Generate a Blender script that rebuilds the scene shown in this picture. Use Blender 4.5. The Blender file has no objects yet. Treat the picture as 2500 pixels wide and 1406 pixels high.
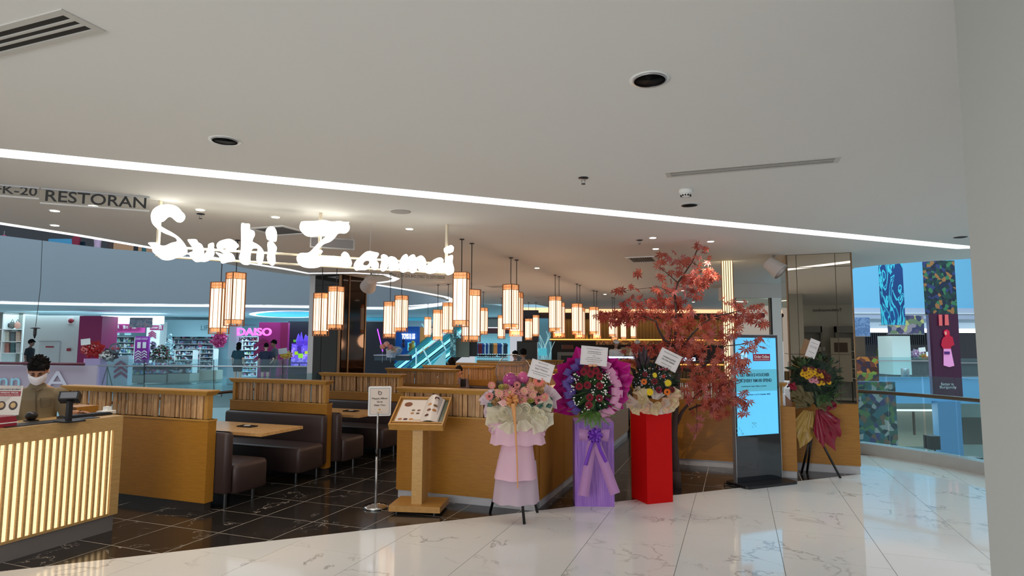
import bpy, bmesh, math, random
from math import sin, cos, pi, radians, sqrt, atan2
from mathutils import Matrix, Vector
random.seed(7)
S = bpy.context.scene
COL = S.collection
# ------------------------------------------------------------------ camera, world, light, exposure
F, PITCH, ROLL, YAW, EYE = 1489.98, .0912318, .00412779, .352048, 1.75
cam_d = bpy.data.cameras.new('camera'); cam = bpy.data.objects.new('camera', cam_d); COL.objects.link(cam)
cam_d.sensor_width = 36; cam_d.lens = F / 2500 * 36; cam_d.clip_end = 300
cam.matrix_world = Matrix.Translation((0, 0, EYE)) @ Matrix.Rotation(YAW, 4, 'Z') @ Matrix.Rotation(pi/2 + PITCH, 4, 'X') @ Matrix.Rotation(ROLL, 4, 'Z')
S.camera = cam
S.view_settings.view_transform = 'Standard'; S.view_settings.look = 'None'
S.view_settings.exposure = 0.2; S.view_settings.gamma = 1.0
S.view_settings.use_curve_mapping = False
W = bpy.data.worlds.new('world'); S.world = W; W.use_nodes = True
W.node_tree.nodes['Background'].inputs[0].default_value = (.90, .93, 1, 1)
W.node_tree.nodes['Background'].inputs[1].default_value = .5
HC = 3.05

def area(name, loc, rot, sx, sy, power, col=(1, 1, 1)):
    l = bpy.data.lights.new(name, 'AREA'); l.shape = 'RECTANGLE'; l.size = sx; l.size_y = sy; l.energy = power; l.color = col
    o = bpy.data.objects.new(name, l); COL.objects.link(o); o.location = loc; o.rotation_euler = rot
    return o
# daylight coming down through the skylights of the two atria
area('skylight_left', (-17, 9, 11.5), (0, 0, .35), 14, 10, 1300, (.70, .88, 1))
area('skylight_right', (8, 22, 11.5), (0, 0, .35), 16, 16, 2800, (.45, .83, 1))
# added fill lamps, unseen, lifting the ceiling, floor and back wall
area('hall_front_fill', (-2.6, -4.6, 1.7), (radians(64), 0, radians(0)), 5.4, 2.4, 225, (.95, .98, 1))  # no window here; added to light ceiling and floor from behind
area('hall_down_fill', (-1.4, -1.4, 3.0), (0, 0, 0), 2.4, 1.5, 75, (.95, .98, 1))  # added fill over the near floor and the mirrored back wall
area('hall_down_fill_right', (3.9, 5.6, 3.0), (0, 0, 0), 2, 4, 60, (.95, .98, 1))  # added out of view, lifts the right ceiling by floor bounce
# far corridor lights
area('corridor_light_left', (-23, 21, 2.95), (0, 0, YAW), 16, 4, 430, (.62, .88, 1))
area('corridor_light_back', (-9, 30, 2.95), (0, 0, YAW), 12, 10, 420, (.55, .88, 1))
area('corridor_light_right', (10, 36, 2.95), (0, 0, YAW), 14, 5, 200, (.85, .95, 1))

# ------------------------------------------------------------------ pixel rays (used for measured positions)
def ray(x, y):
    cr, sr = cos(ROLL), sin(ROLL)
    u = (cr*(x-1250)+sr*(y-703))/F; v = (-sr*(x-1250)+cr*(y-703))/F
    c, s = cos(PITCH), sin(PITCH)
    X, Y, Z = u, c+s*v, s-c*v
    return Vector((X*cos(YAW)-Y*sin(YAW), X*sin(YAW)+Y*cos(YAW), Z))
O = Vector((0, 0, EYE))
def rz(x, y, h): r = ray(x, y); return O + r*((h-EYE)/r.z)
def rx(x, y, c): r = ray(x, y); return O + r*(c/r.x)
def ry(x, y, c): r = ray(x, y); return O + r*(c/r.y)
FW = Vector((-sin(YAW), cos(YAW), 0)); RT = Vector((cos(YAW), sin(YAW), 0)); UP = Vector((0, 0, 1))
def rd(x, y, d): r = ray(x, y); return O + r*(d/r.dot(FW))
def rp(x, y, p, n): r = ray(x, y); return O + r*((p-O).dot(n)/r.dot(n))

# ------------------------------------------------------------------ materials
MC = {}
def _new(name):
    m = bpy.data.materials.new(name); m.use_nodes = True
    return m, m.node_tree, m.node_tree.nodes['Principled BSDF']
def lin(c):
    return tuple(((v/255)/12.92 if v/255 <= .04045 else ((v/255+.055)/1.055)**2.4) for v in c)
def mat(name, c=(128, 128, 128), rough=.5, metal=0, emit=0, alpha=1, trans=0, noise=0, nscale=8, spec=None, ec=None, coat=0, sheen=0, sub=0):
    if name in MC: return MC[name]
    m, t, b = _new(name); c = lin(c)
    b.inputs['Base Color'].default_value = (*c, 1); b.inputs['Roughness'].default_value = rough; b.inputs['Metallic'].default_value = metal
    if spec is not None: b.inputs['Specular IOR Level'].default_value = spec
    if coat: b.inputs['Coat Weight'].default_value = coat
    if trans: b.inputs['Transmission Weight'].default_value = trans
    if alpha < 1: b.inputs['Alpha'].default_value = alpha
    if emit:
        b.inputs['Emission Color'].default_value = (*(lin(ec) if ec else c), 1); b.inputs['Emission Strength'].default_value = emit
    if noise:
        tc = t.nodes.new('ShaderNodeTexCoord'); n = t.nodes.new('ShaderNodeTexNoise'); n.inputs['Scale'].default_value = nscale
        t.links.new(tc.outputs['Object'], n.inputs['Vector'])
        mx = t.nodes.new('ShaderNodeMix'); mx.data_type = 'RGBA'
        mx.inputs[6].default_value = (*[v*(1-noise) for v in c], 1); mx.inputs[7].default_value = (*[min(1, v*(1+noise)) for v in c], 1)
        t.links.new(n.outputs['Fac'], mx.inputs[0]); t.links.new(mx.outputs[2], b.inputs['Base Color'])
    MC[name] = m; return m
def ramp(t, fac, stops):
    r = t.nodes.new('ShaderNodeValToRGB'); e = r.color_ramp.elements
    while len(e) < len(stops): e.new(.5)
    for el, (p, c) in zip(e, stops): el.position = p; el.color = (*lin(c), 1)
    t.links.new(fac, r.inputs[0]); return r.outputs[0]
def wood(name, c0, c1, rough=.45, scale=(1, 1, 14), rnd=0.0):
    """Straight grained wood. scale stretches object-space noise; rnd varies value per object."""
    if name in MC: return MC[name]
    m, t, b = _new(name)
    tc = t.nodes.new('ShaderNodeTexCoord'); mp = t.nodes.new('ShaderNodeMapping'); mp.inputs['Scale'].default_value = scale
    n = t.nodes.new('ShaderNodeTexNoise'); n.inputs['Scale'].default_value = 6; n.inputs['Detail'].default_value = 5; n.inputs['Roughness'].default_value = .65
    t.links.new(tc.outputs['Object'], mp.inputs[0]); t.links.new(mp.outputs[0], n.inputs['Vector'])
    col = ramp(t, n.outputs['Fac'], [(.3, c0), (.7, c1)])
    if rnd:
        oi = t.nodes.new('ShaderNodeObjectInfo'); mr = t.nodes.new('ShaderNodeMapRange')
        mr.inputs[3].default_value = 1-rnd; mr.inputs[4].default_value = 1+rnd*.5
        t.links.new(oi.outputs['Random'], mr.inputs[0])
        ad = t.nodes.new('ShaderNodeVectorMath'); ad.operation = 'ADD'
        t.links.new(mp.outputs[0], ad.inputs[0]); t.links.new(oi.outputs['Random'], ad.inputs[1]); t.links.new(ad.outputs[0], n.inputs['Vector'])
        vm = t.nodes.new('ShaderNodeVectorMath'); vm.operation = 'SCALE'
        t.links.new(col, vm.inputs[0]); t.links.new(mr.outputs[0], vm.inputs['Scale']); col = vm.outputs[0]
    t.links.new(col, b.inputs['Base Color']); b.inputs['Roughness'].default_value = rough
    bu = t.nodes.new('ShaderNodeBump'); bu.inputs['Strength'].default_value = .08; bu.inputs['Distance'].default_value = .002
    t.links.new(n.outputs['Fac'], bu.inputs['Height']); t.links.new(bu.outputs[0], b.inputs['Normal'])
    MC[name] = m; return m
def marble(name, base, vein, rough, vs, width, amount):
    m, t, b = _new(name)
    g = t.nodes.new('ShaderNodeNewGeometry'); oi = t.nodes.new('ShaderNodeObjectInfo')
    sc = t.nodes.new('ShaderNodeVectorMath'); sc.operation = 'SCALE'; sc.inputs[0].default_value = (37, 53, 11)
    t.links.new(oi.outputs['Random'], sc.inputs['Scale'])
    ad = t.nodes.new('ShaderNodeVectorMath'); ad.operation = 'ADD'
    t.links.new(g.outputs['Position'], ad.inputs[0]); t.links.new(sc.outputs[0], ad.inputs[1])
    def veins(scale, w, dist):
        n = t.nodes.new('ShaderNodeTexNoise'); n.inputs['Scale'].default_value = scale; n.inputs['Detail'].default_value = 7
        n.inputs['Roughness'].default_value = .55; n.inputs['Distortion'].default_value = dist
        t.links.new(ad.outputs[0], n.inputs['Vector'])
        s = t.nodes.new('ShaderNodeMath'); s.operation = 'SUBTRACT'; s.inputs[1].default_value = .5; t.links.new(n.outputs['Fac'], s.inputs[0])
        a = t.nodes.new('ShaderNodeMath'); a.operation = 'ABSOLUTE'; t.links.new(s.outputs[0], a.inputs[0])
        r = t.nodes.new('ShaderNodeMapRange'); r.inputs[1].default_value = 0; r.inputs[2].default_value = w; r.inputs[3].default_value = 1; r.inputs[4].default_value = 0
        t.links.new(a.outputs[0], r.inputs[0]); return r.outputs[0]
    v = veins(vs, width, .35)
    # a mask so that veins come and go
    n2 = t.nodes.new('ShaderNodeTexNoise'); n2.inputs['Scale'].default_value = vs*1.3; t.links.new(ad.outputs[0], n2.inputs['Vector'])
    r2 = t.nodes.new('ShaderNodeMapRange'); r2.inputs[1].default_value = .46; r2.inputs[2].default_value = .62; t.links.new(n2.outputs['Fac'], r2.inputs[0])
    mu = t.nodes.new('ShaderNodeMath'); mu.operation = 'MULTIPLY'; t.links.new(v, mu.inputs[0]); t.links.new(r2.outputs[0], mu.inputs[1])
    m2 = t.nodes.new('ShaderNodeMath'); m2.operation = 'MULTIPLY'; m2.inputs[1].default_value = amount; t.links.new(mu.outputs[0], m2.inputs[0])
    mx = t.nodes.new('ShaderNodeMix'); mx.data_type = 'RGBA'
    mx.inputs[6].default_value = (*lin(base), 1); mx.inputs[7].default_value = (*lin(vein), 1)
    t.links.new(m2.outputs[0], mx.inputs[0]); t.links.new(mx.outputs[2], b.inputs['Base Color'])
    b.inputs['Roughness'].default_value = rough
    MC[name] = m; return m
def glass(name, tint=(235, 245, 245), refl=.10, op=.04):
    """thin architectural glass: transparent with a clear reflection and a little tint"""
    if name in MC: return MC[name]
    m, t, b = _new(name); t.nodes.remove(b); out = t.nodes['Material Output']
    tr = t.nodes.new('ShaderNodeBsdfTransparent'); tr.inputs[0].default_value = (*lin(tint), 1)
    gl = t.nodes.new('ShaderNodeBsdfGlossy'); gl.inputs['Roughness'].default_value = .02; gl.inputs[0].default_value = (.9, .95, .95, 1)
    fr = t.nodes.new('ShaderNodeLayerWeight'); fr.inputs[0].default_value = refl
    mx = t.nodes.new('ShaderNodeMixShader'); t.links.new(fr.outputs['Fresnel'], mx.inputs[0]); t.links.new(tr.outputs[0], mx.inputs[1]); t.links.new(gl.outputs[0], mx.inputs[2])
    df = t.nodes.new('ShaderNodeBsdfDiffuse'); df.inputs[0].default_value = (.8, .9, .9, 1)
    m2 = t.nodes.new('ShaderNodeMixShader'); m2.inputs[0].default_value = op
    t.links.new(mx.outputs[0], m2.inputs[1]); t.links.new(df.outputs[0], m2.inputs[2]); t.links.new(m2.outputs[0], out.inputs[0])
    MC[name] = m; return m
def pattern(name, cols, scale=6, kind='voronoi', rough=.6, stretch=(1, 1, 1), emit=0):
    """printed fabric / mosaic / busy shelf print"""
    if name in MC: return MC[name]
    m, t, b = _new(name)
    tc = t.nodes.new('ShaderNodeTexCoord'); mp = t.nodes.new('ShaderNodeMapping'); mp.inputs['Scale'].default_value = stretch
    t.links.new(tc.outputs['Object'], mp.inputs[0])
    if kind == 'voronoi':
        n = t.nodes.new('ShaderNodeTexVoronoi'); n.inputs['Scale'].default_value = scale; t.links.new(mp.outputs[0], n.inputs['Vector'])
        sx = t.nodes.new('ShaderNodeSeparateColor'); t.links.new(n.outputs['Color'], sx.inputs[0]); fac = sx.outputs[0]
    else:
        n = t.nodes.new('ShaderNodeTexNoise'); n.inputs['Scale'].default_value = scale; n.inputs['Detail'].default_value = 3; n.inputs['Distortion'].default_value = 1.5
        t.links.new(mp.outputs[0], n.inputs['Vector']); fac = n.outputs['Fac']
    k = len(cols)
    if kind == 'voronoi': st = [(i/k, c) for i, c in enumerate(cols)]
    else: st = [(.36+.28*i/max(1, k-1), c) for i, c in enumerate(cols)]
    col = ramp(t, fac, st)
    if kind == 'voronoi':
        for nd in t.nodes:
            if nd.type == 'VALTORGB': nd.color_ramp.interpolation = 'CONSTANT'
    else:
        for nd in t.nodes:
            if nd.type == 'VALTORGB': nd.color_ramp.interpolation = 'CONSTANT'
    t.links.new(col, b.inputs['Base Color']); b.inputs['Roughness'].default_value = rough
    if emit: t.links.new(col, b.inputs['Emission Color']); b.inputs['Emission Strength'].default_value = emit
    MC[name] = m; return m

# ------------------------------------------------------------------ mesh building
RM = {}
class MB:
    def __init__(s, T=None): s.v = []; s.f = []; s.T = T
    def add(s, vs, fs):
        k = len(s.v)
        for p in vs:
            p = Vector(p); s.v.append(s.T @ p if s.T else p)
        s.f += [tuple(i+k for i in f) for f in fs]; return s
    def hexa(s, p):   # 0-3 bottom ring, 4-7 top ring
        return s.add(p, [(3, 2, 1, 0), (4, 5, 6, 7), (0, 1, 5, 4), (1, 2, 6, 5), (2, 3, 7, 6), (3, 0, 4, 7)])
    def box(s, x0, y0, z0, x1, y1, z1):
        x0, x1 = sorted((x0, x1)); y0, y1 = sorted((y0, y1)); z0, z1 = sorted((z0, z1))
        return s.hexa([(x0, y0, z0), (x1, y0, z0), (x1, y1, z0), (x0, y1, z0), (x0, y0, z1), (x1, y0, z1), (x1, y1, z1), (x0, y1, z1)])
    def obox(s, o, a, b, c):  # corner + three edge vectors
        o, a, b, c = map(Vector, (o, a, b, c))
        return s.hexa([o, o+a, o+a+b, o+b, o+c, o+a+c, o+a+b+c, o+b+c])
    def prism(s, poly, z0, z1):
        n = len(poly)
        return s.add([(x, y, z0) for x, y in poly]+[(x, y, z1) for x, y in poly],
                     [tuple(range(n-1, -1, -1)), tuple(range(n, 2*n))]+[(i, (i+1) % n, (i+1) % n+n, i+n) for i in range(n)])
    def tube(s, pts, r, n=8, cap=True):
        pts = [Vector(p) for p in pts]; m = len(pts); rr = r if isinstance(r, (list, tuple)) else [r]*m
        rings = []; prev = None
        for i, p in enumerate(pts):
            d = (pts[min(i+1, m-1)]-pts[max(i-1, 0)]).normalized()
            if prev is None:
                a = d.cross(Vector((0, 0, 1)) if abs(d.z) < .9 else Vector((1, 0, 0))).normalized()
            else:
                a = (prev - d*prev.dot(d)).normalized()
            prev = a; b = d.cross(a)
            rings.append([p+(a*cos(2*pi*k/n)+b*sin(2*pi*k/n))*rr[i] for k in range(n)])
        vs = [v for r_ in rings for v in r_]; fs = []
        for i in range(m-1):
            for k in range(n): fs.append((i*n+k, i*n+(k+1) % n, (i+1)*n+(k+1) % n, (i+1)*n+k))
        if cap: fs += [tuple(range(n-1, -1, -1)), tuple(range((m-1)*n, m*n))]
        return s.add(vs, fs)
    def lathe(s, prof, c=(0, 0, 0), n=24, squash=1, cap=True):
        c = Vector(c); vs = []; fs = []; m = len(prof)
        for r, z in prof:
            for k in range(n): vs.append(c+Vector((r*cos(2*pi*k/n), r*squash*sin(2*pi*k/n), z)))
        for i in range(m-1):
            for k in range(n): fs.append((i*n+k, i*n+(k+1) % n, (i+1)*n+(k+1) % n, (i+1)*n+k))
        if cap and prof[0][0] > 1e-6: fs.append(tuple(range(n-1, -1, -1)))
        if cap and prof[-1][0] > 1e-6: fs.append(tuple(range((m-1)*n, m*n)))
        return s.add(vs, fs)
    def ball(s, c, r, nu=16, nv=10):
        r = r if isinstance(r, (tuple, list, Vector)) else (r, r, r); c = Vector(c)
        vs = []; fs = []
        for j in range(nv+1):
            th = pi*j/nv
            for i in range(nu): vs.append(c+Vector((r[0]*sin(th)*cos(2*pi*i/nu), r[1]*sin(th)*sin(2*pi*i/nu), r[2]*cos(th))))
        for j in range(nv):
            for i in range(nu): fs.append((j*nu+i, (j+1)*nu+i, (j+1)*nu+(i+1) % nu, j*nu+(i+1) % nu))
        return s.add(vs, fs)
    def grid(s, fn, nu, nv):
        vs = [fn(i/nu, j/nv) for j in range(nv+1) for i in range(nu+1)]
        return s.add(vs, [(j*(nu+1)+i, j*(nu+1)+i+1, (j+1)*(nu+1)+i+1, (j+1)*(nu+1)+i) for j in range(nv) for i in range(nu)])
    def build(s, name, m, parent=None, smooth=False, **kw):
        me = bpy.data.meshes.new(name)
        vs = s.v
        if parent is not None:
            R = RM[parent.name].inverted(); vs = [R @ v for v in s.v]
        me.from_pydata([tuple(v) for v in vs], [], s.f); me.validate(clean_customdata=False)
        bm = bmesh.new(); bm.from_mesh(me); bmesh.ops.remove_doubles(bm, verts=bm.verts, dist=1e-6); bmesh.ops.recalc_face_normals(bm, faces=bm.faces); bm.to_mesh(me); bm.free()
        if m: me.materials.append(m)
        if smooth: me.shade_smooth()
        return link(name, me, parent, **kw)
def link(name, me, parent=None, label=None, cat=None, group=None, kind=None):
    o = bpy.data.objects.new(name, me); COL.objects.link(o)
    if parent is not None: o.parent = parent; RM[o.name] = RM[parent.name]
    else: RM[o.name] = Matrix()
    tag(o, label, cat, group, kind); return o
def tag(o, label=None, cat=None, group=None, kind=None):
    if label: o['label'] = label
    if cat: o['category'] = cat
    if group: o['group'] = group
    if kind: o['kind'] = kind
    return o
def thing(name, label, cat, loc=(0, 0, 0), rz_=0, group=None, kind=None):
    o = bpy.data.objects.new(name, None); COL.objects.link(o); o.empty_display_size = .1
    o.location = loc; o.rotation_euler = (0, 0, rz_)
    RM[o.name] = Matrix.Translation(Vector(loc)) @ Matrix.Rotation(rz_, 4, 'Z')
    return tag(o, label, cat, group, kind)
def kids(o): return [c for c in COL.objects if c.parent == o]
def copy_tree(o, loc, rz_=None, label=None, group=None):
    c = o.copy(); COL.objects.link(c); c.location = loc
    if rz_ is not None: c.rotation_euler = (0, 0, rz_)
    RM[c.name] = Matrix.Translation(Vector(loc)) @ Matrix.Rotation(c.rotation_euler[2], 4, 'Z')
    if label: c['label'] = label
    if group: c['group'] = group
    for ch in o.children:
        d = ch.copy(); COL.objects.link(d); d.parent = c; RM[d.name] = RM[c.name]
        for g in ch.children:
            e = g.copy(); COL.objects.link(e); e.parent = d; RM[e.name] = RM[c.name]
    return c
def frame(o, right, up):
    r = Vector(right).normalized(); u = Vector(up); u = (u-r*u.dot(r)).normalized(); n = r.cross(u)
    m = Matrix((r, u, n)).transposed().to_4x4(); m.translation = Vector(o); return m
def text(name, s, fr, m, parent=None, width=None, height=None, depth=.002, align='c', bold=0, shear=0, **kw):
    cu = bpy.data.curves.new(name, 'FONT'); cu.body = s; cu.resolution_u = 4 if len(s) < 12 else 2; cu.offset = bold; cu.extrude = .001; cu.shear = shear
    o = bpy.data.objects.new('tmp', cu); COL.objects.link(o)
    dg = bpy.context.evaluated_depsgraph_get(); me = bpy.data.meshes.new_from_object(o.evaluated_get(dg)); bpy.data.objects.remove(o)
    xs = [v.co.x for v in me.vertices]; ys = [v.co.y for v in me.vertices]
    if not xs: return None
    w, h = max(xs)-min(xs), max(ys)-min(ys)
    sx = width/w if width else None; sy = height/h if height else None
    sx = sx or sy; sy = sy or sx
    cx = {'c': (max(xs)+min(xs))/2, 'l': min(xs), 'r': max(xs)}[align]; cy = (max(ys)+min(ys))/2
    R = (RM[parent.name].inverted() if parent is not None else Matrix()) @ fr
    for v in me.vertices:
        v.co = R @ Vector(((v.co.x-cx)*sx, (v.co.y-cy)*sy, v.co.z/.001*depth*.5))
    me.name = name; me.materials.clear(); me.materials.append(m)
    return link(name, me, parent, **kw)
def smooth_poly(pts, k=4):
    n = len(pts); out = []
    for i in range(n):
        p0, p1, p2, p3 = [Vector((*pts[(i+j) % n], 0)) for j in (-1, 0, 1, 2)]
        for q in range(k):
            t = q/k
            out.append(tuple((.5*((2*p1)+(-p0+p2)*t+(2*p0-5*p1+4*p2-p3)*t*t+(-p0+3*p1-3*p2+p3)*t**3))[:2]))
    return out
def inst(me, name, T, parent, **kw):
    o = link(name, me, parent, **kw); o.matrix_local = (RM[parent.name].inverted() if parent is not None else Matrix()) @ T
    return o
def sheet(fr, poly, name, m, parent, depth=.001, **kw):
    mb = MB(fr); mb.prism(poly, 0, depth); return mb.build(name, m, parent, **kw)
# ------------------------------------------------------------------ the setting: floors
def clip(poly, a, b, c):      # keep a*x+b*y+c >= 0
    out = []
    for i in range(len(poly)):
        p, q = poly[i], poly[(i+1) % len(poly)]
        dp, dq = a*p[0]+b*p[1]+c, a*q[0]+b*q[1]+c
        if dp >= 0: out.append(p)
        if (dp >= 0) != (dq >= 0):
            t = dp/(dp-dq); out.append((p[0]+(q[0]-p[0])*t, p[1]+(q[1]-p[1])*t))
    return out
BL = .937                                     # boundary line  y = 3.203 + BL*(x+5.34)
def bd(x): return 3.203+BL*(x+5.34)
white_mat = marble('white_marble_tile', (232, 229, 224), (150, 143, 136), .06, 1.25, .012, .7)
dark_mat = marble('dark_marble_tile', (38, 35, 33), (186, 176, 166), .14, 1.9, .006, .85)
grout_w = mat('dark_grout', (96, 92, 86), .8); grout_d = mat('light_grout', (196, 186, 172), .8)
mb = MB(); mb.box(-12, -4, -.3, 5.5, 10.2, -.004); mb.box(1.54, 9.6, -.3, 3.6, 11.4, -.004)
floor_w = mb.build('floor', grout_w, kind='structure')
mb = MB(); mb.prism([(-7.5, -2), (-7.5, bd(-5.34)-.0), (-7.5, 27), (1.54, 27), (1.54, bd(1.54)), (-5.34, bd(-5.34)), (-7.5, bd(-7.5))][1:], -.28, -.0006)
floor_d = mb.build('floor', grout_d, kind='structure')
def tiles(parent, m, cells, cl, lim, g=.0032):
    cells.sort(key=lambda c: (c[0]+c[2])**2/4+(c[1]+c[3])**2/4)
    rest = MB(); k = 0
    for x0, y0, x1, y1 in cells:
        p = [(x0+g, y0+g), (x1-g, y0+g), (x1-g, y1-g), (x0+g, y1-g)]
        for c in cl: p = clip(p, *c) if p else p
        if len(p) < 3: continue
        cx = sum(q[0] for q in p)/len(p); cy = sum(q[1] for q in p)/len(p)
        fwd = cy*cos(YAW)-cx*sin(YAW); rt = cx*cos(YAW)+cy*sin(YAW)
        if fwd < .9 or abs(rt) > fwd*.95+.8: continue
        if k < lim: MB().prism(p, -.012, 0).build('tile', m, parent); k += 1
        else: rest.prism(p, -.012, 0)
    if rest.v: rest.build('tile_rows', m, parent, kind='stuff')
dc = [(-5.7215+.588*i, 3.935+.6006*j, -5.7215+.588*(i+1), 3.935+.6006*(j+1)) for i in range(-4, 13) for j in range(-4, 38)]
tiles(floor_d, dark_mat, dc, [(-BL, 1, -(3.203+BL*5.34)), (-1, 0, 1.54), (1, 0, 7.48)], 290)
wc = [(-2.9016+.8009*k, 4.896+.7997*(n+(.5 if k % 2 else 0)), -2.9016+.8009*(k+1), 4.896+.7997*(n+1+(.5 if k % 2 else 0))) for k in range(-9, 9) for n in range(-8, 9)]
wa_ = [c for c in wc if c[0] < 1.6]; 
tiles(floor_w, white_mat, wc, [(BL, -1, 3.203+BL*5.34)], 300) if False else None
def white_cells():
    # split every cell into the part in front of the storefront line and the part right of the booth wall
    out = []
    for c in wc:
        x0, y0, x1, y1 = c; p = [(x0+.0022, y0+.0022), (x1-.0022, y0+.0022), (x1-.0022, y1-.0022), (x0+.0022, y1-.0022)]
        q = clip(p, BL, -1, 3.203+BL*5.34)
        if x1 > 1.545: q2 = clip(p, 1, 0, -1.545)
        else: q2 = []
        if x0 >= 1.545: q = q2
        elif q2 and y1 > 9.6: 
            if len(q) >= 3: q = clip(q, -1, 0, 1.545); out.append(q)
            q = q2
        if len(q) >= 3: out.append(clip(q, 0, -1, 11.3) if y1 > 11.3 else q)
    return [q for q in out if len(q) >= 3]
for q in sorted(white_cells(), key=lambda q: q[0][0]**2+q[0][1]**2):
    cx = sum(a[0] for a in q)/len(q); cy = sum(a[1] for a in q)/len(q)
    fwd = cy*cos(YAW)-cx*sin(YAW); rt = cx*cos(YAW)+cy*sin(YAW)
    if fwd < .5 or abs(rt) > fwd*.95+1 or cx > 4.6: continue
    MB().prism(q, -.012, 0).build('tile', white_mat, floor_w)

# ------------------------------------------------------------------ ceiling with LED strips
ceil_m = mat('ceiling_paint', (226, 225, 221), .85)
VE = [(-7.62, -4), (-7.62, 6.2), (-7.75, 7.2), (-8.05, 8.4), (-8.0, 9.3), (-7.7, 10.6), (-7.45, 11.8), (-7.6, 13.6), (-8.0, 15.6), (-8.35, 17.2), (-8.2, 17.9), (-7.6, 18.6)]
outer = VE+[(-6.2, 19.2), (-6.2, 27.5), (1.9, 27.5), (1.9, 11.6), (2.2, 11.33), (2.7, 11.08), (3.4, 10.86), (6, 10.4), (6, -4)]
mb = MB(); mb.prism(outer, HC, HC+.35); mb.build('ceiling', ceil_m, kind='structure')
led = mat('led_strip', (255, 255, 255), .5, emit=1.6, ec=(244, 247, 255))
def strip(pts, w, label):
    mb = MB(); pts = [Vector((*p, 0)) for p in pts]; L = []; R_ = []
    for i, p in enumerate(pts):
        d = (pts[min(i+1, len(pts)-1)]-pts[max(i-1, 0)]).normalized(); n = Vector((-d.y, d.x, 0))
        L.append(p+n*w/2); R_.append(p-n*w/2)
    vs = [(*v[:2], HC-.004) for v in L+R_]+[(*v[:2], HC+.01) for v in L+R_]; k = len(pts)
    fs = []
    for i in range(k-1):
        fs += [(i, i+1, k+i+1, k+i), (2*k+i, 2*k+i+1, 3*k+i+1, 3*k+i), (i, 2*k+i, 2*k+i+1, i+1), (k+i, 3*k+i, 3*k+i+1, k+i+1)]
    fs += [(0, k, 3*k, 2*k), (k-1, 2*k-1, 4*k-1, 3*k-1)]
    mb.add(vs, fs); return mb.build('ceiling_light_strip', led, label=label, cat='light')
def zz(*pts): return [tuple(rz(x, y, HC)[:2]) for x, y in pts]
s0 = Vector(zz((1000, 471))[0]); s1 = Vector(zz((2355, 604))[0]); d = (s1-s0).normalized()
strip([s0-d*7, s0, s0+(s1-s0)*.5, s1, s1+Vector((.35, .02)), s1+Vector((1.2, -.05))], .215, 'long white light strip crossing the ceiling over the shop front')
edge = zz((0, 545), (190, 574), (380, 606.5), (700, 657), (752, 667))
strip([(edge[0][0]+.0, -1)]+edge+zz((863, 666), (940, 670), (968, 680), (955, 686), (921, 690.5)), .13, 'white light strip along the atrium edge behind the big sign')
strip(zz((919, 695), (1000, 708), (1090, 725), (1104, 732), (1098, 738), (1070, 741.5), (1000, 747)), .16, 'pointed loop of white ceiling light right of the dark mirrored pillar')

# round fittings
white_p = mat('white_plastic', (235, 235, 232), .4); blk = mat('black_metal', (16, 16, 17), .35); dk = mat('dark_recess', (14, 14, 14), .6)
chrome = mat('chrome', (210, 210, 210), .12, metal=1); alu = mat('brushed_aluminium', (178, 178, 180), .35, metal=.8)
def black_downlight(px, py, r, label):
    c = rz(px, py, HC); t = thing('recessed_downlight', label, 'ceiling light', c)
    MB().lathe([(r*.9, -.001), (r*1.12, -.003), (r*1.12, .0), (r*.9, .002)], c, 32, cap=False).build('trim_ring', white_p, t, True)
    mb = MB(); mb.lathe([(r*.9, -.0045), (r*.8, -.003), (r*.1, -.0025)], c, 32); mb.build('black_reflector', mat('soft_black', (9, 9, 9), .6, spec=.1), t, True)
    MB().lathe([(r*.86, -.008), (r*.93, -.008), (r*.93, -.002), (r*.86, -.002)], c, 32, cap=False).build('inner_ring', alu, t, True)
black_downlight(1586, 194, .088, 'large unlit black recessed downlight, nearest the camera on the right')
black_downlight(549, 343, .088, 'unlit black recessed downlight on the left above the long strip')
black_downlight(1683, 500, .08, 'unlit black recessed downlight just under the smoke detector')
black_downlight(2345, 578, .08, 'unlit black recessed downlight beside the white pillar edge')
bulb = mat('downlight_lens', (255, 250, 240), .4, emit=9, ec=(255, 238, 214))
DL = [(134, 514), (228, 502), (134, 549.5), (489, 511.5), (673, 529.5), (1000, 558.5), (1594, 580), (1601, 607), (1735, 589), (1994, 625.5), (1311, 654), (1477, 718), (1667, 709), (1693, 737)]
where = ['left one of the pair under the unit number sign', 'touching the restoran sign in view', 'below the left pair near the atrium edge', 'above the big letter u near a sprinkler', 'between the two words of the big sign', 'above the small letters of the big sign', 'left above the red maple', 'lower one left above the red maple', 'right above the red maple', 'in front of the mirror pillar', 'above the lantern row mid restaurant', 'left of the maple crown deep in the restaurant', 'behind the maple crown, upper', 'behind the maple crown, farthest back']
for (x, y), w in zip(DL, where):
    c = rz(x, y, HC); t = thing('lit_downlight', 'small lit round ceiling spotlight '+w, 'ceiling light', c, group='small lit downlights of the restaurant')
    MB().lathe([(.04, -.004), (.055, -.004), (.055, .0), (.04, 0)], c, 20, cap=False).build('trim_ring', white_p, t, True)
    MB().lathe([(.04, -.006), (.001, -.006)], c, 20).build('lens', bulb, t, True)
    l = bpy.data.lights.new('downlight_beam', 'SPOT'); l.energy = 26; l.spot_size = radians(95); l.spot_blend = .6; l.color = (1, .86, .68); l.shadow_soft_size = .04
    lo = bpy.data.objects.new('downlight_beam', l); COL.objects.link(lo); lo.location = c-Vector((0, 0, .05))
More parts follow.
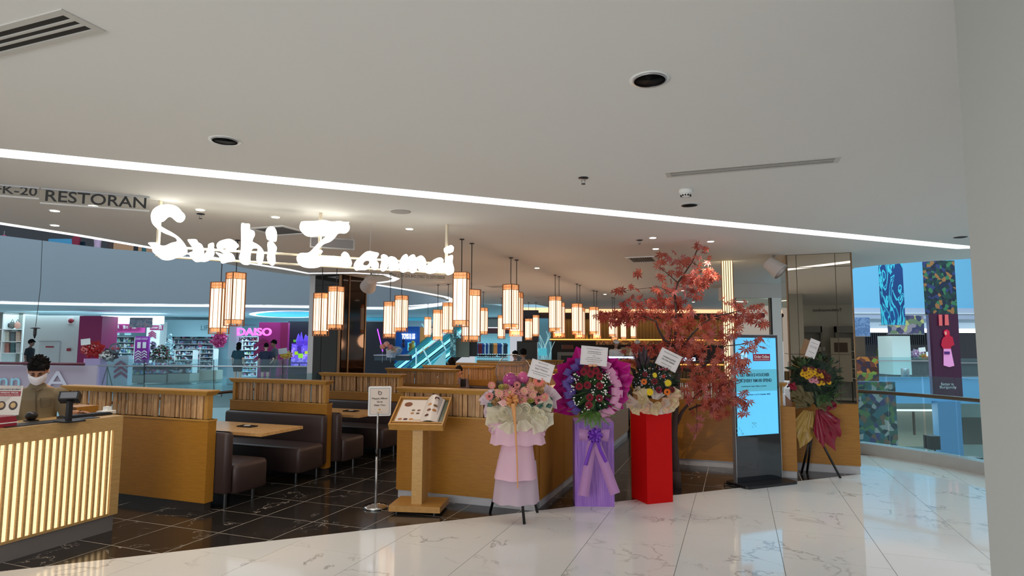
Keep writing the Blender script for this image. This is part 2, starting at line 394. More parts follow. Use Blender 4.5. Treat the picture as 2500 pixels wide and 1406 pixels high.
def sprinkler(px, py, label):
    c = rz(px, py, HC); t = thing('sprinkler', label, 'sprinkler', c, group='ceiling sprinklers')
    MB().lathe([(.04, 0), (.038, -.006), (.014, -.008)], c, 20).build('escutcheon', blk, t, True)
    mb = MB(); mb.lathe([(.009, -.008), (.009, -.02), (.005, -.022)], c, 12); mb.tube([c+Vector((.012, 0, -.02)), c+Vector((.014, 0, -.035)), c+Vector((0, 0, -.048))], .003, 6)
    mb.tube([c+Vector((-.012, 0, -.02)), c+Vector((-.014, 0, -.035)), c+Vector((0, 0, -.048))], .003, 6); mb.build('yoke', alu, t, True)
    MB().lathe([(.017, -.048), (.017, -.052), (.004, -.05)], c, 16).build('deflector', blk, t, True)
sprinkler(1424, 434, 'dark sprinkler head above the long strip in mid ceiling')
sprinkler(490, 522, 'dark sprinkler head between the S and the downlight'); sprinkler(1561, 586, 'dark sprinkler head left above the red maple')
sprinkler(1277, 722, 'tiny sprinkler head deep in the restaurant over the lanterns')
c = rz(1674, 463, HC); t = thing('smoke_detector', 'white round smoke detector above the black downlight', 'smoke detector', c)
MB().lathe([(.058, 0), (.058, -.015), (.05, -.03), (.0455, -.034)], c, 28).build('base_ring', white_p, t, True)
MB().lathe([(.046, -.034), (.044, -.05), (.03, -.06), (.001, -.06)], c, 28).build('dome', white_p, t, True)
for k in range(12):
    a = k*pi/6; T = Matrix.Translation(c) @ Matrix.Rotation(a, 4, 'Z'); MB(T).box(.034, -.006, -.058, .045, .006, -.045).build('vent_slot', dk, t)
c = rz(978, 516, HC); t = thing('ceiling_speaker', 'flat round white ceiling speaker between long strip and big sign', 'speaker', c)
MB().lathe([(.10, 0), (.10, -.006), (.09, -.008), (.001, -.009)], c, 32).build('grille', mat('speaker_grille', (170, 165, 160), .7), t, True)
MB().lathe([(.1, -.001), (.108, -.004), (.108, 0)], c, 32, cap=False).build('rim', white_p, t, True)
# linear slot vents
def slot_vent(x0, y0, x1, y1, label, slots=3):
    t = thing('air_vent', label, 'air vent', ((x0+x1)/2, (y0+y1)/2, HC)); b = .028*(y1-y0)/.15
    mb = MB(); b = (y1-y0)*.17
    mb.box(x0, y0, HC-.006, x1, y0+b, HC); mb.box(x0, y1-b, HC-.006, x1, y1, HC); mb.box(x0, y0+b, HC-.006, x0+.035, y1-b, HC); mb.box(x1-.035, y0+b, HC-.006, x1, y1-b, HC)
    mb.build('frame', mat('vent_frame', (196, 193, 186), .5), t)
    MB().box(x0+.035, y0+b, HC-.001, x1-.035, y1-b, HC+.0).build('dark_backing', dk, t)
    p = (y1-y0-2*b)/slots
    for i in range(1, slots):
        MB().box(x0+.035, y0+b+p*i-p*.16, HC-.006, x1-.035, y0+b+p*i+p*.16, HC-.001).build('slat', MC['vent_frame'], t)
slot_vent(-4.2, 1.53, -2.445, 1.71, 'large grey slot air vent in the top left corner')
slot_vent(-.475, 4.645, .715, 4.79, 'long thin slot air vent in the middle of the ceiling')
def cassette(x0, y0, x1, y1, label, lou=0):
    t = thing('air_diffuser', label, 'air diffuser', ((x0+x1)/2, (y0+y1)/2, HC))
    mb = MB(); b = .04
    for q in ((x0, y0, x1, y0+b), (x0, y1-b, x1, y1), (x0, y0+b, x0+b, y1-b), (x1-b, y0+b, x1, y1-b)): mb.box(q[0], q[1], HC-.012, q[2], q[3], HC)
    mb.build('frame', white_p, t)
    MB().box(x0+b, y0+b, HC-.003, x1-b, y1-b, HC).build('face', mat('diffuser_grey', (92, 92, 92), .6), t)
    if lou:
        for i in range(lou): 
            x = x0+b+(x1-x0-2*b)*(i+.5)/lou; MB().box(x-.006, y0+b, HC-.012, x+.006, y1-b, HC-.004).build('louvre', alu, t)
cassette(-5.2, 5.39, -4.69, 5.88, 'square grey air diffuser behind the letters h and i of the big sign')
cassette(-1.54, 9.1, -1.11, 9.7, 'louvred air vent left of the maple crown', 10)
for (x0, x1, y, w) in ((1192, 1270, 700, 'left of the pair over the lanterns'), (1305, 1345, 725, 'far one over the lantern row')):
    a = rz(x0, y, HC); b_ = rz(x1, y, HC); slot_vent(a.x, a.y-.2, b_.x, a.y+.25, 'thin dark ceiling slot '+w, 4)

# ------------------------------------------------------------------ white pillar at the right edge, wall behind the photographer
grey_wall = mat('wall_paint_white', (222, 220, 212), .75)
mb = MB(); mb.box(.66, -2.2, 0, 1.6, 2.16, HC); mb.build('wall_right', mat('pillar_paint', (172, 175, 172), .8), kind='structure')
mb = MB(); mb.box(.3, -3.1, 0, 5.4, -2.9, HC); w_back = mb.build('wall_back', grey_wall, kind='structure')
sg = mat('sign_black', (22, 22, 22), .5)
mirr_y = -2.89; VY = 22.09      # the mirror pillar shows this wall as if it stood at y = VY
a, b = ry(1985, 757, VY), ry(2056, 757, VY)
text('wall_lettering', 'Telekomunikasi', frame((a.x/2+b.x/2, mirr_y, a.z), (-1, 0, 0), UP), sg, None, width=b.x-a.x, label='black lettering reading Telekomunikasi on the wall behind the photographer', cat='lettering')
ng = mat('niche_grey', (150, 150, 146), .6)
for i, (p0, p1) in enumerate(((1953, 2012), (2036, 2100))):
    a, b = ry(p0, 797, VY), ry(p1, 990, VY); x0, x1, zt = a.x, b.x, a.z
    t = thing('display_niche', ['grey shop niche with white cartons mirrored in the right pillar, left one', 'grey shop niche with white cartons mirrored in the right pillar, right one'][i], 'display niche', ((x0+x1)/2, -2.9, 0))
    mb = MB(); mb.box(x0, -2.9, .1, x0+.04, -2.6, zt); mb.box(x1-.04, -2.9, .1, x1, -2.6, zt); mb.box(x0, -2.9, zt-.2, x1, -2.6, zt); mb.build('niche_frame', ng, t)
    MB().box(x0+.04, -2.9, .1, x1-.04, -2.88, zt-.2).build('back_panel', mat('niche_back', (176, 176, 172), .6), t)
    for z in (.7, 1.0, 1.3, 1.55):
        MB().box(x0+.04, -2.88, z, x1-.04, -2.62, z+.02).build('shelf', white_p, t)
        for q in range(2): MB().box(x0+.12+q*.4, -2.8, z+.02, x0+.3+q*.4, -2.7, z+.14).build('carton', white_p, t)
a, b = ry(2022, 825, VY), ry(2076, 930, VY)
t = thing('product_poster', 'pale poster with small pictures mirrored in the right pillar', 'poster', ((a.x+b.x)/2, -2.4, 0)); MB().box(a.x, -2.42, b.z, b.x, -2.4, a.z).build('sheet', mat('poster_beige', (206, 196, 180), .6), t); MB().box(a.x+.1, -2.4, a.z-.45, b.x-.1, -2.395, a.z-.15).build('picture', mat('poster_brown', (90, 66, 54), .5), t)
MB().box(a.x, -2.44, 0, a.x+.03, -2.42, b.z).build('stand', blk, t); MB().box(b.x-.03, -2.44, 0, b.x, -2.42, b.z).build('stand', blk, t)
# ------------------------------------------------------------------ booths: partitions, benches, tables
w_panel = wood('ochre_wood_veneer', (148, 97, 24), (168, 114, 34), .42, (1, 8, 12))
w_rail = wood('rail_wood', (166, 118, 50), (184, 136, 64), .42, (6, 6, 20))
w_slat = wood('slat_wood', (166, 122, 78), (206, 164, 116), .5, (8, 8, 1.2), rnd=.28)
w_table = wood('table_wood', (196, 146, 88), (222, 176, 118), .25, (14, 3, 3))
kick_m = mat('dark_kick', (52, 44, 40), .3); kick_w = mat('pale_marble_kick', (176, 174, 176), .25, noise=.12)
leather = mat('dark_brown_leather', (58, 42, 39), .5, noise=.1, nscale=3)
def rail_mb(mb, x0, x1, y0, y1, z0, z1, fl=.035):
    mb.hexa([(x0+fl, y0+.02, z0), (x1-fl, y0+.02, z0), (x1-fl, y1-.02, z0), (x0+fl, y1-.02, z0), (x0, y0, z1-.012), (x1, y0, z1-.012), (x1, y1, z1-.012), (x0, y1, z1-.012)])
    mb.box(x0, y0, z1-.012, x1, y1, z1)
def rand_slats(x0, x1, rng):
    out = []; x = x0
    while x < x1-.008:
        w = rng.choice((.012, .02, .032, .034, .05, .052, .03)); g = rng.choice((.004, .006, .010, .013))
        w = min(w, x1-x); out.append((x, x+w)); x += w+g
    return out
def partition(name, label, x0, x1, y, seed, parts=True, ztop=1.243, zp=.94, kick=kick_m, post=True, group='slatted booth partitions', oneside=False):
    """solid wood panel below, open slats above, flared rail on top; runs along X, front face at y"""
    rng = random.Random(seed); t = thing(name, label, 'partition', ((x0+x1)/2, y, 0), group=group)
    pan_ = MB().box(x0, y, .085, x1, y+.11, zp).build('panel', w_panel, t)
    MB().box(x0+.02, y+.012, 0, x1-.012, y+.095, .085).build('kickboard', kick, t)
    mb = MB(); mb.box(x0-.008, y-.006, zp-.018, x1+.006, y+.116, zp); mb.build('cap_trim', w_rail, pan_)
    mb = MB(); rail_mb(mb, x0-.01, x1+.0, y-.03, y+.14, ztop-.055, ztop); mb.build('top_rail', w_rail, t)
    for px_ in (x0+.02, x1-.085): MB().box(px_, y+.02, zp, px_+.045, y+.09, ztop-.055).build('post', w_rail, t)
    sl = rand_slats(x0+.075, x1-.095, rng)
    if parts:
        for a, b in sl:
            d = rng.choice((0, .018, .03)); MB().box(a, y+.025+d, zp, b, y+.05+d, ztop-.055).build('slat', w_slat, t)
    else:
        mb = MB()
        for a, b in sl: d = rng.choice((0, .018, .03)); mb.box(a, y+.025+d, zp, b, y+.05+d, ztop-.055)
        mb.build('slats', wood('slat_wood_far', (160, 112, 70), (196, 150, 100), .5, (60, 8, 1)), t, kind='stuff')
    return t
def cush(mb, x0, y0, z0, x1, y1, z1, r=.04):
    """box with softened edges"""
    xs = [x0, x0+r*.3, x0+r, x1-r, x1-r*.3, x1]
    def ring(z, ins): return [(x0+ins, y0+ins), (x1-ins, y0+ins), (x1-ins, y1-ins), (x0+ins, y1-ins)]
    def rr(ins):
        a, b, c, d = x0+ins, y0+ins, x1-ins, y1-ins; q = r; out = []
        for cx, cy, s in ((c-q, d-q, 0), (a+q, d-q, 1), (a+q, b+q, 2), (c-q, b+q, 3)):
            for k in range(4): an = (s+k/3)*pi/2; out.append((cx+q*cos(an), cy+q*sin(an)))
        return out
    lv = [(z0, r*.3), (z0+r*.3, 0), (z1-r, 0), (z1-r*.35, r*.15), (z1-r*.08, r*.5), (z1, r)]
    vs = []; fs = []
    for z, i in lv: vs += [(x, y, z) for x, y in rr(i)]
    n = 16
    for j in range(len(lv)-1):
        for k in range(n): fs.append((j*n+k, j*n+(k+1) % n, (j+1)*n+(k+1) % n, (j+1)*n+k))
    fs += [tuple(range(n-1, -1, -1)), tuple(range((len(lv)-1)*n, len(lv)*n))]
    mb.add(vs, fs)
def bench(label, x0, x1, y, d, parts=True):
    """bench along X with its back at y; d=+1 seat towards +Y, -1 towards -Y"""
    t = thing('bench', label, 'bench', ((x0+x1)/2, y, 0), group='dark upholstered booth benches')
    mb = MB(); cush(mb, x0, min(y, y+d*.11), .16, x1-.03, max(y, y+d*.11), .80); mb.build('backrest', leather, t, True)
    mb = MB(); cush(mb, x0, min(y+d*.11, y+d*.60), .14, x1, max(y+d*.11, y+d*.60), .45, .05); mb.build('seat', leather, t, True)
    for x in (x0+.1, x1-.12):
        for q in (.1, .5): MB().tube([(x, y+d*q, 0), (x, y+d*q, .15)], .018, 8).build('leg', blk, t)
    return t
def booth_table(label, x0, x1, yc, z=.715, w=.72):
    t = thing('booth_table', label, 'table', ((x0+x1)/2, yc, 0), group='wooden booth tables')
    MB().box(x0, yc-w/2, z-.035, x1, yc+w/2, z).build('tabletop', w_table, t)
    MB().tube([((x0+x1)/2, yc, .02), ((x0+x1)/2, yc, z-.035)], .032, 12).build('column', blk, t, True)
    MB().lathe([(.24, 0), (.24, .012), (.05, .025)], ((x0+x1)/2, yc, 0), 24).build('foot_plate', blk, t)
    return t
def tray(x, y, z, label):
    t = thing('bill_tray', label, 'tray', (x, y, z), group='black trays on the booth tables')
    mb = MB(); mb.box(x-.11, y-.06, z, x+.11, y+.06, z+.006)
    for q in ((x-.11, y-.06, x+.11, y-.054), (x-.11, y+.054, x+.11, y+.06), (x-.11, y-.06, x-.104, y+.06), (x+.104, y-.06, x+.11, y+.06)): mb.box(q[0], q[1], z+.006, q[2], q[3], z+.014)
    mb.build('dish', blk, t)
    MB(Matrix.Translation((x, y, z+.012)) @ Matrix.Rotation(.3, 4, 'Z')).box(-.035, -.025, 0, .03, .025, .006).build('paper_slip', white_p, t)
names = ['nearest one, beside the lit counter', 'second from the lit counter', 'third from the lit counter', 'fourth from the lit counter', 'fifth from the lit counter', 'sixth from the lit counter', 'seventh from the lit counter', 'farthest one left of the aisle']
ys = [5.015, 6.945, 8.875, 11.0, 12.95, 14.9, 16.85, 18.8]
for i, y in enumerate(ys):
    x0 = (-7.48, -6.86, -6.80, -6.80, -7.0, -7.3, -7.3, -6.6)[i]
    partition('booth_partition', 'ochre wood booth partition with open slats, '+names[i], x0, (-5.235, -5.19, -5.17, -5.17, -5.17, -5.17, -5.17, -5.17)[i], y, i+3, parts=i < 4)
for i, y in enumerate(ys[:6]):
    xx = -6.84
    bench('dark bench on the far side of the left partition '+names[i], xx, -5.06, y+.12, 1)
    if i: bench('dark bench before the left partition '+names[i], xx, -5.12, y-.01, -1)
for i in range(5):
    yc = (ys[i]+.11+ys[i+1])/2
    booth_table(['wooden booth table nearest the camera left of the aisle', 'second wooden booth table left of the aisle', 'third wooden booth table left of the aisle', 'fourth wooden booth table left of the aisle', 'fifth wooden booth table left of the aisle'][i], -6.75, -5.13, yc)
    if i < 3: tray([-5.72, -5.55, -5.6][i], yc+.05, .715, ['black tray with white slip on the nearest booth table', 'black tray with white slip on the second booth table', 'black tray with white slip on the third booth table'][i])

# island on the right of the aisle
iy = [6.275, 8.15, 9.9, 12.05, 13.9, 15.8, 17.8, 19.7]
for i, y in enumerate(iy):
    nm = ['front one behind the menu stand', 'second, behind the balloon', 'third, behind the seated woman', 'fourth', 'fifth', 'sixth', 'seventh', 'farthest'][i]
    if i == 1: continue
    partition('booth_partition', 'ochre wood slatted partition of the right hand booth row, '+nm, -3.71, -2.13+.10, y, 40+i, parts=i in (0, 2), kick=kick_w if i == 0 else kick_m, group='slatted partitions of the right hand row')
    if i < 6:
        if i: bench('dark bench in front of the right row partition, '+nm, -3.55, -2.2, y-.01, -1)
        bench('dark bench behind the right row partition, '+nm, -3.55, -2.2, y+.12, 1)
for i, yc in enumerate((7.2, 9.0, 11.1, 13.1, 14.95)):
    booth_table(['wooden table of the right booth row just behind the front partition', 'second wooden table of the right booth row', 'third wooden table of the right booth row', 'fourth wooden table of the right booth row', 'fifth wooden table of the right booth row'][i], -3.55, -2.25, yc)
def side_wall(name, label, x, y0, y1, zp=.94, slats=True, parts=True, seed=5, kick=kick_w, ztop=1.243, th=.11):
    """like a partition, but along Y; face towards +X at x"""
    rng = random.Random(seed); t = thing(name, label, 'partition', (x, (y0+y1)/2, 0), group='side walls of the booths')
    MB().box(x-th, y0, .085, x, y1, zp).build('panel', w_panel, t); MB().box(x-th+.012, y0+.01, 0, x-.012, y1-.01, .085).build('kickboard', kick, t)
    if slats:
        mb = MB(Matrix.Translation((x, 0, 0)) @ Matrix.Rotation(pi/2, 4, 'Z')); rail_mb(mb, y0-.01, y1+.01, -.03, .14, ztop-.055, ztop); mb.build('top_rail', w_rail, t)
        mb = MB()
        for a, b in rand_slats(y0+.05, y1-.05, rng):
            d = rng.choice((0, .015, .03))
            if parts: MB().box(x-.055-d, a, zp, x-.03-d, b, ztop-.055).build('slat', w_slat, t)
            else: mb.box(x-.055-d, a, zp, x-.03-d, b, ztop-.055)
        if mb.v: mb.build('slats', MC['slat_wood_far'], t, kind='stuff')
        for y in (y0, y1-.045): MB().box(x-.08, y, zp, x-.03, y+.045, ztop-.055).build('post', w_rail, t)
    return t
side_wall('booth_side_wall', 'ochre wood side wall running back behind the pink and purple flower stands', -2.02, 6.39, 7.35, seed=9)
side_wall('booth_side_wall', 'ochre wood side wall behind the purple and red pedestals, farther part', -2.02, 7.36, 12.0, seed=10, parts=False)
# low wall behind the maple and the kiosk, and the block under the mirror pillar
t = thing('low_wall', 'low ochre wood wall behind the maple tree and the screen kiosk', 'partition', (0, 9.45, 0), group='low walls at the right of the shop front')
MB().box(-1.55, 9.42, .09, .22, 9.55, .94).build('panel', w_panel, t); MB().box(-1.53, 9.435, 0, .21, 9.54, .09).build('kickboard', kick_w, t)
mb = MB(); rail_mb(mb, -1.56, .23, 9.4, 9.57, 1.188, 1.243); mb.build('top_rail', w_rail, t)
rng = random.Random(4)
for a, b in rand_slats(-1.5, .18, rng): MB().box(a, 9.45, .94, b, 9.475, 1.19).build('slat', w_slat, t)
t = thing('low_wall', 'narrow ochre wood end wall with slatted screen just right of the screen kiosk', 'partition', (.63, 9.1, 0), group='low walls at the right of the shop front')
MB().box(.24, 9.02, .09, .705, 9.15, .93).build('panel', w_panel, t); MB().box(.25, 9.03, 0, .70, 9.14, .09).build('kickboard', kick_w, t)
mb = MB(); rail_mb(mb, .24, .62, 9.0, 9.17, 1.19, 1.243); mb.build('top_rail', w_rail, t)
for x in (.40, .47, .53): MB().box(x, 9.06, .93, x+.03, 9.1, 1.19).build('slat', w_rail, t)
t = thing('low_wall', 'ochre wood wall under the mirror pillar', 'partition', (1.15, 9.65, 0), group='low walls at the right of the shop front')
MB().box(.71, 9.6, .11, 1.54, 10.9, .945).build('panel', w_panel, t); MB().box(.72, 9.61, 0, 1.53, 10.9, .11).build('kickboard', kick_w, t)

# ------------------------------------------------------------------ mirror pillars
bronze = mat('bronze_mirror', (220, 204, 184), .0, metal=1); bronze_f = mat('bronze_trim', (128, 98, 66), .35, metal=.4)
dbronze = mat('dark_bronze_mirror', (64, 52, 44), .06, metal=1)
t = thing('mirror_pillar', 'tall bronze mirror clad pillar on the right with panel joints', 'pillar', (1.12, 9.7, .95))
xs = [.715, .90, 1.40, 1.535]; zs = [.955, 1.62, 2.86, HC-.002]
xs = [.715, rx(1945, 780, 99).x if False else .835, 1.335, 1.53]
MB().box(.71, 9.63, .946, 1.54, 10.75, HC-.002).build('core', mat('pillar_core', (90, 74, 56), .5), t)
for i in range(3):
    for j in range(3):
        MB().box(xs[i]+.004, 9.615, zs[j]+.004, xs[i+1]-.004, 9.63, zs[j+1]-.004).build('mirror_panel', bronze, t)
for j in range(3): MB().box(.698, 9.64, zs[j]+.004, .71, 10.74, zs[j+1]-.004).build('mirror_panel', bronze, t)
for x in (.70, 1.535): MB().box(x-.008, 9.605, .946, x+.010, 9.635, HC-.002).build('edge_trim', bronze_f, t)
t = thing('mirror_pillar', 'dark bronze mirror clad pillar in the left booths under the light loop', 'pillar', (-7.3, 9.95, 0))
MB().box(-7.72, 9.68, 0, -7.60, 10.5, HC-.002).build('white_edge', mat('pale_grey_paint', (196, 196, 196), .6), t)
MB().box(-7.60, 9.70, 0, -7.0, 10.5, HC-.002).build('core', mat('dark_core', (40, 32, 28), .5), t)
for i, (a, b) in enumerate(((-7.6, -7.42), (-7.42, -7.06))):
    for z0, z1 in ((.0, 1.05), (1.05, 2.0), (2.0, 2.86), (2.86, HC-.004)): MB().box(a+.006, 9.685, z0+.004, b-.004, 9.70, z1-.004).build('glass_panel', mat('smoked_glass', (58, 58, 56), .05, metal=.85), t)
for z0, z1 in ((0, .95), (.95, 2.86), (2.86, HC-.004)):
    for a, b in ((9.72, 9.92), (9.93, 10.48)): MB().box(-7.0, a, z0+.004, -6.985, b, z1-.004).build('mirror_panel', dbronze, t)
for x, y in ((-7.03, 9.69), (-7.0, 9.92), (-7.0, 10.48)): MB().box(x-.015, y-.015, 0, x+.03, y+.015, HC-.003).build('edge_trim', bronze_f, t)
# lit slatted column behind the maple
glow = mat('lit_panel_warm', (255, 236, 196), .5, emit=1.15, ec=(255, 236, 190))
t = thing('lit_column', 'slender warm lit column with wooden slats behind the maple', 'column light', (-.115, 10.0, 0))
MB().box(-.185, 10.0, 1.0, -.035, 10.14, HC-.002).build('light_panel', glow, t)
MB().box(-.2, 9.99, 0, -.02, 10.16, 1.0).build('base', w_rail, t)
for i in range(6): x = -.2+i*.033; MB().box(x, 9.985, 1.0, x+.012, 10.0, HC-.003).build('slat', w_rail, t)
# spotlight shaped loudspeakers
def wall_speaker(c, tilt, yaw, label, s=1):
    t = thing('wall_speaker', label, 'speaker', c)
    T = Matrix.Translation(c) @ Matrix.Rotation(yaw, 4, 'Z') @ Matrix.Rotation(tilt, 4, 'X')
    mb = MB(T); mb.lathe([(.05*s, .12*s), (.085*s, .10*s), (.092*s, .09*s), (.105*s, -.02*s), (.125*s, -.13*s), (.118*s, -.136*s)], (0, 0, 0), 36); mb.build('horn_body', mat('speaker_white', (206, 198, 194), .5), t)
    mb = MB(T); mb.lathe([(.118*s, -.136*s), (.001, -.15*s)], (0, 0, 0), 28); mb.build('grille', mat('speaker_grille_w', (190, 180, 176), .7), t, True)
    MB(Matrix.Translation(c)).tube([(0, 0, 0), (0, .02, .1*s), (0, .05, .16*s)], .012*s, 8).build('bracket', alu, t)
c = ry(1888, 650, 9.4); wall_speaker(c, radians(-48), radians(70), 'white horn loudspeaker beside the top of the right mirror pillar', 1.0)
MB().tube([c+Vector((.0, .05, .14)), c+Vector((.05, .3, .2))], .014, 8).build('arm', alu, [o for o in COL.objects if o.name.startswith('wall_speaker')][0])
c = rz(905, 690, 2.87); c = ry(903, 690, 9.35); wall_speaker(c, radians(62), radians(48), 'white horn loudspeaker on the dark mirror pillar under the small company text', 1.15)

# ------------------------------------------------------------------ lanterns
paper = mat('lantern_paper', (255, 236, 214), .7, emit=1)
def _paper():
    m = paper; t = m.node_tree; b = t.nodes['Principled BSDF']
    tc = t.nodes.new('ShaderNodeTexCoord'); n = t.nodes.new('ShaderNodeTexNoise'); n.inputs['Scale'].default_value = 90; n.inputs['Detail'].default_value = 4
    t.links.new(tc.outputs['Object'], n.inputs['Vector'])
    col = ramp(t, n.outputs['Fac'], [(.35, (252, 212, 172)), (.65, (255, 236, 214))])
    t.links.new(col, b.inputs['Emission Color']); b.inputs['Emission Strength'].default_value = 1.12
_paper()
lw = mat('lantern_wood', (150, 92, 44), .5, noise=.15)
def make_lantern(h=.675, w=.168):
    t = thing('pendant_lantern', 'x', 'lantern', (0, 0, 0), group='wood framed paper lanterns on black rods')
    a = w/2; mb = MB(); top = h; hb, ht = .075, .085
    for sx in (-1, 1):
        for sy in (-1, 1): mb.box(sx*a-.006, sy*a-.006, 0, sx*a+.006, sy*a+.006, h)
    for z in (.0, hb, h-ht, h-.006):
        for s in (-1, 1):
            mb.box(-a, s*a-.005, z, a, s*a+.005, z+.007); mb.box(s*a-.005, -a, z, s*a+.005, a, z+.007)
    frm = mb.build('frame', lw, t)
    mb = MB()
    for s in (-1, 1):
        for q in (-a*.42, a*.42): mb.box(q-.002, s*a-.003, hb, q+.002, s*a+.003, h-ht); mb.box(s*a-.003, q-.002, hb, s*a+.003, q+.002, h-ht)
    mb.build('mullions', lw, frm)
    MB().box(-a+.004, -a+.004, hb+.006, a-.004, a-.004, h-ht).build('paper_shade', paper, t)
    # fretwork: small cut-outs above and below
    mb = MB(); rng = random.Random(3)
    for z0, z1 in ((.007, hb), (h-ht+.007, h-.006)):
        for s in (-1, 1):
            for q in (-.30, -.12, .22):
                p = w*q
                mb.box(p-.0025, s*a-.003, z0, p+.0025, s*a+.003, z1); mb.box(s*a-.003, p-.0025, z0, s*a+.003, p+.0025, z1)
            if z0 > .1: mb.box(-a, s*a-.002, z0+.03, a, s*a+.002, z0+.04)
    mb.build('fretwork', mat('glowing_fret_wood', (214, 150, 92), .5, emit=.35, ec=(230, 150, 90)), frm, kind='stuff')  # lantern glow put into the fretwork wood as lighter colour and emission
    fp = mat('fret_paper', (240, 190, 140), .7, emit=.55, ec=(240, 176, 120)); MB().box(-a+.007, -a+.007, h-ht+.012, a-.007, a-.007, h-.008).build('upper_band', fp, t)
    MB().box(-a+.02, -a+.02, .03, a-.02, a-.02, hb).build('lower_band', fp, t)
    mb = MB(); mb.box(-a, -.006, h-.004, a, .006, h+.004); mb.box(-.006, -a, h-.004, .006, a, h+.004); mb.build('top_cross', lw, t)
    return t
LN = [  # rod px x, rod top y (None: hidden), world y for x row, top px, bottom px, rotation
    (539.8, 6.15, 686.4, 815.5), (576.8, 6.0, 665, 796), (785.8, 7.95, 717, 820.6), (821.4, 7.95, 700.5, 805), (952.6, 9.8, 736.8, 826), (980.5, 9.85, 724, 810.7),
    (1044.6, 18.0, 778.8, 823.5), (1069, 12.09, 751, 830.8), (1094, 12.076, 740.8, 813.9), (1126.8, 6.852, 664, 798), (1151, 7.186, 705, 835), (1180, 14.164, 752.7, 816.8),
    (1224.5, 16.097, 771, 828), (1247, 8.599, 695.4, 804), (1261, 8.84, 712.3, 821), (1290.5, 18.082, 778.8, 830.8), (1308.6, 18.148, 770, 822), (1355.4, 11.034, 725, 811),
    (1365, 11.307, 738, 824), (1408.7, 12.849, 742, 817.4), (1416, 13.139, 754.4, 826), (1450, 14.6, 750.8, 817), (1457, 14.8, 757, 827), (1495, 16.89, 757, 823), (1500, 17.1, 765, 830), (1522, 18.6, 765, 829), (1546, 20.4, 768, 827)]
words = ['lower one of the nearest left pair', 'higher one of the nearest left pair', 'lower one of the second left pair, before the dark pillar', 'higher one of the second left pair, before the dark pillar', 'lower one of the third left pair', 'higher one of the third left pair',
 'small far one before the blue wall', 'lower one of the fourth left pair, over the escalator', 'higher one of the fourth left pair, over the escalator', 'highest and nearest one of the middle row', 'lower neighbour of the nearest one in the middle row', 'far one right of the nearest middle pair',
 'far one left of the second middle pair', 'higher one of the second middle pair', 'lower one of the second middle pair', 'lower one of the far pair before the black column', 'higher one of the far pair before the black column', 'higher one of the third middle pair',
 'lower one of the third middle pair', 'higher one of the fourth middle pair', 'lower one of the fourth middle pair', 'higher one of the fifth middle pair', 'lower one of the fifth middle pair', 'higher one of the sixth pair beside the maple', 'lower one of the sixth pair beside the maple', 'seventh along, behind the maple twigs', 'last one of the row behind the maple']
proto = make_lantern(); ROT = [.17, -.3, -.14, -.05, .1, -.17, -.1, .2, -.2, .22, -.6, -.1, .1, -.33, .1, -.1, .1, -.4, -.1, -.3, -.1, -.2, .1, -.1, .1, .1, .0]
rod_m = blk
for i, (x, y, a, b) in enumerate(LN):
    pt, pb = ry(x, a, y), ry(x, b, y); h = pt.z-pb.z; z0 = round(pb.z, 3)
    lab = 'lit wooden paper lantern, '+words[i]
    o = proto if i == 0 else copy_tree(proto, (pt.x, y, z0), 0)
    if i == 0: o.location = (pt.x, y, z0); RM[o.name] = Matrix.Translation((pt.x, y, z0))
    o['label'] = lab; o.rotation_euler = (0, 0, ROT[i])
for i, (o, (x, y, a, b)) in enumerate(zip([k for k in COL.objects if k.name.startswith('pendant_lantern')], LN)):
    z1 = o.location.z+.675; me = bpy.data.meshes.new('rod'); bm_ = MB()
    bm_.tube([(0, 0, .675), (0, 0, HC-o.location.z)], .006, 8); bm_.lathe([(.03, HC-o.location.z-.012), (.03, HC-o.location.z)], (0, 0, 0), 12)
    r = bm_.build('rod', rod_m); r.parent = o
    if y < 15 and i not in (0, 1, 2, 3, 4, 5, 9, 10):
        l = bpy.data.lights.new('lantern_bulb', 'POINT'); l.energy = 8; l.color = (1, .66, .42); l.shadow_soft_size = .16
        lo = bpy.data.objects.new('lantern_bulb', l); COL.objects.link(lo); lo.location = (o.location.x, y, o.location.z-.17)

# ------------------------------------------------------------------ lit reception counter
cw_ = wood('counter_oak', (160, 124, 72), (184, 148, 94), .4, (3, 3, 16))
CT = 1.055; X0 = -5.50; Y1 = 4.262
t = thing('reception_counter', 'oak reception counter with warm backlit vertical slats', 'counter', (-5.75, 3, 0))
mb = MB(); mb.box(-6.0, .2, CT-.03, X0+.0, Y1, CT); mb.build('countertop', cw_, t)
mb = MB(); mb.box(X0-.05, .2, .93, X0-.0, Y1, CT-.03); mb.box(X0-.05, Y1-.085, .15, X0, Y1, .93); mb.box(X0-.05, .2, .145, X0-.012, Y1-.085, .165); mb.build('front_frame', cw_, t)
MB().box(-5.95, Y1-.03, .15, X0-.05, Y1, CT-.03).build('end_panel', cw_, t)
MB().box(-5.9, .2, 0, X0-.03, Y1-.02, .148).build('kickboard', mat('grey_kick', (108, 102, 98), .3), t)
MB().box(X0-.045, .2, .165, X0-.026, Y1-.085, .93).build('light_panel', mat('lit_panel_counter', (255, 236, 196), .5, emit=.98, ec=(255, 222, 168)), t)
y = Y1-.085-.045; k = 0
while y > .3:
    MB().box(X0-.0255, y, .165, X0-.006, y+.018, .93).build('slat', cw_, t); y -= .0455+.0115; k += 1
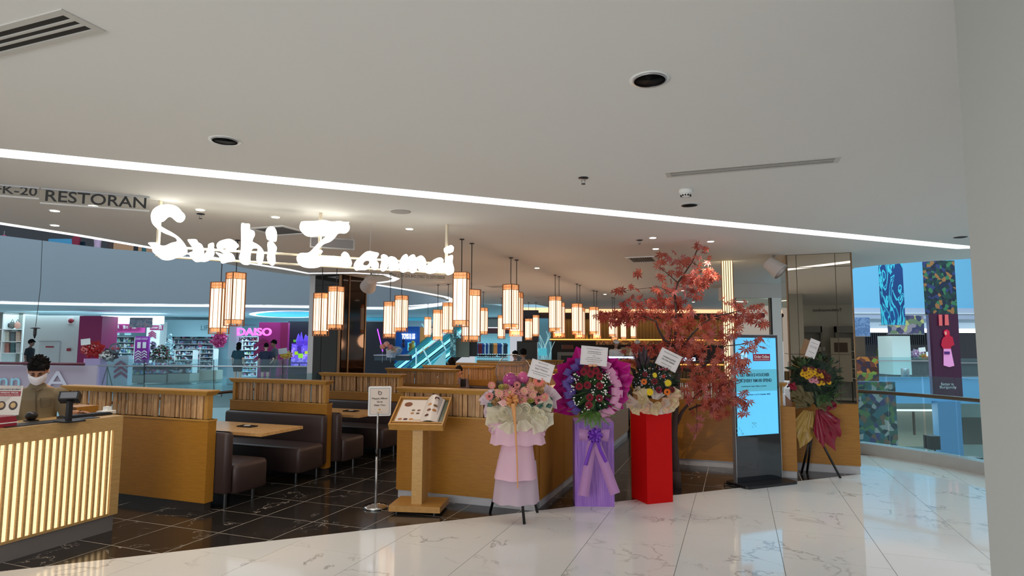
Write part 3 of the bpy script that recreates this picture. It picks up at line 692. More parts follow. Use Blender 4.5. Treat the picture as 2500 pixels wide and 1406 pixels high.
# ------------------------------------------------------------------ hanging illuminated sign
sg_m = mat('sign_white_face', (255, 253, 246), .5, emit=2.2, ec=(255, 250, 236)); edge_m = mat('sign_edge', (226, 214, 190), .4, metal=.3)
SA = Vector((-4.951, 4.073, 0)); SB = Vector((-2.949, 5.949, 0)); sd = (SB-SA).normalized(); sn = Vector((sd.y, -sd.x, 0))   # faces the photographer
def sp(x, y): p = rp(x, y, SA, sn); return ((p-SA).dot(sd), p.z)
SF = frame(SA, sd, UP)
def Zm(ox, oy, s, pts): return [(ox+a/s, oy+b/s) for a, b in pts]
z1 = lambda *p: Zm(350, 470, 6.1125, p); z2 = lambda *p: Zm(700, 500, 5.5556, p)
LET = {
 'letter_s_large': z1((130, 340), (165, 270), (250, 215), (370, 197), (480, 215), (550, 260), (590, 310), (625, 345), (615, 400), (570, 442), (510, 440), (460, 405), (415, 367), (370, 368), (340, 395), (300, 430), (232, 450), (245, 490), (310, 540), (400, 590), (470, 630), (550, 690), (620, 770), (655, 850), (645, 920), (560, 955), (490, 975), (430, 1000), (350, 1010), (270, 995), (210, 940), (155, 900), (140, 830), (85, 770), (150, 758), (220, 765), (270, 800), (340, 805), (430, 765), (512, 742), (480, 680), (400, 640), (300, 600), (210, 540), (150, 480), (128, 400)),
 'letter_u': z1((668, 720), (720, 712), (800, 715), (825, 755), (880, 790), (905, 860), (908, 935), (950, 890), (970, 830), (975, 790), (1015, 768), (1055, 768), (1052, 850), (1062, 900), (1040, 960), (990, 1005), (930, 1032), (850, 1032), (785, 1036), (730, 995), (690, 930), (700, 905), (745, 890), (740, 830), (700, 775)),
 'letter_s_small': z1((1097, 800), (1130, 750), (1200, 720), (1290, 706), (1360, 735), (1405, 775), (1425, 805), (1395, 830), (1370, 870), (1320, 885), (1270, 865), (1215, 832), (1175, 850), (1215, 880), (1290, 905), (1345, 940), (1370, 1000), (1360, 1025), (1260, 1040), (1175, 1058), (1145, 1010), (1130, 950), (1082, 903), (1150, 918), (1225, 940), (1180, 900), (1115, 850)),
 'letter_h': z1((1463, 482), (1525, 482), (1588, 487), (1590, 560), (1650, 590), (1663, 640), (1640, 685), (1630, 745), (1700, 785), (1760, 835), (1797, 905), (1790, 1000), (1760, 1075), (1725, 1075), (1690, 1020), (1690, 920), (1707, 845), (1660, 832), (1618, 855), (1600, 950), (1587, 1070), (1480, 1068), (1430, 985), (1455, 880), (1460, 680)),
 'letter_i_dot': z1((1825, 590), (1850, 545), (1900, 522), (1950, 535), (1985, 600), (1990, 670), (1980, 730), (1920, 725), (1850, 700), (1832, 640)),
 'letter_i_stem': z1((1855, 755), (1895, 740), (1930, 750), (1985, 825), (1985, 870), (1965, 950), (1970, 1040), (1945, 1085), (1905, 1083), (1860, 1030), (1845, 960), (1858, 880), (1852, 800)),
 'letter_z_large': z2((205, 240), (300, 237), (400, 232), (490, 220), (560, 235), (620, 243), (700, 233), (760, 245), (835, 248), (825, 268), (843, 310), (830, 365), (785, 388), (700, 390), (650, 450), (590, 500), (510, 530), (470, 565), (430, 615), (475, 632), (465, 665), (385, 690), (400, 712), (520, 702), (640, 705), (735, 722), (740, 675), (770, 645), (820, 670), (850, 730), (872, 800), (845, 850), (740, 845), (620, 825), (500, 822), (420, 850), (330, 858), (230, 845), (160, 800), (133, 715), (180, 665), (285, 660), (350, 605), (430, 520), (500, 460), (530, 428), (440, 428), (290, 430), (215, 380), (175, 320), (180, 265)),
 'letter_a': z2((910, 830), (930, 770), (990, 710), (1050, 655), (1110, 638), (1170, 650), (1225, 662), (1232, 690), (1197, 752), (1230, 800), (1232, 850), (1210, 882), (1170, 875), (1133, 825), (1100, 870), (1060, 885), (990, 885), (935, 888)),
 'letter_n': z2((1280, 690), (1310, 683), (1345, 700), (1360, 720), (1400, 708), (1450, 722), (1485, 760), (1505, 840), (1500, 880), (1450, 893), (1400, 895), (1380, 850), (1390, 790), (1385, 765), (1365, 800), (1350, 860), (1320, 900), (1285, 895), (1267, 840), (1285, 770)),
 'letter_m': z2((1530, 850), (1530, 780), (1560, 710), (1595, 677), (1622, 695), (1632, 725), (1680, 685), (1715, 690), (1735, 725), (1790, 698), (1830, 710), (1865, 760), (1872, 830), (1865, 905), (1820, 902), (1775, 860), (1765, 800), (1770, 740), (1757, 770), (1750, 850), (1735, 915), (1690, 922), (1655, 880), (1640, 800), (1635, 765), (1630, 840), (1615, 905), (1575, 920), (1540, 895)),
 'letter_a_small': z2((1875, 880), (1890, 830), (1950, 780), (2010, 735), (2070, 725), (2105, 760), (2100, 800), (2125, 850), (2130, 915), (2095, 920), (2060, 910), (2030, 890), (2000, 925), (1940, 935), (1890, 920)),
 'letter_i_small_stem': z2((2148, 720), (2180, 700), (2225, 692), (2232, 730), (2225, 790), (2243, 860), (2240, 925), (2185, 955), (2145, 910), (2133, 850), (2148, 790)),
 'letter_i_small_dot': z2((2135, 592), (2170, 570), (2205, 557), (2235, 575), (2243, 600), (2230, 648), (2190, 657), (2142, 648))}
holes = {'letter_a': z2((1022, 812), (1045, 775), (1085, 757), (1120, 765), (1118, 795), (1080, 828), (1040, 830))}
t = thing('illuminated_sign', 'large hanging sign with glowing white brush script letters', 'sign', (-4, 5, 2.1))
for nm, pts in LET.items():
    cu = bpy.data.curves.new('c', 'CURVE'); cu.dimensions = '2D'; cu.fill_mode = 'BOTH'; cu.extrude = .035
    for ring in [pts]+([holes[nm]] if nm in holes else []):
        q = smooth_poly([sp(*p) for p in ring], 3); s_ = cu.splines.new('POLY'); s_.points.add(len(q)-1); s_.use_cyclic_u = True
        for a, b in zip(s_.points, q): a.co = (b[0], b[1], 0, 1)
    o = bpy.data.objects.new('tmp', cu); COL.objects.link(o); me = bpy.data.meshes.new_from_object(o.evaluated_get(bpy.context.evaluated_depsgraph_get())); bpy.data.objects.remove(o)
    me.transform(RM[t.name].inverted() @ SF @ Matrix.Translation((0, 0, .03))); me.materials.clear(); me.materials.append(sg_m); link(nm, me, t)
def rail_between(p, q, r, name='rail'):
    a, b = rp(*p, SA-sn*.03, sn), rp(*q, SA-sn*.03, sn); MB().tube([a, b], r, 8).build(name, edge_m, t)
rail_between((392, 602), (1095, 644), .012); rail_between((385, 626), (1098, 668), .012)
for x, y in ((392, 490), (783, 520), (1091, 548)):
    c = rz(x, y, HC); zb = {392: 627, 783: 652, 1091: 668}[x]; b = rp(x, zb, SA-sn*.03, sn); MB().box(c.x-.012, c.y-.012, b.z, c.x+.012, c.y+.012, HC-.001).build('hanging_rod', edge_m, t)
def glow_at(px, py, e):
    p = rp(px, py, SA, sn)+sn*.25; l = bpy.data.lights.new('sign_glow', 'AREA'); l.shape = 'RECTANGLE'; l.size = .6; l.size_y = .25; l.energy = e; l.color = (1, .95, .85)
    o = bpy.data.objects.new('sign_glow', l); COL.objects.link(o); o.location = p; o.rotation_euler = sn.to_track_quat('-Z', 'Y').to_euler()
# hanging acrylic unit signs
acr = glass('clear_acrylic', (250, 250, 248), .04, .02)
PA = Vector((-5.481, 3.4, 0)); PB = Vector((-4.912, 3.92, 0)); pd = (PB-PA).normalized(); pn = Vector((pd.y, -pd.x, 0))
def acrylic(name, label, word, x0, x1, ytop, ybot, tx0, tx1, ty, th):
    a, b = rp(x0, ytop, PA, pn), rp(x1, ybot, PA, pn); t = thing(name, label, 'sign', ((a.x+b.x)/2, (a.y+b.y)/2, b.z))
    L = (b-a).dot(pd); z0 = min(a.z, b.z); top = HC-.001
    MB().obox(Vector((a.x, a.y, z0)), pd*L, pn*.004, Vector((0, 0, top-z0))).build('acrylic_sheet', acr, t)
    MB().obox(Vector((a.x, a.y, z0-.012)), pd*L, pn*.008, Vector((0, 0, .014))).build('bottom_edge', mat('acrylic_edge', (206, 204, 200), .3), t)
    MB().obox(Vector((a.x, a.y, top-.012)), pd*L, pn*.012, Vector((0, 0, .012))).build('ceiling_channel', alu, t)
    p, q = rp(tx0, ty[0], PA+pn*.006, pn), rp(tx1, ty[1], PA+pn*.006, pn); m = (p+q)/2
    text('lettering', word, frame(m, pd, UP), sg, t, width=(q-p).dot(pd), height=th, bold=.012)
acrylic('hanging_sign', 'hanging clear sheet with black lettering reading RESTORAN', 'RESTORAN', 100, 364, 470, 514, 111, 357, (477, 496), .098)
acrylic('hanging_sign', 'hanging clear sheet with black lettering reading FK-20 at the left edge', 'FK-20', -60, 96, 450, 484, -14, 91, (462, 467), .072)
a = rp(902, 672, SA-sn*.25, sn); b = rp(1087, 678, SA-sn*.25, sn)
t = thing('hanging_sign', 'thin hanging strip with small black company text below the big sign', 'sign', ((a.x+b.x)/2, (a.y+b.y)/2, b.z-.04))
zc = (a.z+b.z)/2; MB().obox(Vector((a.x, a.y, zc-.04)), sd*(b-a).dot(sd), sn*.003, Vector((0, 0, .08))).build('acrylic_sheet', acr, t)
text('lettering', 'DIMILIKI OLEH: SUPER SUSHI SDN BHD (758027-D) 200701000029', frame(Vector(((a.x+b.x)/2, (a.y+b.y)/2, zc))+sn*.006, sd, UP), sg, t, width=(b-a).dot(sd)*.98, height=.045)
for p in (a, b): MB().tube([Vector((p.x, p.y, zc+.04)), Vector((p.x, p.y, HC))], .002, 6).build('wire', alu, t)
a = rp(757, 577, SA-sn*.9, sn); b = rp(865, 611, SA-sn*.9, sn)
t = thing('acrylic_board', 'blank grey framed board hanging behind the large letter z', 'sign', ((a.x+b.x)/2, (a.y+b.y)/2, b.z))
fr = frame(Vector((a.x, a.y, b.z)), sd, UP); w_, h_ = (b-a).dot(sd), a.z-b.z
MB(fr).box(0, 0, 0, w_, h_, .006).build('panel', mat('panel_bluegrey', (126, 122, 126), .3), t)
mb = MB(fr)
for q in ((0, 0, w_, .015), (0, h_-.015, w_, h_), (0, .015, .015, h_-.015), (w_-.015, .015, w_, h_-.015)): mb.box(q[0], q[1], .006, q[2], q[3], .012)
mb.build('frame', alu, t)
for x in (.03, w_-.03): MB().tube([fr @ Vector((x, h_, .004)), Vector(((fr @ Vector((x, h_, .004))).x, (fr @ Vector((x, h_, .004))).y, HC))], .003, 6).build('wire', alu, t)
# ------------------------------------------------------------------ beyond the restaurant: atria and the shops across them
def zat(x, y, D): return rd(x, y, D).z
def fb(mb, x0, y0, x1, y1, D, th=.1, off=0):
    """box facing the far side of the hall: pixel-measured width and height at true distance D"""
    ym = (y0+y1)/2; p = rd(x0, ym, D); q = rd(x1, ym, D); za, zb = rd((x0+x1)/2, y1, D).z, rd((x0+x1)/2, y0, D).z
    return mb.obox(Vector((p.x, p.y, za)), RT*((q-p).dot(RT)), FW*th, UP*(zb-za))
def FB(name, m, parent, *a, **k):
    mb = MB(); fb(mb, *a); return mb.build(name, m, parent, **k)
def fth(name, label, cat, x, y, D, **k):
    return thing(name, label, cat, rd(x, y, D), 0, **k)
def floor_y(D): return 0
wb = mat('pale_blue_white', (206, 222, 226), .6); fl_far = mat('far_polished_floor', (190, 206, 208), .12)
slate = mat('fascia_grey_blue', (122, 134, 142), .7); dark_glass = mat('dark_glass', (26, 36, 46), .08, spec=.8)
magenta = mat('magenta_panel', (150, 28, 92), .5); pinkm = mat('pink_panel', (214, 72, 158), .5)
# near slab edge and glass balustrade along the left atrium
mb = MB(); mb.box(-7.62, 3, -.55, -7.5, 19, .0); mb.build('trim_1', wb, kind='structure')
t = thing('glass_balustrade', 'near glass balustrade with brown handrail beside the left booths', 'balustrade', (-7.5, 7, 0))
gl = glass('balustrade_glass', (225, 240, 242), .12, .05); hr = mat('brown_metal_rail', (92, 66, 54), .3, metal=.5)
yy = 3.0
while yy < 9.4: MB().box(-7.51, yy+.01, 0, -7.498, yy+1.55, 1.19).build('glass_pane', gl, t); yy += 1.56
hr_o = MB().tube([(-7.43, 3, .99), (-7.43, 9.6, .99)], .022, 10).build('handrail', hr, t, True)
for y in (4.5, 6.0, 7.35, 8.9): MB().tube([(-7.5, y, .93), (-7.44, y, .93), (-7.43, y, .985)], .009, 8).build('bracket', alu, hr_o)
# far edge of the left atrium (plan points)
EX = [(-60, 736.5), (0, 738), (125, 741), (250, 743), (375, 744.5), (500, 745.5), (640, 747), (770, 748.5), (900, 752), (1000, 752.5), (1060, 745), (1107, 737)]
EP = [rz(x, y, HC) for x, y in EX]
far_poly = [(p.x, p.y) for p in EP]+[(-7.6, 19.0), (-7.6, 27.5)]+[tuple((FW*52+RT*r)[:2]) for r in (3, -54)]
mb = MB(); mb.prism(far_poly, -.5, 0); mb.build('floor', fl_far, kind='structure')
cpoly = [(p.x+FW.x*.12, p.y+FW.y*.12) for p in EP]+far_poly[len(EP):]
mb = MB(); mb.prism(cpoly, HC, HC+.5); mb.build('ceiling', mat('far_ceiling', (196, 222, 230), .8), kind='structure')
def wallstrip(name, m, pts, z0s, z1s, th=.2, **k):
    mb = MB(); n = len(pts)
    for i in range(n-1):
        a, b = pts[i], pts[i+1]; d = Vector((b[0]-a[0], b[1]-a[1], 0)).normalized(); w = Vector((-d.y, d.x, 0))*th
        A = Vector((a[0], a[1], 0)); B = Vector((b[0], b[1], 0))
        mb.hexa([A+UP*z0s[i], B+UP*z0s[i+1], B+w+UP*z0s[i+1], A+w+UP*z0s[i], A+UP*z1s[i], B+UP*z1s[i+1], B+w+UP*z1s[i+1], A+w+UP*z1s[i]])
    return mb.build(name, m, **k)
tops = []
for (x, _), p in zip(EX, EP):
    yt = 576+(x/380)*46 if x < 380 else 622
    D = (p-O).dot(FW); tops.append(rd(x, yt, D).z)
tops = [max(tp, 4.9) for tp in tops]
wallstrip('wall_far_left', slate, EP, [HC+.03]*len(EP), tops, kind='structure')
wallstrip('trim_2', mat('white_edge_light', (240, 246, 250), .5, emit=.55), EP, [HC-.05]*len(EP), [HC+.05]*len(EP), th=.1, kind='structure')
wallstrip('wall_below_left', wb, EP, [-5.2]*len(EP), [-.0]*len(EP), kind='structure')
mb = MB(); mb.box(-60, -10, -5.3, 60, 60, -5.2); mb.build('floor', mat('lower_floor', (170, 182, 182), .2), kind='structure')
# fascia panel joints
# upper floor behind the fascia
t = fth('upper_shop', 'dark upper floor shop front above the grey blue fascia', 'shop', 200, 580, 24)
FB('glass_front', dark_glass, t, -80, 520, 470, 640, 25.5, .2)
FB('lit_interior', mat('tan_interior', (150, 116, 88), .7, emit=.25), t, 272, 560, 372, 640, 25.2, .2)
FB('blue_panel', mat('upper_blue', (60, 140, 180), .6), t, 118, 583, 176, 598, 25.1, .1)
for i, (x, c, w, lb) in enumerate(((8, (170, 60, 110), 26, 'bushy magenta blossom'), (185, (120, 20, 50), 22, 'dark red hanging dress'), (238, (176, 150, 176), 20, 'pale lilac ruffled blouse'), (270, (60, 46, 44), 16, 'dark brown coat'), (332, (24, 24, 30), 13, 'black jacket'), (352, (30, 84, 92), 12, 'teal top'))):
    p = rd(x, 600, 24.2); s = w/1490*24.2; t = thing('hanging_garment', lb+' in the upper floor shop', 'garment', p)
    mb = MB(); mb.lathe([(s*.9, -.75), (s*.55, -.3), (s*.5, .05), (s*.62, .3), (s*.2, .42), (.02, .45)], p, 12, .5); mb.build('cloth', mat('garment_%d' % i, c, .8, noise=.2), t, True)
    MB().tube([p+Vector((0, 0, .45)), p+Vector((0, 0, .6))], .01, 6).build('hanger_hook', alu, t)
t = fth('hanging_cable', 'thin cable hanging in the atrium with small dark fitting at its end', 'cable', 86, 800, 13)
MB().tube([rd(104, 560, 13), rd(99, 700, 13), rd(87, 797, 13)], .006, 6).build('cable', blk, t)
MB().lathe([(.01, .04), (.09, .02), (.09, .01), (.03, 0), (.03, -.12), (.01, -.2)], rd(86, 803, 13), 12).build('fitting', blk, t)
# oval light ring in the far ceiling with sky opening
def ell(cx, cy, a, b, n=28): return [tuple(rz(cx+a*cos(2*pi*k/n), cy+b*sin(2*pi*k/n), HC)[:2]) for k in range(n)]
cyan = mat('skylit_cyan', (110, 210, 240), .6, emit=.75, ec=(80, 200, 235))
e = ell(712, 767, 88, 6); mb = MB(); mb.prism(e, HC-.02, HC-.004); mb.build('ceiling', cyan, kind='structure')
e = ell(712, 767, 94, 8); HCs = HC; strip(e+[e[0]], .35, 'oval ring of white light in the far corridor ceiling')
# far railing with glass
t = fth('glass_balustrade', 'far glass balustrade across the atrium in front of the bright shops', 'balustrade', 450, 950, 21.5)
RD = 21.3
for x in (205, 355, 525, 690): FB('glass_pane', gl, t, x, 877, (355, 525, 690, 765)[(205, 355, 525, 690).index(x)]-1.5, 956, RD, .02)
a, b = rd(200, 893, RD), rd(766, 895, RD); MB().tube([a, b], .025, 8).build('handrail', alu, t, True)
for x in (352, 522, 690): a = rd(x, 878, RD-.03); b = rd(x, 956, RD-.03); MB().tube([a, b], .012, 6).build('joint_post', blk, t)
t = fth('hoarding', 'low hoarding with pale lilac film and dark red top rail behind the cashier', 'hoarding', 100, 930, 17)
FB('film_panel', mat('lilac_film', (172, 158, 170), .5), t, -60, 892, 234, 990, 17.2, .04)
a, b = rd(-60, 886, 17.1), rd(206, 889, 17.1); MB().tube([a, b], .04, 12).build('top_rail', mat('dark_red_rail', (84, 22, 38), .3), t, True)
text('lettering', 'nn', frame(rd(22, 935, 17.15), RT, UP), mat('film_blue', (150, 200, 214), .5), t, width=.6, height=.28)
text('lettering', 'A', frame(rd(140, 928, 17.15), RT, UP), mat('film_light', (200, 196, 206), .5), t, width=.7, height=.5)
# ---- left clothes shop and white wall
WD = 26
mb = MB(); fb(mb, 55, 770, 190, 945, WD, .3); mb.build('wall_far_shop', mat('far_white_wall', (214, 218, 214), .7), kind='structure')
mb = MB(); fb(mb, 94, 833, 144.5, 890, WD-.05, .06); d1 = mb.build('door_1', mat('door_white', (200, 206, 204), .6), kind='structure')
FB('door_frame', mat('door_line', (150, 156, 158), .6), d1, 93, 832, 145.5, 833.2, WD-.08, .04)
FB('name_plate', mat('sign_red', (150, 30, 44), .5), d1, 111, 845, 130, 848.4, WD-.08, .03)
t = fth('fire_bell', 'red fire alarm bell high on the far white wall', 'alarm bell', 171, 783, WD); MB(frame(rd(171, 783, WD-.12), RT, UP)).lathe([(.09, -.1), (.1, -.03), (.07, .02), (.001, .04)], (0, 0, 0), 20).build('gong', mat('sign_red', (1, 1, 1)), t, True); MB(frame(rd(171, 783, WD-.05), RT, UP)).box(-.13, -.13, -.03, .13, .13, .0).build('back_box', white_p, t)
t = fth('call_point', 'small red fire call point on the far white wall', 'alarm button', 166, 853, WD); FB('box', mat('sign_red', (1, 1, 1)), t, 162.5, 850, 170.5, 857, WD-.08, .05)
t = fth('display_shelves', 'tall white shelves of folded clothes at the far left', 'shelf unit', 25, 830, 26.6)
FB('back_panel', mat('shelf_back', (150, 150, 142), .7), t, -40, 762, 56, 888, 27.4, .1)
for y in (803, 833, 861): FB('shelf', white_p, t, -40, y, 54, y+1.6, 26.6, .8)
for x in (3, 52): FB('upright', white_p, t, x, 762, x+3, 888, 26.6, .8)
rng = random.Random(2); pal = [(196, 132, 118), (66, 104, 108), (186, 184, 180), (206, 196, 180), (90, 96, 100), (200, 168, 150)]
for r, yb in enumerate((803, 833, 861)):
    for c, x in enumerate((12, 26, 39)):
        if r == 0: 
            q = fth('handbag', ['dark grey bag', 'grey holdall', 'pink bag'][c]+' on the top shelf far left', 'bag', x, yb, 26.7); mb = MB(); p = rd(x+3, yb, 26.9); mb.ball(p+UP*.16, (.16, .1, .16), 12, 8); mb.build('bag_body', mat('bag%d' % c, [(70, 76, 78), (96, 94, 90), (196, 140, 124)][c], .7), q, True); MB().tube([p+RT*-.08+UP*.28, p+UP*.42, p+RT*.08+UP*.28], .012, 6).build('strap', blk, q)
        else:
            q = fth('clothes_pile', ['', 'middle shelf pile of folded clothes, ', 'lower shelf pile of folded clothes, '][r]+['left', 'centre', 'right'][c]+' one', 'clothes', x, yb, 26.7); cc = pal[(r*3+c) % 6]
            for k in range(7): FB('folded_piece', mat('fold%d' % ((r*3+c) % 6), cc, .8), q, x-1+rng.random()*.6, yb-3.4*(k+1)+.4, x+10-rng.random()*.6, yb-3.4*k, 26.75, .3)
# ---- magenta shop: frame
SD = 25
t = fth('shop_front_pillar', 'dark magenta square pillar at the left end of the pink shop', 'pillar', 215, 850, SD); FB('cladding', magenta, t, 189, 771, 245, 944, SD, 1.0); 
t = fth('glow_ceiling_panel', 'glowing white panel standing in for the bright ceiling over the pink shop entrance', 'ceiling panel', 290, 780, 26); FB('diffuser', mat('white_glow', (250, 252, 255), .5, emit=1.3), t, 246, 771, 392, 790, 27.5, .3)  # emissive panel stands in for the shop's bright white ceiling
mb = MB(); fb(mb, 242, 765, 1020, 948, 33, .2); mb.build('wall_shop_back', mat('shop_back_wall', (176, 210, 222), .7), kind='structure')
mb = MB(); fb(mb, 392, 781, 575, 822, 31.5, .2); wl = mb.build('wall_shop_header', mat('pale_cyan_header', (180, 216, 224), .7), kind='structure')
text('lettering', 'LIFE', frame(rd(503, 800, 31.3), RT, UP), mat('dim_letters', (84, 110, 120), .6), None, width=.52, height=.24, label='thin grey capitals LIFE on the pale far header', cat='lettering')
text('lettering', 'SERBANEKA', frame(rd(610, 793.5, 24.7), RT, UP), mat('dim_letters', (1, 1, 1)), None, width=.55, height=.07, label='tiny grey capitals over the pink shop sign', cat='lettering')
t = fth('department_banner', 'pink department banner band with white arrows in the far shop', 'banner', 300, 798, 30)
FB('band', pinkm, t, 246, 790, 354, 812, 30, .05)
for x0, x1, w in ((246, 267, 'SEWING &\nCRAFT'), (270, 296, 'PARTY'), (299, 318, 'TOYS'), (321, 338, 'STATIONERY')):
    FB('hanging_board', mat('magenta_board', (140, 20, 90), .5), t, x0, 793, x1, 805, 29.8, .03); text('lettering', w, frame(rd((x0+x1)/2-2, 799, 29.76), RT, UP), white_p, t, width=(x1-x0-7)/1490*30, height=.12)
def chevrons(t, xc, y0, w, n, dy, thk, D, m, name='chevron'):
    for k in range(n):
        y = y0+dy*k
        P = [rd(xc-w/2, y+w*.36, D), rd(xc, y, D), rd(xc+w/2, y+w*.36, D), rd(xc+w/2, y+w*.36+thk, D), rd(xc, y+thk, D), rd(xc-w/2, y+w*.36+thk, D)]
        mb = MB(); b = [p+FW*.02 for p in P]; mb.add(P+b, [(0, 1, 4, 5), (1, 2, 3, 4), (6, 11, 10, 7), (7, 10, 9, 8), (0, 6, 7, 1), (1, 7, 8, 2), (2, 8, 9, 3), (3, 9, 10, 4), (4, 10, 11, 5), (5, 11, 6, 0)]); mb.build(name, m, t)
chevrons(t, 287, 792, 6, 3, 3, 1.3, 29.7, white_p); chevrons(t, 303, 794, 4, 3, 3, 1.2, 29.7, white_p)
t = fth('hanging_board', 'pink hanging board with white arrows right of the cloth banner', 'board', 382, 800, 29); FB('board', mat('magenta_board', (1, 1, 1)), t, 366, 794, 397, 806, 29, .04); text('lettering', 'STATIONERY', frame(rd(377, 800, 28.97), RT, UP), white_p, t, width=.34, height=.08); chevrons(t, 391, 794, 7, 3, 3.2, 1.3, 28.95, white_p)
t = fth('arrow_column', 'white shop column with magenta arrows below the hanging board', 'column', 371, 820, 30); FB('column', white_p, t, 355, 785, 388, 930, 30, .6); chevrons(t, 371, 807, 18, 3, 5, 3, 29.95, magenta)
t = fth('cloth_banner', 'grey blue patterned cloth banner hanging before the pink shop', 'banner', 342, 787, 20); FB('cloth', pattern('banner_grey', [(70, 84, 100), (98, 112, 128), (120, 104, 112), (56, 70, 84)], 9, 'noise'), t, 316, 776, 371, 799.5, 20, .03); FB('top_bar', alu, t, 318, 775, 371.5, 776.5, 19.98, .04)
t = fth('purple_banner', 'upright purple advertising panel with white arrows in the far shop', 'banner', 345, 850, 27); vi = mat('violet_panel', (150, 50, 160), .5)
FB('panel', vi, t, 329, 821, 362, 886, 27, .1); chevrons(t, 337, 855, 15, 4, 6.2, 2.8, 26.95, white_p); chevrons(t, 352, 855, 12, 3, 6.2, 2.6, 26.95, white_p)
text('lettering', 'DAISO DAISO', frame(rd(346, 827, 26.95), RT, UP), white_p, t, width=.52, height=.09)
for x in (339, 352): FB('price_card', white_p, t, x-4, 835, x+4, 850, 26.96, .02)
# shelf units full of goods
goods = [pattern('goods_cyan', [(120, 190, 205), (214, 232, 236), (84, 120, 170), (230, 210, 220), (160, 200, 150), (60, 90, 110)], 9, emit=.0), pattern('goods_pink', [(214, 150, 180), (236, 236, 240), (120, 160, 200), (196, 90, 130), (110, 60, 80), (200, 224, 230)], 9), pattern('goods_dark', [(50, 60, 80), (170, 180, 196), (90, 60, 70), (140, 200, 214), (220, 214, 216)], 9)]
def shelf_unit(label, x0, y0, x1, y1, D, rows, gi, group='bright shelf units full of small goods', side=white_p, cols=10):
    t = fth('shelf_unit', label, 'shelf unit', (x0+x1)/2, y1, D, group=group); rng = random.Random(int(x0+y0)); h = (y1-y0)/rows
    FB('back_panel', mat('shelf_blue', (150, 186, 204), .6), t, x0, y0, x1, y1, D+.45, .05)
    for k in range(rows+1): FB('shelf', side, t, x0, y0+h*k-.6, x1, y0+h*k+.6, D, .45)
    for x in (x0, x1): FB('side_panel', side, t, x-.8, y0, x+.8, y1, D, .45)
    for g in range(2):
        mb = MB()
        for k in range(rows):
            x = x0+1+rng.random()
            while x < x1-2:
                w = 1.5+rng.random()*(x1-x0)/cols; w = min(w, x1-1-x)
                if rng.random() < .5 and w > .8: fb(mb, x, y0+h*k+h*(.2+.35*rng.random()), x+w*.9, y0+h*(k+1)-.6, D+.05+g*.02, .3)
                x += w
        if mb.v: mb.build('goods', goods[(gi+g) % 3], t, kind='stuff')
    return t
shelf_unit('far left wall shelf of the pink shop, beside the magenta pillar', 247, 822, 326, 928, 31, 8, 0)
shelf_unit('long back shelf under the thin grey LIFE lettering', 388, 815, 520, 926, 32, 9, 1, cols=14)
shelf_unit('shelf just left of the white column by the pink lettering', 425, 855, 470, 926, 29, 6, 2)
shelf_unit('back shelf behind the pink lettering sign', 590, 822, 628, 918, 30, 9, 0)
shelf_unit('white glass cabinet with small goods under the pink blossom', 487, 852, 520, 903, 27, 5, 2)
t = fth('cabinet_base', 'pale wood base under the white glass cabinet', 'cabinet', 500, 915, 27); FB('body', mat('pale_wood', (186, 180, 164), .6), t, 484, 904, 528, 931.5, 27, .6)
t = fth('display_screens', 'three small tilted screens on top of the far left shelf', 'screens', 290, 813, 30)
for x in (251, 283, 311): FB('screen', mat('screen_cyan', (150, 206, 214), .4, emit=.4), t, x-7, 809, x+8, 818, 30.2, .04)
for i, (x0, x1, y0, y1) in enumerate(((313, 352, 894, 932), (352, 407, 892, 934), (409, 464, 890, 932))):
    t = fth('low_display_cabinet', 'low island display cabinet with goods on top, '+['left', 'middle', 'right'][i]+' one', 'cabinet', (x0+x1)/2, y1, 26, group='low island cabinets')
    FB('drawer_front', mat('cab_wood', (170, 172, 160), .6), t, x0+.8, y0+22, x1-1.2, 935.2, 26, .8); FB('shelf_back', mat('cab_dark', (70, 84, 96), .6), t, x0, y0+2, x1, y0+22, 26.6, .1); FB('counter_top', alu, t, x0+.6, y0, x1-.9, y0+1.4, 25.9, 1)
    mb = MB(); rng = random.Random(i)
    for k in range(9): x = x0+2+k*(x1-x0-5)/9; fb(mb, x, y0+8+rng.random()*5, x+(x1-x0)/11, y0+20, 26.1, .3)
    for k in range(10): x = x0+1+k*(x1-x0-3)/10; fb(mb, x, y0-4-rng.random()*4, x+(x1-x0)/13, y0, 26.2+rng.random()*.4, .2)
    mb.build('goods', goods[i], t, kind='stuff')
def bushy(name, label, x, y0, y1, w, D, cols, cone=1, cat='plant', n=240, trunk=True, leaf=.09, seed=1):
    t = fth(name, label, cat, x, y1, D); rng = random.Random(seed); p1, p0 = rd(x, y0, D), rd(x, y1, D); h = p1.z-p0.z; R = w/1490*D/2
    for ci, c in enumerate(cols):
        mb = MB()
        for k in range(n//len(cols)):
            u = rng.random(); r = R*(1-u*.9 if cone else sin(pi*(.1+.85*u)))*sqrt(rng.random()); a = rng.random()*2*pi; q = p0+Vector((r*cos(a), r*sin(a), h*(.12+.88*u)))
            d1 = Vector((rng.uniform(-1, 1), rng.uniform(-1, 1), rng.uniform(-.6, 1))).normalized()*leaf; d2 = d1.cross(Vector((rng.uniform(-1, 1), rng.uniform(-1, 1), 1))).normalized()*leaf*.5
            mb.add([q, q+d1*.5+d2, q+d1, q+d1*.5-d2], [(0, 1, 2, 3)])
        mb.build('foliage', mat('fol_%02x%02x%02x' % c, c, .7), t, kind='stuff')
    if trunk: MB().tube([p0, p0+UP*h*.5], .02, 6).build('stem', mat('stem_brown', (70, 50, 40), .8), t)
    return t
bushy('christmas_tree', 'white frosted small tree in the far shop', 412, 818, 882, 30, 28, [(214, 236, 240), (150, 190, 200)], leaf=.1)
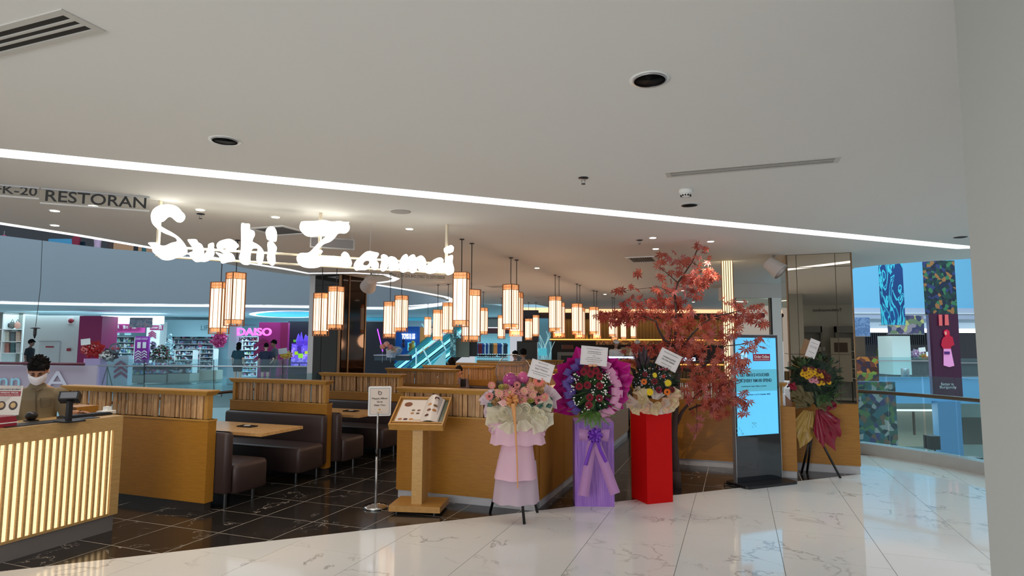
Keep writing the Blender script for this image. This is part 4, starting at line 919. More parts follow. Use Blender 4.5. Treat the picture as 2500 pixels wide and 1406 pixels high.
bushy('christmas_tree', 'green and dark red decorated tree behind the low cabinets', 392, 845, 892, 46, 27, [(24, 90, 40), (110, 20, 34), (40, 60, 44), (220, 226, 230)], leaf=.12, seed=3, cone=0, n=420)
bushy('christmas_tree', 'dark tree with lilac blossoms next to the purple panel', 372, 835, 888, 40, 27.5, [(30, 50, 44), (176, 150, 190), (230, 230, 236)], leaf=.11, seed=5, n=360)
bushy('blossom_bunch', 'big pink blossom bunch over the glass cabinet', 535, 812, 850, 36, 26, [(236, 110, 170), (226, 80, 150)], cone=0, leaf=.13, seed=6, n=420, trunk=False, cat='blossoms')
t = fth('white_column', 'slim white column left of the pink lettering', 'column', 566, 860, 24.6); FB('shaft', mat('column_white', (200, 224, 236), .5), t, 556, 792, 575, 941, 24.6, .5); FB('base', alu, t, 555, 937, 576, 941, 24.55, .55)
t = fth('magenta_wall', 'magenta shop wall with a tall dark chevron', 'wall panel', 660, 860, 26); FB('panel', mat('mag_wall', (176, 44, 130), .5), t, 630, 787, 701, 930, 26, .2); FB('side_return', magenta, t, 683, 787, 701, 930, 25.96, .03)
chevrons(t, 641, 826, 44, 3, 17, 11, 25.9, mat('mag_dark', (140, 26, 84), .5))
neon_p = mat('neon_pink', (255, 110, 214), .4, emit=1.6, ec=(255, 96, 206))
text('shop_sign', 'DAISO', frame(rd(621, 810, 24.4), RT, UP), neon_p, None, width=83/1490*24.4, height=19/1490*24.4, depth=.08, bold=.02, label='glowing pink capital lettering over the far shop entrance', cat='sign')
text('shop_sign', 'JAPAN', frame(rd(603, 828, 24.4), RT, UP), mat('sign_dark_red', (110, 20, 60), .5), None, width=40/1490*24.4, height=9/1490*24.4, depth=.05, label='small dark red JAPAN lettering under the pink sign', cat='sign')
t = fth('dark_shop_front', 'black shop front right of the magenta wall', 'shop', 735, 850, 27); FB('fascia', mat('near_black', (16, 18, 30), .4), t, 701, 785, 963, 935, 27.5, .2)
t = fth('glowing_poster', 'big glowing violet poster screen left of the dark pillar', 'screen', 735, 860, 26.5); FB('screen', pattern('violet_screen', [(60, 40, 150), (110, 90, 220), (160, 140, 240), (40, 30, 110)], 1.6, 'noise', emit=.7), t, 711, 838, 759, 893, 26.6, .06)
for x0, y0, x1, y1, c in ((719, 858, 727, 866, (170, 220, 40)), (728, 863, 739, 874, (150, 230, 60)), (744, 857, 751, 864, (190, 220, 50)), (716, 829, 728, 835, (90, 170, 50)), (711, 884, 759, 888, (60, 40, 150))): FB('print_patch', mat('pp_%02x' % (x0 % 251), c, .5, emit=.5), t, x0, y0, x1, y1, 26.5, .03)
for x, h in ((728, 24), (735, 28), (746, 22), (752, 18)):
    mb = MB(); p = rd(x, 838, 26.45); mb.lathe([(.07, -.1), (.1, .1), (.05, .3), (.01, h/1490*26)], p, 8); mb.build('figure_print', mat('violet_fig', (90, 60, 200), .5, emit=.5), t)
# stand-alone floral gifts near the magenta pillar
def far_bouquet(label, x, yt, yb, D, c1, c2, wrap, base, w=50, card=True, seed=1):
    t = fth('flower_stand', label, 'flower stand', x, yb, D); rng = random.Random(seed); s = D/1490; p = rd(x, (yt+yb)/2*.45+yt*.55, D); R = w/2*s
    mb = MB()
    for k in range(60): a = rng.random()*2*pi; r = R*sqrt(rng.random()); q = p+RT*(r*cos(a))+UP*(r*.6*sin(a))-FW*(.25*(1-(r/R)**2)); mb.ball(q, .055*w/50*s/.0168, 8, 5)
    mb.build('blossoms', mat('blo_%02x%02x%02x' % c1, c1, .7), t, kind='stuff')
    mb = MB()
    for k in range(40): a = rng.random()*2*pi; r = R*sqrt(rng.random()); q = p+RT*(r*cos(a))+UP*(r*.6*sin(a))-FW*(.3*(1-(r/R)**2)); mb.ball(q, .03, 6, 4)
    mb.build('small_blossoms', mat('blo_%02x%02x%02x' % c2, c2, .7), t, kind='stuff')
    n = 16; vs = [p-FW*.05-UP*R*.2]
    for k in range(n): a = 2*pi*k/n; rr = R*(1.25+.18*((k % 2)*2-1)); vs.append(p+RT*rr*cos(a)+UP*rr*.72*sin(a)+FW*.12)
    mb = MB(); mb.add(vs, [(0, k+1, (k+1) % n+1) for k in range(n)]); mb.build('wrapping', mat('wrap_%02x%02x%02x' % wrap, wrap, .6), t)
    if base == 'box':
        FB('pedestal', mat('pink_pedestal', (206, 150, 196), .5), t, x-20, yt+(yb-yt)*.42, x+20, 835+1490*1.75/D, D, .4)
    else:
        hub = rd(x, yt+(yb-yt)*.5, D)
        for dx in (-16, 0, 15): q_ = rd(x+dx, yb, D-(0 if dx else .3)); MB().tube([hub, Vector((q_.x, q_.y, 0))], .015, 6).build('leg', blk, t)
    if card: MB(frame(p+UP*R*.75-FW*.3, RT+UP*.12, UP)).box(-.17, -.1, 0, .17, .12, .01).build('card', white_p, t)
    return t
far_bouquet('red bouquet on a pink pedestal before the magenta pillar', 222, 826, 944, 21.0+1.4, (176, 28, 28), (220, 130, 130), (190, 20, 24), 'box', 46)
far_bouquet('grey and black bouquet on a tripod with a balloon, beside the red one', 262, 845, 942, 22.6, (120, 112, 110), (226, 220, 214), (66, 62, 66), 'tri', 36, False, 4)
t = fth('balloon', 'clear balloon with red hearts over the grey bouquet', 'balloon', 281, 850, 22.5); MB().ball(rd(281, 850, 22.5), .19, 18, 12).build('clear_skin', glass('balloon_film_far', (235, 235, 240), .25, .06), t, True)
for x in (276, 288): MB().ball(rd(x, 851, 22.5), .06, 10, 8).build('inner_balloon', mat('heart_red', (200, 40, 60), .3), t, True)
t = fth('arrow_panel', 'white panel with magenta arrows beside the shop entrance', 'panel', 285, 905, 24.3); FB('panel', mat('arrow_white', (190, 210, 222), .5), t, 238, 868, 312, 941.8, 24.4, .3); chevrons(t, 294, 880, 32, 3, 13, 6.5, 24.35, magenta); FB('edge', magenta, t, 232, 868, 239, 941, 24.4, .3)
far_bouquet('orange and gold bouquet on legs between the strollers and the violet poster', 697, 848, 930, 24.5, (196, 96, 30), (220, 190, 60), (190, 150, 110), 'tri', 24, True, 6)
# ---- behind the left booths: blue toy shop, neon, escalator
mb = MB(); fb(mb, 895, 752, 1135, 783, 31, .3); mb.build('wall_cyan_fascia', mat('lit_cyan_fascia', (120, 205, 232), .6, emit=.25, ec=(80, 200, 235)), kind='structure')  # cyan daylight on the fascia put into its colour and emission
mb = MB(); fb(mb, 895, 783, 1180, 797, 30.6, .3); mb.build('trim_3', mat('ribbon_white', (190, 210, 220), .5), kind='structure')
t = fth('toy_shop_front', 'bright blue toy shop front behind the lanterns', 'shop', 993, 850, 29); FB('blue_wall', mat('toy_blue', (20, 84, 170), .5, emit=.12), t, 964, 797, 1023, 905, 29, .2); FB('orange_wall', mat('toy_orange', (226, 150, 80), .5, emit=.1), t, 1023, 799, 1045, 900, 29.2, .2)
text('lettering', 'TOYS R US', frame(rd(997, 821, 28.9), RT, UP), mat('white_glow', (1, 1, 1)), t, width=.62, height=.26, bold=.03, depth=.05)
FB('cyan_poster', mat('cyan_poster', (90, 200, 220), .5, emit=.5), t, 995, 836, 1014, 856, 28.9, .04)
for i, (x, y, c, l) in enumerate(((985, 842, (60, 50, 90), 'dark violet'), (1002, 852, (190, 120, 60), 'tan'), (1008, 846, (220, 190, 90), 'yellow'))):
    q = fth('toy_figure', l+' stuffed toy display in the blue shop', 'toy', x, y, 28.5); p = rd(x, y, 28.5); MB().ball(p, (.09, .09, .14), 10, 8).build('body', mat('toyc%d' % i, c, .7), q, True); MB().ball(p+UP*.2, .08, 10, 8).build('head', mat('toyc%d' % i, c, .7), q, True)
t = fth('neon_tube', 'slanted violet neon tube in the dark shop', 'neon light', 929, 830, 27); MB().tube([rd(921.5, 803, 27), rd(934.5, 858, 27)], .022, 8).build('tube', mat('neon_violet', (170, 60, 255), .4, emit=3, ec=(150, 50, 255)), t, True)
for i, (x, y, c, r) in enumerate(((934, 846, (226, 130, 110), .11), (944, 840, (236, 150, 130), .11), (954, 847, (200, 110, 100), .1))):
    t = fth('balloon', ['left salmon balloon of the cluster before the dark shop', 'middle salmon balloon of the cluster before the dark shop', 'right salmon balloon of the cluster before the dark shop'][i], 'balloon', x, y, 24, group='salmon balloons before the dark shop'); MB().ball(rd(x, y, 24), r, 14, 10).build('skin', mat('bl%d' % i, c, .3), t, True); MB().tube([rd(x, y, 24)-UP*r, rd(x, y, 24)-UP*(r+.5)], .004, 5).build('string', white_p, t)
rng = random.Random(8)
for i in range(8):
    x, y = 948+rng.random()*24, 852+rng.random()*14
    t = fth('gift_box', 'small gift box in the heap below the salmon balloons', 'box', x, y, 24.3, group='heap of gift boxes'); a = rng.random(); T = Matrix.Translation(rd(x, y, 24.3)) @ Matrix.Rotation(a*2, 4, 'Z') @ Matrix.Rotation(a, 4, 'X')
    c = [(190, 190, 200), (200, 150, 120), (150, 160, 180), (214, 196, 180)][i % 4]; MB(T).box(-.11, -.11, -.1, .11, .11, .1).build('carton', mat('gift%d' % (i % 4), c, .6), t); MB(T).box(-.115, -.02, -.105, .115, .02, .105).build('ribbon', white_p, t)
t = fth('sale_table', 'long low table of blue and white goods in front of the dark shop', 'table', 955, 868, 24.6); FB('top', alu, t, 912, 866, 1000, 868.5, 24.6, 1); FB('body', mat('cab_dark', (1, 1, 1)), t, 914, 868.5, 998, 880, 24.7, .8)
# escalator
esc_c = mat('escalator_cyan', (84, 190, 206), .25, metal=.3, emit=.06); esc_l = mat('escalator_light', (170, 240, 250), .4, emit=.9, ec=(150, 236, 250)); esc_d = mat('escalator_step', (14, 22, 30), .5)
t = fth('escalator', 'pair of escalators with cyan lit balustrades rising to the right', 'escalator', 1060, 890, 25)
def ebar(x0, y0, x1, y1, D, m, r, name): MB().tube([rd(x0, y0, D), rd(x1, y1, D)], r, 8).build(name, m, t)
def epan(x0, y0, x1, y1, hgt, D, m, name, th=.04):
    a, b = rd(x0, y0, D), rd(x1, y1, D); MB().obox(a, b-a, FW*th, UP*hgt).build(name, m, t)
egl = glass('escalator_glass', (150, 225, 232), .15, .12)
for lane, (dx, D) in enumerate(((0, 26.5), (48, 24.5))):
    epan(968+dx, 925, 1118+dx, 808, -.55, D, esc_d, 'truss')
    for k in range(14):
        x = 975+dx+k*10; y = 920-k*7.8; FB('step', esc_d, t, x, y-5, x+11, y-2, D+.05, 1.0)
    for k in range(13):
        x = 978+dx+k*10; y = 915-k*7.8; FB('step_edge', esc_c, t, x, y-3, x+16, y-2, D+.02, .05)
for dx, D in ((0, 26.4), (38, 25.3), (80, 24.2)):
    epan(968+dx, 900, 1105+dx, 793, .35, D, egl, 'glass_side'); ebar(964+dx, 893, 1102+dx, 785, D, esc_c, .07, 'handrail'); ebar(968+dx, 902, 1105+dx, 795, D, esc_l, .05, 'light_line'); ebar(970+dx, 912, 1107+dx, 805, D, esc_c, .06, 'skirt')
for a in ((1016, 850, 1016, 892), (1031, 848, 1052, 890), (1072, 820, 1089, 855), (1108, 795, 1124, 825), (1030, 790, 1040, 806)): ebar(a[0], a[1], a[2], a[3], 23.9, mat('tube_white', (170, 226, 236), .4, emit=.35), .03, 'strut_tube')
t = fth('triangular_panel', 'pale cyan panel below the escalator', 'panel', 1075, 880, 23.8); P = [rd(x, y, 23.8) for x, y in ((1050, 898), (1088, 855), (1088, 898))]; mb = MB(); mb.add(P+[p+FW*.05 for p in P], [(0, 1, 2), (5, 4, 3), (0, 3, 4, 1), (1, 4, 5, 2), (2, 5, 3, 0)]); mb.build('panel', mat('pale_cyan', (150, 216, 226), .4, emit=.15), t)
t = fth('mosaic_column', 'sparkling cyan patterned column right of the escalator', 'column', 1106, 850, 23); FB('shaft', pattern('mosaic_cyan', [(90, 150, 156), (150, 210, 214), (60, 110, 120)], 14), t, 1099, 758, 1113, 872, 23, .4)
t = fth('grey_wall_panel', 'plain grey green wall panel right of the escalator', 'panel', 1130, 850, 23.2); FB('panel', mat('grey_green', (120, 124, 112), .7), t, 1113, 826, 1146, 872, 23.2, .2); FB('dark_door', mat('dark_door', (40, 42, 44), .6), t, 1146, 822, 1165, 870, 23.3, .2)
# clothes shop in the back
t = fth('sports_shop_interior', 'bright cyan shop interior with hanging clothes and shoe rows', 'shop', 1198, 850, 30)
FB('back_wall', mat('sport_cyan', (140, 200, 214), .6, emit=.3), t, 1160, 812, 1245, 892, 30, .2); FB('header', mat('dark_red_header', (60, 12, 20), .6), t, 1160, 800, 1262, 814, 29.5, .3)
FB('light_edge', mat('white_glow', (1, 1, 1)), t, 1165, 799, 1262, 800.5, 29.3, .1); FB('upper_wall', mat('grey_upper', (84, 82, 80), .7), t, 1150, 775, 1275, 799, 29.6, .3)
rng = random.Random(12)
for i in range(16):
    x = 1164+i*4.7; ci = rng.randrange(6); c = [(40, 46, 60), (176, 180, 190), (120, 20, 30), (30, 60, 120), (214, 214, 214), (70, 74, 66)][ci]; cn = ['dark navy', 'light grey', 'dark red', 'blue', 'white', 'olive grey'][ci]
    if 1203 < x < 1213: c = (226, 130, 60); cn = 'orange'
    q = fth('hung_shirt', cn+' shirt on the far sports rack, '+['leftmost', 'second', 'third', 'fourth', 'fifth', 'sixth', 'seventh', 'eighth', 'ninth', 'tenth', 'eleventh', 'twelfth', 'thirteenth', 'fourteenth', 'fifteenth', 'rightmost'][i]+' along it', 'garment', x, 846, 28.8, group='shirts on the far sports rack'); p = rd(x, 848, 28.8); s_ = .1+rng.random()*.05
    mb = MB(); mb.lathe([(s_*.8, -.35-rng.random()*.12), (s_*.75, 0), (s_, .12), (.03, .2)], p, 8, .5); mb.build('cloth', mat('sh_%02x%02x%02x' % c, c, .8), q)
t = fth('shoe_shelves', 'dark shelves with rows of white soled shoes', 'shelf unit', 1200, 875, 28.6)
for k in range(4):
    FB('shelf', esc_d, t, 1164, 866+k*6.5, 1240, 867.4+k*6.5, 28.6, .3); mb = MB()
    for j in range(13): fb(mb, 1166+j*5.8, 863.6+k*6.5, 1170+j*5.8, 866+k*6.5, 28.6, .2)
    mb.build('shoes', white_p, t, kind='stuff')
# ---- back of the restaurant: black column, decor, open kitchen
KD = 22.4
gold = mat('gold_wall', (120, 88, 34), .4, metal=.25); warm_l = mat('warm_cove', (255, 206, 160), .5, emit=1.1, ec=(255, 196, 146)); shelf_l = mat('warm_shelf_light', (255, 180, 90), .5, emit=1.6, ec=(255, 176, 84))
t = thing('black_column', 'black slatted column at the end of the middle lantern row', 'column', rd(1290, 880, 22)); FB('shaft', mat('near_black', (1, 1, 1)), t, 1275, 757, 1315, 835, 22, .5)
mb = MB()
for k in range(18): fb(mb, 1276, 776+k*3, 1286, 777.2+k*3, 21.95, .05)
mb.build('slats', dk, t, kind='stuff'); FB('lower_block', mat('slate_dark', (44, 52, 54), .5), t, 1262, 833, 1312, 900, 22, .4)
t = fth('branch_artwork', 'tall pale blue backlit artwork of branching white lines', 'artwork', 1329, 830, 24); FB('panel', mat('art_blue', (96, 150, 170), .5, emit=.25), t, 1313, 768, 1347, 892, 24, .1)
rng = random.Random(3)
for k in range(9):
    x = 1316+k*3.4; pts = [rd(x+q*2*sin(k)+q*q*.6*(1 if k % 2 else -1), 880-q*12, 23.96) for q in range(7)]; MB().tube(pts, .012, 5).build('white_line', mat('art_line', (190, 230, 232), .5, emit=.4), t)
FB('screen', mat('cyan_poster', (1, 1, 1)), t, 1314, 850, 1335, 868, 23.9, .05)
t = fth('kitchen_wall', 'gold back wall of the open kitchen with lit ceiling cove', 'wall panel', 1600, 800, KD+1)
FB('wall', gold, t, 1345, 775, 1915, 832, KD+1.2, .15); FB('cove_light', warm_l, t, 1262, 752, 1912, 764, KD+.3, .2); FB('soffit', mat('dark_soffit', (66, 44, 26), .6), t, 1262, 764, 1912, 776, KD+.2, .9)
mb = MB(); 
for k in range(70): fb(mb, 1347+k*8, 776, 1348.3+k*8, 830, KD+1.15, .05)
mb.build('vertical_ribs', mat('gold_rib', (130, 96, 40), .4), t, kind='stuff')
l = area('kitchen_cove_light', tuple(rd(1600, 778, KD+.8)), (0, 0, YAW), 8, .3, 30, (1, .75, .45))
t = fth('kitchen_shelf', 'long glowing warm shelf over the open kitchen', 'shelf', 1500, 830, KD); FB('board', mat('dark_soffit', (1, 1, 1)), t, 1343, 831, 1460, 833.5, KD, .6); FB('light_edge', shelf_l, t, 1343, 828, 1795, 830.6, KD-.05, .1); FB('valance', pattern('valance', [(110, 74, 40), (200, 150, 90), (150, 104, 60)], 16), t, 1455, 832, 1795, 842, KD, .05)
t = fth('kitchen_unit', 'dark kitchen wall unit with steel equipment', 'wall panel', 1560, 860, KD+2); FB('wall', mat('kitchen_dark', (56, 44, 36), .6), t, 1340, 832, 1912, 905, KD+2.2, .15)
for i, (x0, y0, x1, y1, c) in enumerate(((1362, 860, 1418, 888, (120, 122, 122)), (1370, 868, 1410, 888, (40, 44, 48)), (1518, 848, 1565, 868, (150, 140, 120)), (1530, 862, 1560, 868, (190, 180, 150)), (1372, 842, 1400, 852, (120, 60, 40)))):
    FB('equipment', mat('kit%d' % i, c, .4, metal=.3 if i < 4 else 0), t, x0, y0, x1, y1, KD+1.2-.1*i, .2)
t = fth('sushi_counter', 'wooden sushi bar counter with glowing white glass case', 'counter', 1600, 890, KD-1); FB('glass_case', mat('case_glow', (220, 236, 255), .4, emit=1.4, ec=(190, 220, 255)), t, 1484, 870.5, 1552, 874.5, KD-1.1, .3); FB('glass_case', MC['case_glow'], t, 1665, 873, 1698, 881, KD-1.1, .3)
FB('glass_case', MC['case_glow'], t, 1770, 874, 1790, 880, KD-1.1, .3); FB('glass_case', MC['case_glow'], t, 1906, 868, 1912, 876, KD-1.1, .3)
FB('counter_top', blk, t, 1450, 881, 1800, 885, KD-1.3, .8); FB('light_strip', shelf_l, t, 1450, 889, 1800, 891, KD-1.15, .05); FB('front', gold, t, 1450, 885, 1800, 925, KD-1.1, .3)
mb = MB()
for k in range(44): fb(mb, 1452+k*8, 891, 1453.5+k*8, 925, KD-1.14, .04)
mb.build('vertical_ribs', MC['gold_rib'], t, kind='stuff')
for i, (x, c) in enumerate(((1433, (190, 150, 60)), (1438, (60, 50, 40)), (1443, (200, 180, 120)), (1448, (120, 90, 40)))):
    q = fth('bottle', ['amber', 'dark', 'pale gold', 'brown'][i]+' bottle standing on the glowing kitchen shelf', 'bottle', x, 830, KD+.1, group='bottles on the kitchen shelf'); p = rd(x, 829, KD+.1); MB().lathe([(.03, 0), (.03, .16), (.012, .2), (.012, .26)], p, 10).build('glass_body', mat('bot%d' % i, c, .2), q, True)
# bulkhead and mirror wall right of the maple
t = thing('mirror_wall', 'dark bronze mirror wall under a white bulkhead right of the maple', 'wall panel', (.2, 13, 0))
FB('bulkhead', mat('bulk_white', (206, 204, 200), .7), t, 1792, 655, 1906, 727, 13, 1.0); FB('mirror_panel', bronze, t, 1800, 727, 1884, 905, 13.05, .05); FB('white_frame', white_p, t, 1886, 727, 1911, 960, 13.0, .15); FB('dark_edge', blk, t, 1883, 727, 1887, 905, 13.0, .1)
MB(frame(rd(1862, 770, 13.0), RT, UP)).ball((0, 0, 0), (.055, .055, .02), 16, 8).build('red_rosette', mat('dull_red', (96, 24, 26), .6), t)
# ---- right atrium
cr = [(1.62, 11.62), (1.75, 11.49), (2.15, 11.22), (2.55, 10.88), (2.85, 10.52), (3.09, 10.17), (3.35, 9.7), (3.6, 9.2), (3.9, 8.4)]
curb = mat('curb_marble', (190, 188, 184), .25, noise=.08)
t = thing('curb', 'curved pale stone curb under the right glass balustrade', 'curb', (2.5, 10.9, 0))
def seg(a, b, th, z0, z1, m, name, side=1):
    A, B = Vector((*a, z0)), Vector((*b, z0)); d = (B-A).normalized(); n = Vector((-d.y, d.x, 0))*side
    return MB().obox(A, B-A, n*th, UP*(z1-z0)).build(name, m, t)
for a, b in zip(cr, cr[1:]): seg(a, b, .22, 0, .17, curb, 'kerb_stone')
for a, b in zip(cr, cr[1:]): seg(a, b, .1, -.5, 0, curb, 'slab_edge')
t = thing('glass_balustrade', 'curved glass balustrade with bronze handrail by the right atrium', 'balustrade', (2.6, 11, .17))
for a, b in zip(cr[:-1:1], cr[1:]):
    A, B = Vector((*a, .17)), Vector((*b, .17)); d = (B-A).normalized(); n = Vector((-d.y, d.x, 0)); MB().obox(A+n*.12+d*.005, (B-A)-d*.01, n*.012, UP*1.12).build('glass_pane', gl, t)
MB().tube([Vector((*p, 1.0))+Vector((0, 0, 0)) for p in [(x+.03, y+.03) for x, y in cr]], .03, 10).build('handrail', mat('bronze_rail', (120, 104, 92), .3, metal=.6), t, True)
RA = 30
cy2 = mat('atrium_wall_cyan', (120, 184, 216), .7); 
mb = MB(); fb(mb, 2060, 560, 2440, 752, RA, .3); mb.build('wall_atrium_upper', cy2, kind='structure')
mb = MB(); fb(mb, 2060, 752, 2440, 764, RA-.3, .6); fb(mb, 2060, 766, 2440, 778, RA-.6, .6); mb.build('trim_4', mat('trim_lilac', (176, 178, 196), .5), kind='structure')
mb = MB(); fb(mb, 2060, 764, 2440, 766, RA-.65, .6); mb.build('trim_5', white_p, kind='structure')
mb = MB(); fb(mb, 2060, 778, 2440, 802, RA+2, .3); mb.build('wall_atrium_mid', mat('mid_grey_blue', (150, 172, 186), .6), kind='structure')
mb = MB(); fb(mb, 2105, 802, 2440, 812, RA+1.6, .2); mb.build('light_band_right', mat('white_glow', (1, 1, 1)), label='white light band over the far right shops', cat='light')
fr_poly = [tuple((FW*29.4+RT*r)[:2]) for r in (15.5, 26)]+[tuple((FW*40+RT*r)[:2]) for r in (36, 16)]
mb = MB(); mb.prism(fr_poly, -.3, 0); mb.build('floor', fl_far, kind='structure')
mb = MB(); fb(mb, 2060, 921, 2440, 985, 29, .3); mb.build('wall_atrium_fascia', mat('fascia_sky', (120, 176, 214), .5), kind='structure')
mb = MB(); fb(mb, 2060, 802, 2440, 922, 36, .3); mb.build('wall_shops_right', mat('shops_dark', (60, 62, 66), .6), kind='structure')
mb = MB(); fb(mb, 2060, 985, 2440, 1200, 34, .3); mb.build('wall_lower_right', mat('lower_white', (176, 190, 184), .6), kind='structure')
mb = MB(); fb(mb, 2295, 980, 2352, 1200, 28.6, .4); mb.build('wall_lower_blue', mat('lower_blue', (92, 140, 178), .5), kind='structure')
t = fth('lower_shop_opening', 'lit opening of the shop on the lower floor', 'shop', 2240, 1050, 33); FB('recess', mat('lower_tan', (160, 150, 132), .6), t, 2180, 1002, 2285, 1090, 33.5, .2); FB('light_line', mat('white_glow', (1, 1, 1)), t, 2180, 1000, 2290, 1003.5, 33.2, .2); FB('post', hr, t, 2231, 1005, 2234.5, 1062, 33, .1); FB('dark_opening', mat('lower_dark', (90, 86, 80), .6), t, 2352, 1020, 2400, 1085, 33, .2)
t = fth('square_pillar', 'plain white square pillar across the right atrium', 'pillar', 2200, 870, 31); FB('shaft', mat('column_greenish', (200, 218, 212), .6), t, 2179, 820, 2224, 915, 31, 1.2)
t = fth('dark_shop_front', 'dark slatted shop front with white lettering across the right atrium', 'shop', 2150, 850, 35); FB('fascia', mat('slat_grey', (84, 88, 92), .6), t, 2110, 812, 2268, 842, 34.5, .3); FB('interior', mat('int_brown', (96, 78, 60), .6), t, 2085, 812, 2112, 870, 34, .3)
mb = MB()
for k in range(30): fb(mb, 2111+k*5.2, 812, 2112.6+k*5.2, 842, 34.4, .08)
mb.build('fascia_slats', mat('slat_dark', (50, 52, 56), .6), t, kind='stuff')
text('lettering', 'Parkson', frame(rd(2187, 834, 33.9), RT, UP), mat('white_glow', (1, 1, 1)), t, width=52/1490*34, height=10/1490*34, bold=.02, depth=.05)
P = [rd(x, y, 33.9) for x, y in ((2148, 834), (2154, 828), (2160, 834), (2154, 841))]; MB().add(P+[p+FW*.05 for p in P], [(0, 1, 2, 3), (7, 6, 5, 4), (0, 4, 5, 1), (1, 5, 6, 2), (2, 6, 7, 3), (3, 7, 4, 0)]).build('diamond_logo', mat('neon_violet', (1, 1, 1)), t)
P = [rd(x, y, 33.8) for x, y in ((2166, 854), (2173, 847), (2180, 854), (2173, 862))]; MB().add(P+[p+FW*.05 for p in P], [(0, 1, 2, 3), (7, 6, 5, 4), (0, 4, 5, 1), (1, 5, 6, 2), (2, 6, 7, 3), (3, 7, 4, 0)]).build('diamond_board', mat('dia_violet', (150, 100, 170), .5), t)
bushy('potted_shrub', 'yellow green shrub before the dark shop across the right atrium', 2155, 850, 880, 34, 33.3, [(120, 130, 50), (70, 90, 40)], cone=0, leaf=.12, n=160)
t = fth('glass_balustrade', 'far glass balustrade across the right atrium', 'balustrade', 2250, 900, 29); FB('glass_pane', gl, t, 2140, 872, 2270, 921, 28.9, .03); FB('glass_pane', gl, t, 2346, 875, 2400, 922, 28.9, .03); FB('handrail', alu, t, 2140, 879.5, 2270, 882, 28.8, .06); FB('handrail', alu, t, 2346, 885, 2400, 887, 28.8, .06)
t = fth('litter_bin', 'steel litter bin behind the far right balustrade', 'bin', 2210, 910, 29.8); MB().lathe([(.18, 0), (.18, .62), (.15, .66)], Vector((*rd(2210, 913, 29.8)[:2], 0)), 16).build('body', alu, t, True)
far_bouquet('lilac bouquet on a tripod across the right atrium', 2242, 848, 918, 31, (150, 110, 150), (220, 200, 220), (130, 120, 140), 'tri', 26, True, 9)
far_bouquet('orange bouquet on a tall pink base across the right atrium', 2260, 858, 918, 30.5, (200, 110, 40), (120, 90, 30), (90, 100, 50), 'tri', 20, True, 10)
def far_banner(label, x0, y0, x1, y1, D, m, bar=True):
    t = fth('hanging_banner', label, 'banner', (x0+x1)/2, y1, D); FB('cloth', m, t, x0, y0, x1, y1, D, .04)
    if bar: FB('bottom_bar', alu, t, x0-1, y1, x1+1, y1+1.4, D-.02, .06)
far_banner('blue batik banner with cyan leaf pattern hanging in the right atrium', 2149, 643, 2207, 793, 22, pattern('batik_cyan', [(14, 60, 120), (70, 200, 220), (16, 76, 140), (90, 214, 226), (20, 60, 110)], 1.7, 'noise', stretch=(1.6, 1.6, .5)))
far_banner('dark floral green and orange banner in the right atrium', 2257, 636, 2334, 769, 20, pattern('batik_dark', [(18, 36, 60), (30, 70, 60), (50, 60, 110), (170, 110, 60), (24, 50, 50), (60, 120, 80), (20, 30, 50)], 9))
far_banner('small blue grey shimmering banner next to the right mirror pillar', 2086, 775, 2124, 820, 24, pattern('batik_grey', [(96, 120, 160), (130, 150, 186), (80, 100, 140)], 6, 'noise'))
far_banner('small banner with cream lilies across the right atrium', 2168, 770, 2256, 815, 26, pattern('batik_lily', [(84, 70, 100), (190, 176, 110), (60, 60, 90), (150, 130, 140), (110, 120, 90)], 5))
far_banner('orange and green peacock banner behind the right railing', 2090, 871, 2145, 930, 20, pattern('batik_peacock', [(120, 60, 40), (200, 120, 50), (60, 40, 60), (140, 160, 60), (80, 40, 30)], 7))
far_banner('tall teal banner with butterfly wing pattern behind the right railing', 2092, 932, 2190, 1110, 16, pattern('batik_butterfly', [(50, 110, 120), (170, 176, 170), (90, 130, 80), (70, 70, 120), (30, 60, 70), (130, 100, 80), (60, 100, 90)], 8), bar=False)
t = fth('advert_column', 'tall dark plum advertising box with woman in red top hanging in the atrium', 'advert', 2306, 870, 19)
plum = mat('plum_print', (60, 18, 50), .35, emit=.15); FB('front_face', plum, t, 2279, 766, 2345, 971, 19, .12)
a = rd(2279, 868, 19.02); q = rd(2266, 868, 20.2); zt, zb_ = rd(2279, 766, 19).z, rd(2279, 971, 19).z; A = Vector((a.x, a.y, zb_)); Bv = Vector((q.x-a.x, q.y-a.y, 0)); MB().obox(A, Bv, RT*.05, UP*(zt-zb_)).build('side_face', mat('plum_side', (70, 60, 110), .35, emit=.15), t)
def flat(name, pts, D, c, e=.35):
    P = [rd(x, y, D) for x, y in pts]; n = len(P); MB().add(P+[p+FW*.01 for p in P], [tuple(range(n)), tuple(range(2*n-1, n-1, -1))]+[(i, i+n, (i+1) % n+n, (i+1) % n) for i in range(n)]).build(name, mat('pr_%02x%02x%02x' % c, c, .4, emit=e), t)
flat('printed_skirt', [(2304, 849), (2321, 849), (2330, 893), (2318, 896), (2304, 892)], 18.97, (214, 140, 190))
flat('printed_top', [(2304, 823), (2317, 818), (2326, 823), (2330, 842), (2322, 846), (2322, 851), (2303, 851), (2298, 843), (2300, 830)], 18.96, (170, 20, 50))
flat('printed_head', [(2306, 806), (2312, 804), (2318, 808), (2319, 820), (2308, 822), (2304, 812)], 18.96, (190, 16, 56)); flat('printed_face', [(2306, 810), (2311, 809), (2312, 816), (2308, 818)], 18.95, (200, 140, 120)); flat('printed_bag', [(2305, 858), (2319, 858), (2319, 865), (2306, 865)], 18.95, (70, 30, 100))
flat('printed_legs', [(2292, 768), (2300, 768), (2301, 795), (2293, 795)], 18.95, (200, 90, 90)); flat('printed_legs', [(2307, 768), (2315, 768), (2317, 794), (2307, 794)], 18.95, (200, 90, 90))
